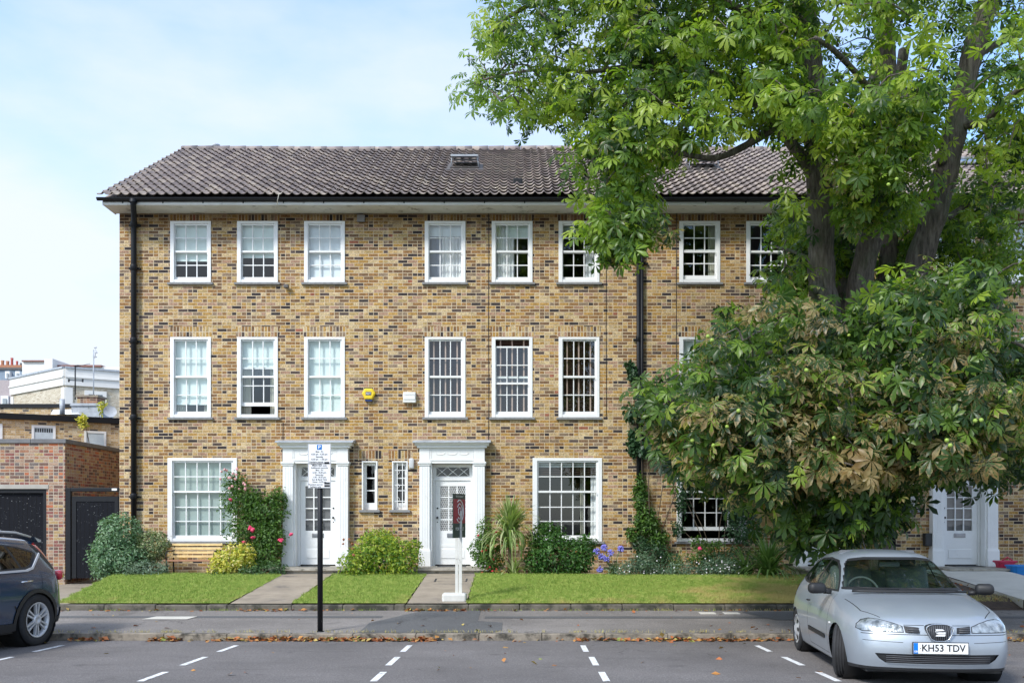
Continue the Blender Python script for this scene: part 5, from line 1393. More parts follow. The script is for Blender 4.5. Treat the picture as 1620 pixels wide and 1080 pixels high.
    # lower black valance
    carve(bm,[(-.9,.10),(.9,.10),(.9,.238),(-.9,.238)],'x',11,lambda f:f.calc_center_median().x>1.45 and f.calc_center_median().z<.26)
    # tail lamps
    for s in (-1,1):
        P=[(s*y,z) for y,z in ((.58,.78),(.56,.93),(.70,.95),(.82,.9),(.84,.78))]
        if s<0: P=P[::-1]
        carve(bm,P,'x',12,lambda f:f.normal.x<-.1 and f.calc_center_median().x<-1.4)
    parts=split_parts(bm); parts.pop(1,None)
    emit(parts,0,'body',M['silver'],root); emit(parts,2,'window_trim',M['rubbertrim'],root,.001); emit(parts,3,'side_window',M['carglass'],root); emit(parts,4,'windscreen',M['carglass'],root); emit(parts,14,'rear_window',M['carglass'],root)
    hl=emit(parts,5,'headlight',M['lamp'],root,.003); emit(parts,6,'grille_vent',M['plastic'],root,-.004); gr=emit(parts,7,'grille',M['plastic'],root,-.006)
    li=emit(parts,8,'lower_grille',M['plastic'],root,-.02); emit(parts,9,'door_seam',M['seam'],root,-.003); emit(parts,10,'rubbing_strip',M['rubbertrim'],root,.008); emit(parts,11,'valance',M['plastic'],root); emit(parts,12,'tail_light',M['redlens'],root,.003)
    # lamp lens bowls
    m=MB()
    for s in (-1,1):
        for (y,z,r,dx) in ((.45,.655,.040,.075),(.60,.665,.042,.17)):
            bm2=bmesh.new(); bmesh.ops.create_uvsphere(bm2,u_segments=16,v_segments=10,radius=r)
            m.bm(bm2,0,True,Matrix.Translation((1.885-.20*(y/.8)**2.2-.02,s*y,z-.02)))
    m.build_each('lamp_bulb',M['chrome'],hl,local=True)
    # grille ribs, surround, emblem
    m=MB()
    for k in range(-6,7):
        y=k*.0195; h=.5*(1-abs(k)/9)*.155; zc=.632+.0*abs(k)
        zt=.686-.002*abs(k)**1.2; zb=.532+max(0,abs(k)-3)*.022
        m.tube([(1.992-.001*abs(k),y,zb),(1.988,y,(zb+zt)/2),(1.962,y,zt)],.0045,5)
    for zz in (.612,.632,.650):
        for s in (-1,1): m.tube([(1.955,s*.19,zz),(1.935,s*.30,zz+.004)],.005,5)
    for zz in (.305,.325,.345,.365): m.tube([(1.985-.2*(abs(y)/.8)**2.2,y,zz) for y in np.linspace(-.5,.5,13)],.0035,5)
    m.build('grille_bar',simple('satin_grey_bar',(.10,.10,.11),.4),gr,local=True)
    m=MB(); m.tube([(1.990-(.02 if z>.68 else 0),y,z) for y,z in GR+[GR[0]]],.0055,6,cap=False); m.build('grille_frame',M['chrome'],gr,local=True)
    m=MB(); ex=1.998
    m.prism([(-.042,.668),(.018,.668),(.036,.656),(-.034,.650)],ex-.006,ex+.004,'x'); m.prism([(-.042,.655),(-.034,.643),(.042,.643),(.042,.632),(-.042,.632+.011)],ex-.006,ex+.004,'x')
    m.prism([(.042,.624),(-.018,.624),(-.040,.636),(.034,.640)],ex-.006,ex+.004,'x'); m.prism([(-.042,.606),(.036,.606),(.042,.62),(-.030,.62)],ex-.006,ex+.004,'x')
    for i_,v_ in enumerate(m.v): m.v[i_]=(v_[0],v_[1]*1.15,.612+(v_[2]-.637)*1.15)
    m.build('emblem',M['plate'],gr,local=True)
    # number plate
    p=MB(); px=1.999; zc=.455
    p.box(px,px+.008,-.26,.26,zc-.055,zc+.055,0); p.box(px-.012,px-.0005,-.268,.268,zc-.062,zc+.062,2); p.box(px+.0081,px+.0090,-.26,-.218,zc-.054,zc+.054,1)
    add_text(p,'KH53 TDV',.098,(px+.0095,.024,zc),(0,1,0),(0,0,1),2,width=.415)
    for yy in (-.195,.145): p.box(px+.0082,px+.010,yy-.004,yy+.004,zc-.004,zc+.004,2)
    add_text(p,'GB',.026,(px+.0095,-.239,zc-.034),(0,1,0),(0,0,1),0)
    p.build('number_plate',[M['plate'],M['plateblue'],M['ink']],root,local=True)
    # bumper corner rubbing line
    # mirrors
    for s in (-1,1):
        m=MB(); rbox(m,(.60,s*.925,.99),(.13,.20,.125),(0,0,R(-12*s)),.052,4); m.tube([(.56,s*.76,.945),(.58,s*.85,.955)],.028,8)
        mo=m.build('wing_mirror',M['rubbertrim'],root,local=True)
        g=MB(); g.quad((.530,s*.86,.945),(.530,s*.99,.945),(.530,s*.99,1.035),(.530,s*.86,1.035)); g.build('mirror_glass',M['chrome'],mo,local=True)
        m=MB(); m.tube([(-.30,s*.858,.80),(-.26,s*.878,.80),(-.20,s*.878,.80),(-.17,s*.86,.80)],.011,6); m.build('door_handle',M['rubbertrim'],root,local=True)
        m=MB(); m.cbox(.86,.89,s*.845-.008,s*.845+.008,.60,.618,.003); m.build('side_repeater',M['plate'],root,local=True)
    # wipers, cowl, aerial
    m=MB(); m.tube([(.99-.16*(abs(y)/.8)**2.2,y,.978+.0) for y in np.linspace(-.60,.62,14)],.016,6); m.tube([(.935,-.10,1.0),(.88,-.58,1.018)],.007,5); m.tube([(.94,.52,.99),(.925,-.02,1.012)],.007,5); m.build('wiper',M['rubbertrim'],root,local=True)
    m=MB(); m.tube([(-1.05,0.02,1.39),(-1.28,.02,1.62)],[.006,.003],6); m.tube([(-1.03,0.02,1.385),(-1.09,.02,1.42)],.014,6); m.build('aerial',M['rubbertrim'],root,local=True)
    m=MB(); rbox(m,(.17,0,1.245),(.03,.24,.06),(0,0,0),.013); m.build('rear_view_mirror',M['dash'],root,local=True)
    wells(root,(fxl,rxl),.80,RW,.30)
    m=MB(); m.box(-1.85,1.75,-.66,.66,.17,.26); m.box(-.95,.78,-.78,.78,.17,.25); m.build('underbody',M['rubbertrim'],root,local=True)
    m=MB()
    m=MB(); 
    for s in (-1,1): wheel(root,fxl,s*.735,RW,.19,s,-21,'cap'); wheel(root,rxl,s*.735,RW,.19,s,0,'cap')
    interior(root,.02,-.85,.70,.40,.96,-1,.62,1.3)
    root.scale=(1,.97,1)
    remap(root,[0,.2,.455,.7,.98,1.31,1.42,2],[0,.165,.405,.64,.90,1.24,1.37,1.95])
    return root
hatch()
def suv():
    hd=Vector((-.16,-.987)); root=car_root('parked_car',(-7.70,11.93),hd,'dark blue sports utility car cut off at the left edge of the picture',gz(11.93))
    def st(x,ys,zs,side,bow): return (x,list(zip(ys,zs)),side,bow)
    k=1.07
    S_=[st(2.12,[0,.24,.48,.62,.74,.80],[.93,.93,.92,.91,.89,.84],[(.84,.74),(.86,.58),(.86,.42),(.82,.26)],.16),
        st(1.90,[0,.26,.52,.68,.79,.85],[1.00,1.00,.99,.98,.95,.88],[(.90,.76),(.91,.60),(.90,.42),(.87,.25)],.12),
        st(1.45,[0,.28,.54,.70,.82,.88],[1.06,1.06,1.05,1.03,1.00,.93],[(.92,.78),(.925,.60),(.92,.42),(.88,.25)],.07),
        st(1.05,[0,.28,.54,.71,.83,.885],[1.09,1.09,1.085,1.065,1.03,.95],[(.92,.78),(.925,.60),(.91,.42),(.87,.24)],.08),
        st(.95,[0,.28,.54,.72,.83,.885],[1.13,1.13,1.12,1.09,1.04,.95],[(.92,.78),(.925,.60),(.91,.42),(.87,.24)],.12),
        st(.35,[0,.26,.48,.62,.835,.89],[1.53,1.53,1.515,1.46,1.05,.96],[(.92,.78),(.92,.60),(.905,.42),(.87,.24)],.10),
        st(.15,[0,.26,.48,.62,.835,.89],[1.585,1.585,1.57,1.51,1.06,.96],[(.92,.78),(.92,.60),(.905,.42),(.87,.24)],.05),
        st(-.5,[0,.26,.48,.63,.84,.892],[1.615,1.612,1.60,1.54,1.08,.97],[(.92,.78),(.92,.60),(.905,.42),(.87,.24)],.0),
        st(-1.1,[0,.26,.48,.62,.835,.893],[1.60,1.60,1.585,1.52,1.11,.99],[(.925,.80),(.93,.62),(.915,.43),(.88,.26)],-.01),
        st(-1.6,[0,.26,.47,.60,.80,.885],[1.57,1.57,1.555,1.49,1.16,1.02],[(.92,.82),(.925,.63),(.915,.44),(.88,.27)],-.03),
        st(-1.88,[0,.26,.46,.585,.74,.86],[1.545,1.545,1.53,1.46,1.20,1.05],[(.90,.84),(.91,.64),(.905,.45),(.86,.30)],-.06),
        st(-2.02,[0,.26,.47,.62,.73,.83],[1.30,1.30,1.29,1.26,1.16,1.04],[(.87,.84),(.885,.64),(.89,.46),(.84,.31)],-.10),
        st(-2.10,[0,.26,.48,.62,.72,.80],[1.10,1.10,1.09,1.08,1.05,1.0],[(.84,.84),(.86,.64),(.87,.47),(.82,.32)],-.12)]
    bm=car_shell(S_,[2.17,2.20,2.21,2.15],[-2.14,-2.20,-2.21,-2.16],.16,.14)
    RW=.358; fa,ra=1.36,-1.34
    for x in (fa,ra): carve(bm,circle(x,RW,.465),'y',13,lambda f: abs(f.calc_center_median().y)>.5)
    for x in (fa,ra): carve(bm,circle(x,RW,.405),'y',1,lambda f: abs(f.calc_center_median().y)>.5,only=13)
    g=lambda f: abs(f.normal.y)>.35 and f.calc_center_median().z>.95
    DLO=[(.92,1.09),(.45,1.36),(.25,1.445),(-.3,1.485),(-.9,1.475),(-1.30,1.43),(-1.55,1.37),(-1.60,1.335),(-1.34,1.15),(-1.22,1.115),(0,1.08)]
    carve(bm,DLO,'y',2,g)
    DI=inset_poly(DLO,.028)
    d1=[(.86,1.115),(.43,1.345),(.23,1.425),(-.30,1.462),(-.32,1.465),(-.34,1.105),(0,1.10)]; d2=[(-.40,1.107),(-.38,1.463),(-.9,1.452),(-1.00,1.445),(-1.10,1.137)]; d3=[(-1.15,1.142),(-1.05,1.440),(-1.29,1.407),(-1.535,1.342),(-1.33,1.178),(-1.22,1.143)]
    for d in (d1,d2,d3): carve(bm,d,'y',3,g,only=2)
    ws=lambda f: f.normal.x>.25 and f.calc_center_median().x>0 and f.calc_center_median().z>1.0
    WS=[(-.72,1.13),(.72,1.13),(.58,1.50),(-.58,1.50)]; carve(bm,WS,'x',2,ws); carve(bm,inset_poly(WS,.03),'x',4,ws,only=2)
    rw=lambda f: f.normal.x<-.25 and f.calc_center_median().z>1.0
    RWp=[(-.58,1.20),(.58,1.20),(.50,1.47),(-.50,1.47)]; carve(bm,RWp,'x',14,rw)
    sidec=lambda f: abs(f.normal.y)>.4 and f.calc_center_median().z<1.16
    for P in ([(-1.40,.70),(-1.393,.70),(-1.46,.86),(-1.485,1.10),(-1.493,1.10),(-1.468,.86)],[(-.35,.33),(-.343,.33),(-.38,1.08),(-.388,1.08)],[(.88,.33),(.887,.33),(.93,.8),(.90,1.05),(.892,1.05),(.92,.8)],[(-1.0,.33),(-.94,.50),(-.90,.60),(-.86,.60),(-.87,.59),(-.93,.48)]): carve(bm,P,'y',9,sidec)
    # C-pillar seam of the rear quarter, black cladding, lamps
    carve(bm,[(2.3,.15),(2.3,.40),(1.9,.36),(-.90,.36),(-1.9,.40),(-2.3,.48),(-2.3,.15)],'y',13,lambda f: abs(f.normal.y)>.3 and f.calc_center_median().z<.6)
    carve(bm,[(-.95,.2),(.95,.2),(.95,.52),(-.95,.52)],'x',13,lambda f: f.calc_center_median().x<-1.9)
    tail=lambda f: abs(f.normal.y)>.2 and f.calc_center_median().x<-1.5
    carve(bm,[(-1.66,1.47),(-1.74,1.49),(-2.04,1.06),(-2.06,1.04),(-2.22,1.04),(-2.24,.92),(-2.16,.90),(-2.01,.94),(-1.97,1.06)],'y',12,lambda f: abs(f.normal.y)>.22 and f.calc_center_median().x<-1.62)
    # dark D pillar between the quarter seam and lamp strip
    carve(bm,[(-1.58,1.46),(-1.66,1.47),(-1.95,1.09),(-1.80,1.10)],'y',2,lambda f: abs(f.normal.y)>.25)
    ff=lambda f:f.normal.x>.1 and f.calc_center_median().x>1.7
    carve(bm,smoothpoly([(-.40,.62),(-.42,.90),(.42,.90),(.40,.62)],1),'x',7,ff)
    for s in (-1,1):
        P=[(s*y,z) for y,z in ((.48,.80),(.50,.90),(.78,.90),(.82,.84),(.72,.78))]
        if s<0: P=P[::-1]
        carve(bm,P,'x',5,ff)
    carve(bm,[(-.8,.27),(.8,.27),(.74,.50),(-.74,.50)],'x',13,ff)
    parts=split_parts(bm); parts.pop(1,None)
    emit(parts,0,'body',M['navycar'],root); emit(parts,2,'window_trim',M['rubbertrim'],root,.001); emit(parts,3,'side_window',M['cardark'],root); emit(parts,4,'windscreen',M['cardark'],root); emit(parts,14,'rear_window',M['cardark'],root)
    emit(parts,5,'headlight',M['lamp'],root,.003); emit(parts,7,'grille',M['plastic'],root,-.004); emit(parts,9,'door_seam',M['seam'],root,-.003); emit(parts,12,'tail_light',M['redlens'],root,.004); emit(parts,13,'wheel_arch_trim',M['plastic'],root,.012)
    wells(root,(fa,ra),.885,RW,.34)
    m=MB(); m.box(-2.05,2.0,-.74,.74,.22,.34); m.box(-.92,.92,-.86,.86,.22,.33); m.build('underbody',M['rubbertrim'],root,local=True)
    for s in (-1,1):
        wheel(root,fa,s*.79,RW,.235,s,0,'alloy'); wheel(root,ra,s*.79,RW,.235,s,0,'alloy')
        # bright strip under the windows kicking up at the quarter
        m=MB(); pts=[(.9,1.075),(0,1.066),(-1.20,1.098),(-1.34,1.130),(-1.47,1.235),(-1.60,1.335)]
        def ys(x,z): return s*(.885-(z-1.02)*.46 if z>1.02 else .885)
        for a,b in zip(pts[:-1],pts[1:]):
            m.prism([(a[0],a[1]-.017),(b[0],b[1]-.017),(b[0],b[1]+.012),(a[0],a[1]+.012)],ys(*a)-.012,ys(*a)+.012)
        # conform: shift each vertex to the body side
        m.v=[(x,ys(x,z)+(y-s*.88)*0+ (s*.010 if (i//4)%2==0 else -s*.006),z) for i,(x,y,z) in enumerate(m.v)]
        m.build('window_strip',M['alloy'],root,local=True)
        m=MB(); m.tube([(-.98,s*.925,.93),(-1.0,s*.955,.935),(-1.18,s*.955,.945),(-1.20,s*.92,.945)],.014,8); m.build('door_handle',M['chrome'],root,local=True)
        m=MB(); m.tube([(.35,s*.60,1.52),(.25,s*.61,1.60),(-.5,s*.625,1.655),(-1.3,s*.605,1.635),(-1.62,s*.59,1.575)],.016,8); m.build('roof_rail',M['alloy'],root,local=True)
        m=MB(); rbox(m,(.82,s*1.0,1.14),(.14,.22,.15),(0,0,0),.05); m.build('wing_mirror',M['navycar'],root,local=True)
    m=MB(); m.add([(-1.75,y,1.575) for y in (-.56,0,.56)]+[(-2.03,y,1.535) for y in (-.50,0,.50)]+[(-2.03,y,1.50) for y in (-.50,0,.50)]+[(-1.85,y,1.50) for y in (-.56,0,.56)],[(0,1,4,3),(1,2,5,4),(3,4,7,6),(4,5,8,7),(6,7,10,9),(7,8,11,10),(0,3,6,9),(2,11,8,5)])
    fixn(m.build('spoiler',M['navycar'],root,local=True))
    m=MB(); m.prism([(-1.15,1.60),(-1.35,1.60),(-1.36,1.66),(-1.30,1.665)],-.02,.02,'y'); m.build('aerial',M['rubbertrim'],root,local=True)
    m=MB(); m.box(-2.23,-2.215,-.26,.26,.80,.91); m.build('number_plate',simple('plate_yellow',(.75,.55,.03),.4),root,local=True)
    interior(root,.1,-.85,.76,.55,1.09,-1,.75,1.5)
    for s in (-1,1):
        m=MB(); rbox(m,(-2.03,s*.775,1.005),(.19,.15,.15),(0,R(8),R(18*s)),.045,3); m.build('tail_light',M['redlens'],root,local=True)
    remap(root,[0,.3,.8,1.2,1.6,1.8,3],[0,.29,.77,1.14,1.525,1.72,2.9])
    for o in root.children_recursive:
        if o.type=='MESH' and o.parent==root and not o.name.startswith('wheel_arch_liner'):
            for v in o.data.vertices: v.co.x=float(np.interp(v.co.x,[-2.3,-1.75,5],[-2.15,-1.70,5.05]))
suv()
# ================= street furniture =================
def parking_post():
    D=14.02; x=(506.5-CX)*D/F; z0=pv(D); r=empty('parking_sign_post',(x,D,z0),'black post carrying a white parking restrictions sign at the kerb','sign post')
    top=CH+(HY-702)*D/F
    m=MB(); m.tube([(x,D,z0-.05),(x,D,top-.05)],.040,20); m.lathe([(.040,z0-.01),(.056,z0),(.052,z0+.012),(.04,z0+.014)],(x,D,0),'z',20); m.build('post',M['black'],r)
    w=.170; zb=CH+(HY-772)*D/F; yf=D-.052; zm=zb+(top-zb)*.555
    p=MB()
    for a,b in ((zb,zm-.002),(zm+.002,top)): p.cbox(x-w,x+w,yf,yf+.004,a,b,.0015,0)
    p.build('sign_plate',M['plate'],r)
    e=MB()
    for a,b in ((zb,zm-.002),(zm+.002,top)):
        for q in ((x-w+.004,x-w+.008,a+.004,b-.004),(x+w-.008,x+w-.004,a+.004,b-.004),(x-w+.008,x+w-.008,a+.004,a+.008),(x-w+.008,x+w-.008,b-.008,b-.004)): e.box(q[0],q[1],yf-.001,yf,q[2],q[3])
    H_=(top-zb)
    def line(t,zz,s,width=None,xx=0): add_text(e,t,s,(x+xx,yf-.0015,zz),(1,0,0),(0,0,1),width=width)
    z=top-.118
    for t,wd in (('Mon - Fri',.11),('8.30 am - 6.30 pm',.235),('Saturday',.11),('8.30 am - 1.30 pm',.235)):
        line(t,z,.036,wd); z-=.0375
    line('Resident permit',z,.03,.205,-.045); z-=.033; line('holders only',z,.03,.16,-.045)
    z=zm-.03
    for t,wd in (('Match days only',.215),('Additional controls',.25),('Mon - Fri',.11),('6.30 - 8.30 pm',.20),('Saturday',.12),('1.30 - 8.30 pm',.19),('Sun & Bank Hols',.22),('Noon - 8.30 pm',.20)):
        line(t,z,.034,wd); z-=.0345
    line('Resident permit',z-.004,.03,.205,-.055); z-=.036; line('holders only',z,.03,.16,-.055)
    for zz in (top-.282,zb+.072,zb+.034): e.box(x+.072,x+.155 if zz<zm else x+.145,yf-.001,yf,zz-.015,zz+.015)
    e.build('lettering',M['ink'],r)
    b=MB(); b.cbox(x-.036,x+.036,yf-.003,yf,top-.088,top-.014,.001); b.build('parking_symbol_panel',simple('sign_blue',(.0,.16,.52),.4),r)
    q=MB(); add_text(q,'P',.075,(x,yf-.004,top-.052),(1,0,0),(0,0,1)); 
    for zz in (top-.282,zb+.072,zb+.034): add_text(q,'CA-D' ,.024,(x+.112,yf-.002,zz),(1,0,0),(0,0,1)) if False else None
    q.build('parking_symbol',M['plate'],r)
parking_post()
def agent_board():
    D=17.0; zb=gz(D)+.02; x=(719-CX)*D/F; r=empty('estate_agent_board',(x,D,zb),'dark red and green estate agent board on white posts standing on the second path','board')
    f=MB(); f.cbox(x-.215,x+.215,D-.16,D+.16,zb-.02,zb+.14,.035); f.build('foot',simple('white_concrete',(.62,.61,.57),.85,var=.12,bmp=.3),r)
    s=MB(); s.box(x+.015,x+.065,D-.03,D+.005,zb+.12,zb+1.16); s.box(x+.075,x+.135,D-.025,D+.03,zb+.12,CH+(HY-852)*D/F+.5); s.build('post',M['white_old'],r)
    z0,z1=CH+(HY-850)*D/F,CH+(HY-781)*D/F
    a=R(74); c=Vector((x+.085,D-.045,0)); u=Vector((math.cos(a),math.sin(a),0)); n=Vector((u.y,-u.x,0)); W_=.33
    def P(s_,z,o=0): v=c+u*s_+n*o; return (v.x,v.y,z)
    # face turned to the left-front
    def slab(s0,s1,za,zb_,o0,o1,mat,name):
        m=MB(); m.add([P(s0,za,o0),P(s1,za,o0),P(s1,zb_,o0),P(s0,zb_,o0),P(s0,za,o1),P(s1,za,o1),P(s1,zb_,o1),P(s0,zb_,o1)],[(0,1,2,3),(7,6,5,4),(0,4,5,1),(1,5,6,2),(2,6,7,3),(3,7,4,0)]); return fixn(m.build(name,mat,r))
    green=simple('dark_green_board',(.025,.055,.05),.4); redm=simple('dark_red_board',(.42,.02,.05),.4)
    slab(-W_,W_,z0,z1,-.006,.006,green,'board_panel')
    zA,zB=z0+(z1-z0)*.33,z0+(z1-z0)*.88
    for o in ((.007,.009),(-.009,-.007)): slab(-W_+.01,W_-.01,zA,zB,*o,redm,'red_panel')
    t=MB(); zc=(zA+zB)/2
    for o,sg in ((.011,1),(-.011,-1)):
        for rad,t0,t1 in ((.20,-2.4,2.2),(.135,-2.2,2.6),(.07,-3.1,3.1)):
            pts=[]
            for th in np.linspace(t0,t1,18): v=c+u*(sg*math.cos(th)*rad)+n*o; pts.append((v.x,v.y,zc+math.sin(th)*rad))
            t.tube(pts,.012,4)
        add_text(t,'FOR SALE',.075,tuple(c+n*o+Vector((0,0,z0+(z1-z0)*.20))),tuple(u*sg),(0,0,1),width=.42)
        add_text(t,'SOLE AGENT',.04,tuple(c+n*o+Vector((0,0,z0+(z1-z0)*.94))),tuple(u*sg),(0,0,1),width=.40)
        add_text(t,'020 7000 0000',.04,tuple(c+n*o+Vector((0,0,z0+(z1-z0)*.08))),tuple(u*sg),(0,0,1),width=.46) if False else None
    t.build('lettering',M['plate'],r)
agent_board()
def bench():
    D=20.95; x0,x1=(272-CX)*D/F,(352-CX)*D/F; z0=.47; r=empty('garden_bench',((x0+x1)/2,D,z0),'slatted wooden garden bench with black iron ends under the left ground floor window','bench')
    wood=simple('bench_slat_wood',(.74,.53,.24),.6,var=.25,scale=9,bmp=.2); 
    sz=CH+(HY-885)*D/F; tz=CH+(HY-859)*D/F
    s=MB()
    for k in range(4): y=D-.42+k*.095; s.cbox(x0-.04,x1,y,y+.075,sz-.02,sz+.006,.006)
    s.build('seat',simple('bench_seat_wood',(.34,.16,.09),.6,var=.25,scale=9),r)
    b=MB()
    for k in range(4): z=sz+.05+k*(tz-sz-.02)/4; b.cbox(x0,x1,D-.06+k*.02,D-.035+k*.02,z,z+.052,.006)
    b.build('backrest',wood,r)
    for xx in (x0+.03,x1-.05):
        l=MB(); l.tube([(xx,D-.40,z0),(xx,D-.38,sz-.15),(xx,D-.42,sz-.02),(xx,D-.2,sz-.03),(xx,D+.0,sz-.03),(xx,D+.08,tz+.0)],.016,6); l.tube([(xx,D+.05,z0),(xx,D,sz-.03)],.016,6)
        l.tube([(xx,D-.42,sz),(xx,D-.45,sz+.15),(xx,D-.38,sz+.2),(xx,D+.02,sz+.2)],.014,6); l.build('leg',M['black'],r)
bench()
# ================= garage, gate, buildings beyond =================
def boards(name,base=(.005,.006,.010)):
    m,nt,b=mat0(name); g,(x,y,z)=pos(nt)
    f=(x/.105).fr(); gap=f.mn((f*-1)+1).lt(.035)
    sp=noise(nt,30,2,.5).sm(.70,.74); st=noise(nt,12,5,.7,stretch=(3,3,.25)).sm(.56,.75)*.25
    c=mix(nt,st,base,(.05,.06,.075)); c=mix(nt,sp*.8,c,(.35,.37,.38)); c=mix(nt,gap,c,(.003,.003,.003))
    nt.links.new(c,b.inputs['Base Color']); b.inputs['Roughness'].default_value=.75; b.inputs['Specular IOR Level'].default_value=.2; bump(nt,b,(gap*-1)+1,.6,.01); return m
M['boards']=boards('black_tarred_boards')
def garage():
    Yg=21.95; xr=-10.42; top=CH+(HY-694)*Yg/F; r=empty('brick_garage',(-13.2,Yg,.3),'old red brick garage with a stone coping and black door at the far left','garage')
    xp=(73.5-CX)*Yg/F; zl=CH+(HY-773)*Yg/F; xl=-17.5; xo=-15.2
    w=MB(); wall_with_holes(w,xl,xr,.15,top-.10,[(xo,xp,.16,zl)],y=Yg,depth=.22)
    w.quad((xr,Yg,.15),(xr,29.5,.15),(xr,29.5,top-.10),(xr,Yg,top-.10)); w.quad((xl,Yg,.15),(xl,29.5,.15),(xl,29.5,top-.1),(xl,Yg,top-.1)); w.quad((xl,Yg,top-.12),(xr,Yg,top-.12),(xr,29.5,top-.12),(xl,29.5,top-.12))
    w.build('wall',M['brick_red'],r)
    c=MB(); x=xl
    while x<xr: e=min(x+.9,xr+.04); c.cbox(x,e-.006,Yg-.04,Yg+.28,top-.10,top-.0,.008); x+=.9
    y=Yg+.28
    while y<29: c.cbox(xr-.26,xr+.04,y,y+.89,top-.10,top,.008); y+=.9
    c.build('coping',simple('coping_stone',(.17,.17,.175),.9,var=.25,scale=4,bmp=.4),r)
    l=MB(); l.cbox(xo-.15,xp+.05,Yg-.012,Yg+.1,zl,zl+.10,.006); l.build('lintel',M['stone_pale'],r)
    f=MB(); f.box(xp-.09,xp,Yg+.03,Yg+.12,.16,zl); f.box(xo,xo+.09,Yg+.03,Yg+.12,.16,zl); f.box(xo+.09,xp-.09,Yg+.03,Yg+.12,zl-.09,zl); f.build('door_frame',M['black'],r)
    d=MB(); d.box(xo+.09,xp-.09,Yg+.10,Yg+.14,.17,zl-.09); d.build('door',M['boards'],r)
M['stone_pale']=simple('pale_lintel_stone',(.38,.36,.32),.8,var=.1)
garage()
def gate():
    Yg=22.0; x0=-10.40; x1=-9.09; z0=CH+(HY-916)*Yg/F; zt=CH+(HY-771)*Yg/F; r=empty('side_gate',((x0+x1)/2,Yg,z0),'tall black boarded gate between the red brick garage and the left house','gate')
    f=MB(); f.cbox(x0,x0+.11,Yg-.06,Yg+.04,z0,zt,.008); f.cbox(x1-.09,x1,Yg-.06,Yg+.04,z0,zt,.008); f.cbox(x0+.11,x1-.09,Yg-.06,Yg+.04,zt-.09,zt,.008); f.build('frame',M['black'],r)
    l=MB(); a,b=x0+.13,x1-.11; zz=zt-.20; l.box(a,b,Yg-.02,Yg+.02,z0+.03,zz); l.build('door_leaf',M['boards'],r)
    e=MB(); e.box(a,a+.10,Yg-.035,Yg-.02,z0+.03,zz); e.box(b-.08,b,Yg-.035,Yg-.02,z0+.03,zz); e.box(a+.10,b-.08,Yg-.035,Yg-.02,zz-.12,zz); e.build('rail',M['black'],r)
    h=MB(); h.cbox(x1-.24,x1-.12,Yg-.075,Yg-.06,zt-.07,zt-.02,.003); h.build('latch',M['whiteplastic'],r)
gate()
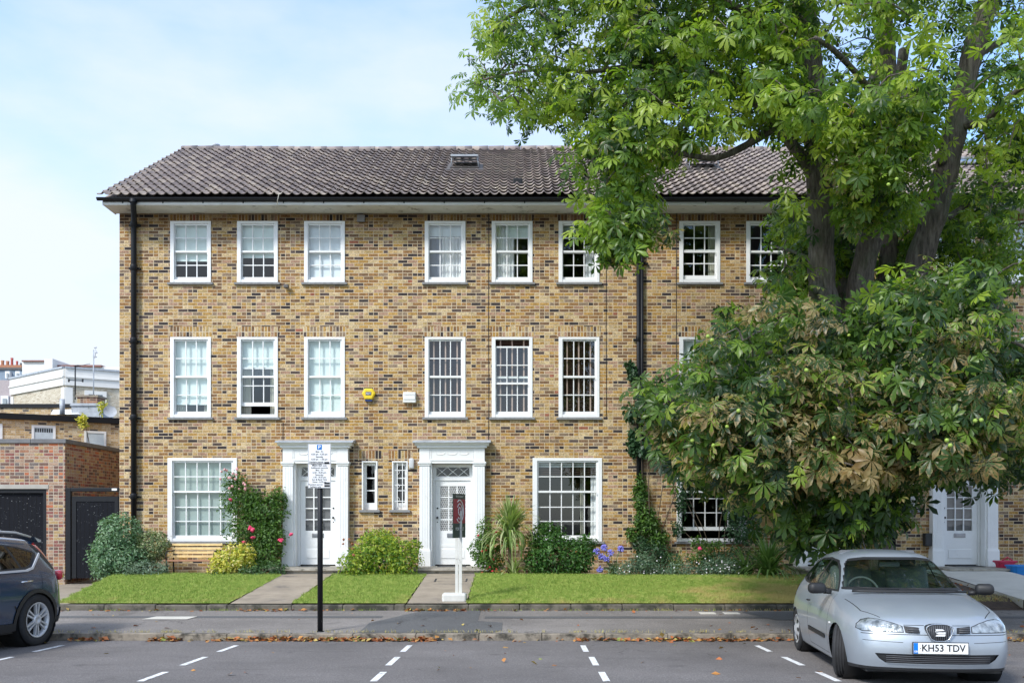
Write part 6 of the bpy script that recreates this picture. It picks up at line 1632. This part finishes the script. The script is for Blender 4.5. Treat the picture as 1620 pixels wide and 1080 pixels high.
def far():
    # mews row behind the garage
    D0=30.0; D1=31.6; xa,xb=-21.0,-11.0
    def Yx(px): return D0+(D1-D0)*px/190.
    A=at(-120,655,Yx(-120)); B=at(330,671,Yx(330)); top=5.05; r=empty('mews_building',(A.x,A.y,0),'low yellow brick mews building with a flat roof behind the garage','building')
    dr=(B-A); dr.z=0; dr.normalize(); n=Vector((dr.y,-dr.x,0))
    L_=(B-A).length
    def Wp(s,z,o=0): v=A+dr*s+n*o; return (v.x,v.y,z)
    m=MB(); m.quad(Wp(0,.1),Wp(L_,.1),Wp(L_,top-.1),Wp(0,top-.1)); m.quad(Wp(L_,.1),Wp(L_,.1,-8),Wp(L_,top-.1,-8),Wp(L_,top-.1)); m.build('wall',M['brick_far'],r)
    g=MB(); g.add([Wp(0,top-.12,.14),Wp(L_,top-.12,.14),Wp(L_,top+.06,.16),Wp(0,top+.06,.16),Wp(L_,top+.08,-8),Wp(0,top+.08,-8),Wp(0,top-.12,0),Wp(L_,top-.12,0)],[(0,1,2,3),(3,2,4,5),(6,7,1,0)]); g.build('roof',M['black'],r)
    for pxa,pxb,pya,pyb in ((-30,4,669,700),(50,88,672,700),(133,168,681,705)):
        def s_at(px): # solve along the wall
            k=(px-CX)/F; return (k*A.y-A.x)/(dr.x-k*dr.y)
        s0,s1=s_at(pxa),s_at(pxb); D=A.y+dr.y*s0; zt=CH+(HY-pya)*D/F; zb=zt-.85
        f=MB()
        for a,b,c,d in ((s0,s1,zt-.07,zt),(s0,s0+.07,zb,zt-.07),(s1-.07,s1,zb,zt-.07),(s0+.07,s1-.07,zb,zb+.07)):
            f.add([Wp(a,c,.03),Wp(b,c,.03),Wp(b,d,.03),Wp(a,d,.03),Wp(a,c,-.02),Wp(b,c,-.02),Wp(b,d,-.02),Wp(a,d,-.02)],[(0,1,2,3),(0,4,5,1),(1,5,6,2),(2,6,7,3),(3,7,4,0)])
        fo=f.build('window',M['white'],r)
        g=MB(); g.quad(Wp(s0+.05,zb+.05,.012),Wp(s1-.05,zb+.05,.012),Wp(s1-.05,zt-.05,.012),Wp(s0+.05,zt-.05,.012)); g.build('pane',simple('pale_blind_pane',(.50,.56,.60),.3),fo)
        if pxa==50:
            q=MB()
            for k in range(8): a=s0+.1+k*(s1-s0-.2)/7.5; q.add([Wp(a,zt-.22,.016),Wp(a+.045,zt-.22,.016),Wp(a+.045,zt-.10,.016),Wp(a,zt-.10,.016)],[(0,1,2,3)])
            q.build('glazing_slot',M['ink'],fo)
    # set-back parapet
    def wallseg(pxa,pxb,D,pyt,h,mat,name,depth=.3,cap=None,par=r,zbot=None):
        a=at(pxa,pyt,D); b=at(pxb,pyt,D); m=MB(); m.box(a.x,b.x,D,D+depth,(a.z-h),a.z); m.build(name,mat,par)
        if cap: c=MB(); c.box(a.x-.03,b.x+.03,D-.05,D+depth+.05,a.z,a.z+.14); c.build('coping',cap,par)
    wallseg(-150,113,34,645,1.2,M['brick_far'],'parapet',cap=M['black']); 
    ch=MB(); a=at(113,657,33.2); b=at(160,640,33.2); ch.box(a.x,b.x,33.2,34.2,a.z-.4,b.z); ch.box(a.x-.03,b.x+.03,33.15,34.25,b.z-.04,b.z+.05); ch.build('chimney_base',M['lead'],r)
    ch=MB(); a=at(121,640,33.3); b=at(153,630,33.3); ch.box(a.x,b.x,33.35,34.0,a.z,b.z+.05); ch.build('chimney',M['brick_red'],r)
    ch=MB(); a=at(120,630,33.3); b=at(154,630,33.3); ch.box(a.x-.02,b.x+.02,33.3,34.05,a.z+.05,a.z+.12); ch.build('chimney_cap',M['conc'],r)
    p=at(98.5,655,32.6); q=at(98.5,631,32.6); m=MB(); m.tube([p,q],.085,10); m.build('vent_pipe',M['lead'],r)
    m=MB(); a=at(85,650,33.4); m.add([at(80,655,33),at(128,655,33),at(112,647,34),at(84,648,34)],[(0,1,2,3)]); m.build('skylight',M['stucco'],r)
    # dish
    p=at(174,652,32.0); dr_=empty('satellite_dish',p,'small pale satellite dish on the roof edge next to the left house','satellite dish')
    m=MB(); 
    bm=bmesh.new(); bmesh.ops.create_uvsphere(bm,u_segments=20,v_segments=12,radius=.3); bmesh.ops.delete(bm,geom=[v for v in bm.verts if v.co.z>-.18],context='VERTS')
    m.bm(bm,0,True,Matrix.Translation(p)@Matrix.Rotation(R(68),4,'X')@Matrix.Rotation(R(25),4,'Y')@Matrix.Translation((0,0,.2))@Matrix.Diagonal((1,1,.6,1))); m.build('dish',M['lead'],dr_)
    m=MB(); m.tube([p+Vector((0,.1,-.5)),p+Vector((0,.08,0))],.02,6); m.build('bracket',M['black'],dr_)
    # aerials
    p=at(119,632,33.6); r2=empty('roof_aerial',p,'dark roof aerial standing on the small chimney','aerial'); m=MB(); t=at(119,578,33.6); m.tube([p,t],.022,6)
    m.tube([at(108,601,33.6),at(131,602,33.6)],.014,5); m.tube([at(119,580,33.6),at(143,575,33.8)],.008,5); 
    for px in (109,131): m.tube([at(px,599,33.6),at(px,604,33.6)],.03,5)
    for k in range(5): a=at(119+k*1.6,579.5-k*.4,33.6); m.tube([a+Vector((0,-.12,0)),a+Vector((0,.12,0))],.008,4)
    m.build('mast',M['black'],r2)
    p=at(148,650,36.0); r2=empty('television_aerial',p,'tall thin grey television aerial in front of the pale villa','aerial'); m=MB(); t=at(148,553,36.0); m.tube([p,t],.022,6)
    m.tube([at(150,549,36),at(152,556,36),at(150,566,36)],.012,5)
    for k,(px,py) in enumerate(((151,550),(152,558),(151,565))): m.tube([at(px-2,py,36),at(px+2,py-.5,36)],.02,5)
    m.build('mast',M['lead'],r2)
    # pale villa, far
    Dv=62.0; zg=0
    C0=at(103,582,Dv); Lp=at(18,598,67.0); Rp=at(232,592,64.6)
    r=empty('stucco_villa',(C0.x,C0.y,0),'pale brick and white stucco villa with corner quoins in the far background','building')
    def fq(P,Q,z0,z1,o,mat_,name,par=r,d=.25):
        n_=Vector((Q.y-P.y,-(Q.x-P.x),0)).normalized(); n_= n_ if n_.y<0 else -n_
        a=P+n_*o; b=Q+n_*o; a2=P-n_*d; b2=Q-n_*d
        m=MB(); m.add([(a.x,a.y,z0),(b.x,b.y,z0),(b.x,b.y,z1),(a.x,a.y,z1),(a2.x,a2.y,z0),(b2.x,b2.y,z0),(b2.x,b2.y,z1),(a2.x,a2.y,z1)],[(0,1,2,3),(0,4,5,1),(1,5,6,2),(2,6,7,3),(3,7,4,0)]); return m.build(name,mat_,par)
    zt=C0.z; 
    for P,Q in ((Lp,C0),(C0,Rp)):
        P=Vector((P.x,P.y,0));Q=Vector((Q.x,Q.y,0))
        fq(P,Q,0,zt-.05,0,M['brick_pale'],'wall'); fq(P,Q,zt-1.12,zt,.12,M['stucco'],'parapet'); fq(P,Q,zt-.62,zt-.52,.20,M['stucco'],'cornice'); fq(P,Q,zt-.02,zt+.10,.20,M['lead'],'coping')
    for P,Q,nm in ((Lp,C0,1),(C0,Rp,0)):
        P=Vector((P.x,P.y,0));Q=Vector((Q.x,Q.y,0)); d=(Q-P).normalized(); L_=(Q-P).length
        if nm: fq(Q-d*.45,Q,0,zt-1.25,.06,M['stucco'],'quoin'); fq(P,P+d*.4,0,zt-1.25,.06,M['stucco'],'quoin')
        else:
            fq(P,P+d*.45,0,zt-1.25,.06,M['stucco'],'quoin')
            for a in (1.15,3.35):
                w_=fq(P+d*a,P+d*(a+1.35),zt-4.2,zt-1.38,.10,M['stucco'],'window'); fq(P+d*(a+.25),P+d*(a+1.1),zt-4.0,zt-1.62,.11,simple('far_pane',(.12,.16,.18),.2),'pane',w_,0)
                fq(P+d*(a+.64),P+d*(a+.70),zt-4.0,zt-1.62,.125,M['white'],'glazing_bar',w_,0); fq(P+d*(a+.25),P+d*(a+1.1),zt-2.35,zt-2.28,.125,M['white'],'glazing_bar',w_,0)
    # roof blocks above
    def blk(pxa,pxb,pyt,pyb,D,mat_,name,dep=3): a=at(pxa,pyb,D); b=at(pxb,pyt,D); m=MB(); m.box(a.x,b.x,D,D+dep,a.z,b.z); return m.build(name,mat_,r)
    blk(35,72,571,600,78,M['stucco'],'attic_wall'); blk(70,83,567,590,76,M['stucco'],'chimney'); blk(83,215,580,592,77,M['stucco'],'attic_wall')
    blk(34,70,569.5,571.5,77.8,simple('red_brown_coping',(.25,.12,.10),.8),'coping'); blk(84,160,577,580,76.8,bpy.data.materials['red_brown_coping'],'coping')
    # grey-blue mansard block at the extreme left
    r3=empty('mansard_building',at(0,600,95),'grey-blue slate mansard building with red chimney pots at the far left edge','building')
    r3.location.z=0
    def blk3(pxa,pxb,pyt,pyb,D,mat_,name,dep=4,par=r3): a=at(pxa,pyb,D); b=at(pxb,pyt,D); m=MB(); m.box(a.x,b.x,D,D+dep,a.z,b.z); return m.build(name,mat_,par)
    blk3(-140,19,601,700,95,simple('mauve_render',(.42,.36,.36),.85),'wall'); rf=blk3(-140,34,584,601,96,simple('blue_slate',(.20,.26,.33),.6,var=.15),'roof'); blk3(-140,35,581,584.2,95.8,M['lead_dark'],'eaves')
    for px in (8,24): 
        w_=blk3(px,px+7,587,598,95.6,M['white'],'window'); blk3(px+2,px+5,590,597,95.5,simple('far_pane2',(.3,.33,.35),.3),'pane',.05,w_)
    w_=blk3(1,13,626,645,94.8,M['white'],'window'); blk3(4,10,630,642,94.7,bpy.data.materials['far_pane2'],'pane',.05,w_)
    rt=simple('red_clay_pot',(.40,.09,.07),.8); ot=simple('orange_roof_tile',(.40,.18,.10),.8,var=.2)
    blk3(-140,34,577,582,96.5,ot,'roof_ridge')
    for px,py,w,mm_ in ((4,570,5,ot),(12,571,5,ot),(19,566,4,rt),(27,571,3.5,rt),(33,574,3,M['lead_dark']),(-10,568,5,ot)):
        a=at(px,582,97); b=at(px,py,97); m=MB(); rr=w*97/F/2; m.lathe([(rr*1.1,a.z),(rr*.9,a.z+(b.z-a.z)*.7),(rr*1.1,b.z),(0,b.z)],(a.x,97,0),'z',10); m.build('chimney_pot',mm_,r3)
far()
# ================= planting =================
def sb(px,py,D,rx,ry,rz): p=at(px,py,D); return ((p.x,p.y,p.z),(rx,ry,rz))
shrub('rounded_shrub',[sb(190,842,20.7,.44,.45,.42),(sb(180,880,20.6,.50,.45,.50)),sb(165,890,20.5,.28,.35,.38),sb(205,885,20.6,.4,.4,.4)],9000,.075,M['shrub_grey_green'] if 'shrub_grey_green' in M else leaf_mat('bluish_green_leaf',[(.06,.14,.06),(.14,.26,.12),(.30,.42,.27)],trans=.2),'tall rounded grey-green shrub in front of the black gate','shrub',base=.45,lump=.1,inner=.6)
shrub('rounded_shrub',[sb(239,864,20.9,.40,.38,.36)],3200,.06,M['shrub_varieg'],'round variegated shrub left of the bench','shrub',base=.55,lump=.08,inner=.6)
shrub('low_shrub',[sb(232,901,20.4,.52,.3,.20),sb(215,900,20.4,.3,.3,.18)],1900,.06,M['shrub_grey'],'low spreading silvery shrub at the back of the left lawn','shrub',base=.50)
def fl(px0,px1,py0,py1,D,n): return [at(random.uniform(px0,px1),random.uniform(py0,py1),D+random.uniform(-.1,.1)) for _ in range(n)]
shrub('climbing_rose',[sb(372,765,21.5,.30,.15,.28),sb(385,795,21.4,.55,.22,.38),sb(420,805,21.4,.50,.24,.42),sb(400,835,21.4,.62,.26,.42),sb(428,850,21.3,.35,.28,.40),sb(415,880,21.2,.45,.3,.35),sb(440,790,21.5,.2,.15,.3)],8200,.08,M['shrub_mid'],'climbing rose with pink and red flowers between the left window and door','climbing rose',base=.50,stems=10,inner=.3,
  flowers=(M['pink'],fl(392,402,832,840,21.05,4)+fl(440,446,850,862,21.0,3)+[at(400,850,21.0),at(386,857,21.0),at(460,845,21.0),at(365,790,21.3)],.045))
for p in fl(345,375,738,775,21.35,14)+fl(378,392,760,780,21.3,5):
    bm=bmesh.new(); bmesh.ops.create_icosphere(bm,subdivisions=1,radius=.034)
    for v in bm.verts: v.co=Vector(v.co)*random.uniform(.7,1.2)+p
    m=MB(); m.bm(bm); m.build('flower',M['palepink'],bpy.data.objects['climbing_rose'])
shrub('golden_shrub',[sb(368,888,20.6,.46,.35,.34),sb(352,897,20.5,.26,.3,.26),sb(385,880,20.6,.25,.3,.3)],2300,.085,M['shrub_yellow'],'yellow-leaved shrub at the right end of the bench','shrub',base=.50)
shrub('low_shrub',[sb(425,902,20.5,.40,.25,.20),sb(395,906,20.4,.30,.22,.15),sb(345,908,20.4,.2,.2,.1)],1700,.07,M['shrub_dark'],'low dark green plant at the left end of the first doorstep','shrub',base=.52)
shrub('spreading_shrub',[sb(600,880,20.6,.62,.55,.50),sb(565,892,20.4,.40,.45,.34),sb(640,885,20.5,.38,.45,.42),sb(600,860,20.9,.42,.4,.35),sb(655,862,20.8,.16,.2,.12)],7000,.08,M['shrub_bright'],'wide bright green shrub between the two white doors','shrub',base=.50,
  flowers=(simple('bronze_tip',(.35,.13,.06),.7),fl(538,560,850,880,20.1,6),.03))
shrub('fuchsia_shrub',[sb(768,850,20.9,.20,.3,.42),sb(775,885,20.7,.32,.35,.34),sb(760,870,20.8,.25,.3,.3)],2300,.075,M['shrub_mid'],'dark green fuchsia with small red flowers right of the lattice door','shrub',base=.52,
  flowers=(M['red'],fl(752,788,840,905,20.45,14),.025))
shrub('leafy_shrub',[sb(880,878,20.7,.66,.5,.50),sb(865,850,20.9,.42,.35,.35),sb(915,880,20.6,.35,.4,.42),sb(848,890,20.6,.25,.35,.35),sb(928,862,20.9,.22,.25,.25)],6200,.085,M['shrub_mid2'] if 'shrub_mid2' in M else leaf_mat('rich_green_leaf',[(.03,.09,.02),(.05,.14,.025),(.10,.22,.04)],trans=.3),'dense rich green shrub below the right hand bay of the middle house','shrub',base=.52)
def straps(name,c,n,L_,w,mat,label,cat,spread=1.0,rise=1.0,trunk=0,droop=1.0,group=None,flowers=None):
    c=Vector(c); r=empty(name,c,label,cat,group)
    V=[];Fa=[];C=[];b=0
    for i in range(n):
        a=random.uniform(0,2*PI); el_=random.uniform(.15,1.0); ln=L_*random.uniform(.65,1.1); hd=Vector((math.cos(a),math.sin(a)*.8,0)); o=Vector((random.uniform(-.05,.05),random.uniform(-.05,.05),trunk+random.uniform(-.12,.02)*(1 if trunk else 0)))
        lat=Vector((-hd.y,hd.x,0)).normalized(); pts=[]; p=o.copy(); ang=R(88)*(1-(1-el_)*.75*spread); seg=7; rn=random.random()
        for k in range(seg+1):
            t=k/seg; ww=w*(.35+1.3*t if t<.35 else (1-t)*1.25+.02)*.5
            lift=Vector((0,0,.0)); V+= [tuple(p-lat*ww+Vector((0,0,.1*ww))),tuple(p),tuple(p+lat*ww+Vector((0,0,.1*ww)))]; C+= [(rn,0,1,1),(rn,0,.2,1),(rn,0,1,1)]
            p=p+(hd*math.cos(ang)+Vector((0,0,math.sin(ang)*rise)))*ln/seg; ang-=droop*R(16)*(1.3-el_)*(1+t)
        for k in range(seg):
            q=b+3*k; Fa+=[(q,q+1,q+4),(q,q+4,q+3),(q+1,q+2,q+5),(q+1,q+5,q+4)]
        b+=3*(seg+1)
    raw_mesh('foliage',np.array(V),np.array(Fa),mat,parent=r,col=np.array(C))
    if trunk: m=MB(); m.tube([c+Vector((0,0,-.05)),c+Vector((.02,0,trunk*.5)),c+Vector((0,0,trunk+.03))],[.06,.045,.04],8); m.build('trunk',M['twig'],r)
    return r
p=at(806,908,20.7); o=straps('cordyline',(p.x,p.y,.56),110,1.15,.07,M['straps_pale'],'tall spiky cordyline with arching striped leaves left of the rich green shrub','cordyline',trunk=.86,droop=1.35)
V=MB()
def extra_straps(root,c,n,L_,w,mat,trunk,droop,spread=1):
    t=straps('tmp',c,n,L_,w,mat,'x','x',trunk=0,droop=droop,spread=spread); ch=[k for k in bpy.data.objects if k.parent==t]
    for k in ch: k.parent=root; k.location=Vector(c)-root.location
    bpy.data.objects.remove(t)
extra_straps(o,(p.x+.02,p.y,1.50),110,.92,.065,M['straps_pale'],0,.35,.75)
extra_straps(o,(p.x-.02,p.y-.1,1.15),100,1.1,.065,M['straps_pale'],0,1.5)
extra_straps(o,(p.x+.1,p.y-.25,.58),40,.65,.055,M['straps_pale'],0,1.0)
# agapanthus
p=at(972,905,20.6); o=straps('agapanthus',(p.x,p.y,.54),90,.46,.03,M['strap'],'agapanthus with blue flower heads beside the rich green shrub','agapanthus',droop=1.1)
st_=MB(); flm=MB()
for (px,py) in ((956,866),(966,874),(952,880),(944,872),(982,868),(949,900),(960,884)):
    t=at(px,py,20.45); b=Vector((p.x+random.uniform(-.08,.05),p.y-.05,.56)); st_.tube([b,(b+t)/2+Vector((-.03,0,.08)),t],.007,5)
    for q in range(34):
        d=Vector((random.gauss(0,1),random.gauss(0,1),random.gauss(0,1))).normalized(); flm.tube([t,t+d*.045,t+d*.078],[.006,.007,.013],4)
    flm.build('flower',M['blueflower'],o); flm=MB()
st_.build('stem',M['strap_plain'] if 'strap_plain' in M else simple('green_stem',(.10,.18,.05),.6),o)
# ground cover with small white flowers, patches of silver leaves
blobs=[sb(px,py,20.45+random.uniform(-.1,.25),.36,.32,.20) for px,py in ((985,903),(1005,897),(1030,905),(1055,908),(1075,898),(1100,906),(1125,906),(1150,904),(1018,888),(1160,895),(1140,893))]
def ground_cover():
    root=empty('ground_cover',(3.5,20.4,.5),'mixed low silvery ground cover with tiny white flowers along the back of the right lawn','ground cover')
    root['kind']='stuff'
    P,N=blob_pts(blobs,7000,.4); k=P[:,2]>.5; P=P[k];N=N[k]; Nn=unit(N+np.array([0,0,.5])+rng.normal(0,.6,P.shape)); Dd=unit(N+rng.normal(0,.7,P.shape))
    gm=leaf_mat('silver_blue_leaf',[(.05,.11,.06),(.11,.20,.13),(.22,.30,.20),(.10,.13,.06)],trans=.2)
    v,f,c=scatter(LEAF,P-np.array(root.location),Nn,Dd,.055*rng.uniform(.6,1.3,len(P))); raw_mesh('foliage',v,f,gm,parent=root,col=c,kind='stuff')
    m=MB()
    for i in range(46):
        b=random.choice(blobs); q=Vector((b[0][0]+random.uniform(-.4,.4),b[0][1]-.25-random.uniform(0,.08),b[0][2]+random.uniform(-.08,.16))); bm=bmesh.new(); bmesh.ops.create_icosphere(bm,subdivisions=1,radius=.017); m.bm(bm,0,True,Matrix.Translation(q))
    m.build('flower',M['whitepetal'],root,kind='stuff')
ground_cover()
shrub('low_shrub',[sb(1030,875,21.1,.36,.3,.26),sb(1015,862,21.3,.2,.2,.2),sb(1060,885,21.0,.3,.3,.2)],1500,.08,M['ivy'],'dark green leafy perennial at the foot of the middle downpipe','shrub',base=.52)
p=at(1068,893,20.8); straps('striped_grass',(p.x,p.y,.54),46,.72,.034,M['straps_pale'],'clump of pale striped arching leaves below the shaded window','ornamental grass',droop=1.0,spread=1.0)
shrub('rose_bush',[sb(1105,858,21.2,.20,.15,.14),sb(1130,862,21.2,.24,.18,.12),sb(1110,880,21.1,.35,.2,.25)],900,.075,M['shrub_mid'],'rose bush with one bright pink bloom below the shaded window','rose bush',base=.52,inner=.3,flowers=(M['pink'],[at(1107,867,20.9),at(1108,868,20.88)],.05))
p=at(1216,915,20.2); straps('strap_leaf_clump',(p.x,p.y,.50),190,1.25,.065,M['strap'],'large clump of green strap leaves behind the silver car','perennial clump',droop=.9,spread=.9)
p=at(1180,912,20.4); straps('strap_leaf_clump',(p.x,p.y,.50),80,.85,.05,M['strap'],'smaller clump of green strap leaves left of the large one','perennial clump',droop=1.0)
shrub('shade_shrub',[sb(1165,885,20.9,.5,.3,.28),sb(1130,890,20.8,.35,.3,.22)],1500,.075,M['ivy'],'dark shaded shrub under the window left of the strap leaves','shrub',base=.52)
# climbers
shrub('wall_climber',[sb(1040,640,21.55,.50,.20,.42),sb(1070,680,21.5,.45,.22,.40),sb(1005,655,21.6,.24,.15,.20),sb(1030,710,21.6,.35,.18,.2),sb(1100,650,21.4,.5,.2,.5),sb(1003,700,21.65,.14,.1,.32),sb(1000,590,21.68,.10,.08,.22),sb(995,575,21.68,.05,.05,.1)],8500,.10,M['ivy'],'dark leafy climber spreading over the middle downpipe at first floor level','climber',base=.55,tmpl=ROUND,stems=5,inner=.35,droop=.5,clipz=1)
shrub('wall_climber',[sb(1012,780,21.62,.16,.10,.45),sb(1022,825,21.6,.30,.12,.32),sb(1040,850,21.62,.25,.12,.22),sb(1000,845,21.66,.14,.1,.18)],2600,.09,M['shrub_mid'],'thin lower climber on the middle downpipe near the ground','climber',base=.55,stems=5,inner=.2,clipz=.6)
shrub('wall_climber',[sb(1078,790,21.6,.16,.12,.42),sb(1170,800,21.5,.45,.16,.42),sb(1180,840,21.4,.5,.2,.35),sb(1150,770,21.5,.5,.15,.25),sb(1072,835,21.62,.14,.1,.2),sb(1200,770,21.4,.4,.2,.5)],3600,.09,M['ivy'],'dark climber hanging over the shaded ground floor window','climber',base=.55,stems=8,inner=.25,droop=.4,clipz=.6)
# vine on the mews wall
shrub('wall_climber',[sb(131,668,30.6,.12,.08,.35),sb(131,662,30.6,.15,.1,.12),sb(163,643,32.6,.18,.15,.25)],320,.13,M['shrub_yellow'],'wisp of yellow-green climber on the far mews wall','climber',base=3.0,stems=3,inner=.2,clipy=99)
# crates and tubs by the far right step
M['redplastic']=simple('crimson_plastic',(.50,.02,.07),.4,var=.05); M['blueplastic']=simple('blue_plastic',(.02,.22,.62),.4,var=.05)
def tub(name,px,py,D,w,d,h,mat,label,cat):
    p=at(px,py,D); z0=p.z; r=empty(name,p,label,cat); o=[(-.5,-.5),(.5,-.5),(.5,.5),(-.5,.5)]; m=MB()
    def ring(s,z): return [(p.x+a*w*s,p.y+b*d*s,z) for a,b in smoothpoly([(x,y) for x,y in o],2,.18)]
    rs=[ring(.82,z0),ring(.98,z0+h*.88),ring(1.06,z0+h*.9),ring(1.06,z0+h),ring(.97,z0+h),ring(.80,z0+.02)]
    n=len(rs[0]); 
    for i in range(5): m.add(rs[i]+rs[i+1],[(k,(k+1)%n,n+(k+1)%n,n+k) for k in range(n)],0)
    m.add(rs[0],[tuple(range(n))]); m.add(rs[5],[tuple(range(n))[::-1]]); m.build('container',mat,r)
    return r,p,z0
r,p,z0=tub('recycling_box',1616,915,20.6,.58,.42,.30,M['blueplastic'],'blue plastic recycling box on the grass at the right edge','box')
r,p,z0=tub('storage_tub',1590,906,21.1,.36,.30,.24,M['redplastic'],'crimson plastic tub with a lid beside the far right doorstep','tub')
m=MB(); m.cbox(p.x-.20,p.x+.20,p.y-.17,p.y+.17,z0+.235,z0+.28,.015); m.tube([(p.x-.12,p.y-.1,z0+.28),(p.x,p.y-.1,z0+.36),(p.x+.12,p.y-.1,z0+.28)],.015,6); m.build('lid',M['redplastic'],r)
# sparse weeds along kerb and soil edge
Pw=[]
for _ in range(260):
    if random.random()<.5: x=random.uniform(-8,8); y=16.59+random.uniform(-.02,.03); z=pv(16.58)
    else: x=random.uniform(-9,8); y=13.90+random.uniform(0,.06); z=.10
    for k in range(9): Pw.append((x+random.gauss(0,.05),y+random.gauss(0,.012),z))
for _ in range(1500): x=random.gauss(8.0,.5); y=random.gauss(17.1,.25); Pw.append((min(max(x,6.6),8.9),max(y,16.76),gz(max(y,16.76))+.05))
blade_mesh('weeds',np.array(Pw),.05,.008,M['lawn'],label='sparse weeds along the kerb, edging and bare soil')

# trees across the road (behind the viewpoint): what the windows and car paint mirror
def far_tree(x,y,h,r,label):
    root=empty('street_tree',(x,y,.0),label,'tree')
    m=MB(); m.tube([(x,y,-.1),(x+.1,y,h*.3),(x-.1,y+.1,h*.6)],[.3,.24,.12],10)
    bl=[]
    for k in range(9):
        a=random.uniform(0,2*PI); rr=random.uniform(.2,.75)*r; c=(x+rr*math.cos(a),y+rr*math.sin(a),h*random.uniform(.5,.88)); q=random.uniform(.35,.55)*r; bl.append((c,(q,q,q*.8)))
        m.tube([(x,y,h*.35),((x+c[0])/2,(y+c[1])/2,(h*.35+c[2])/2+.3),c],[.12,.07,.03],6)
    m.build('trunk',M['bark'],root)
    P,N=blob_pts(bl,5200,.3); v,f,c=scatter(LEAF,P-np.array((x,y,0)),unit(N+rng.normal(0,.7,P.shape)),unit(N+rng.normal(0,.8,P.shape)),.34*rng.uniform(.6,1.2,len(P)))
    raw_mesh('crown',v,f,M['shrub_mid'],parent=root,col=c)
far_tree(-9.5,-17,11,3.6,'leafy street tree across the road, mirrored in the left windows')
far_tree(4.5,-19,12.5,4.2,'tall leafy street tree across the road, mirrored in the middle windows')
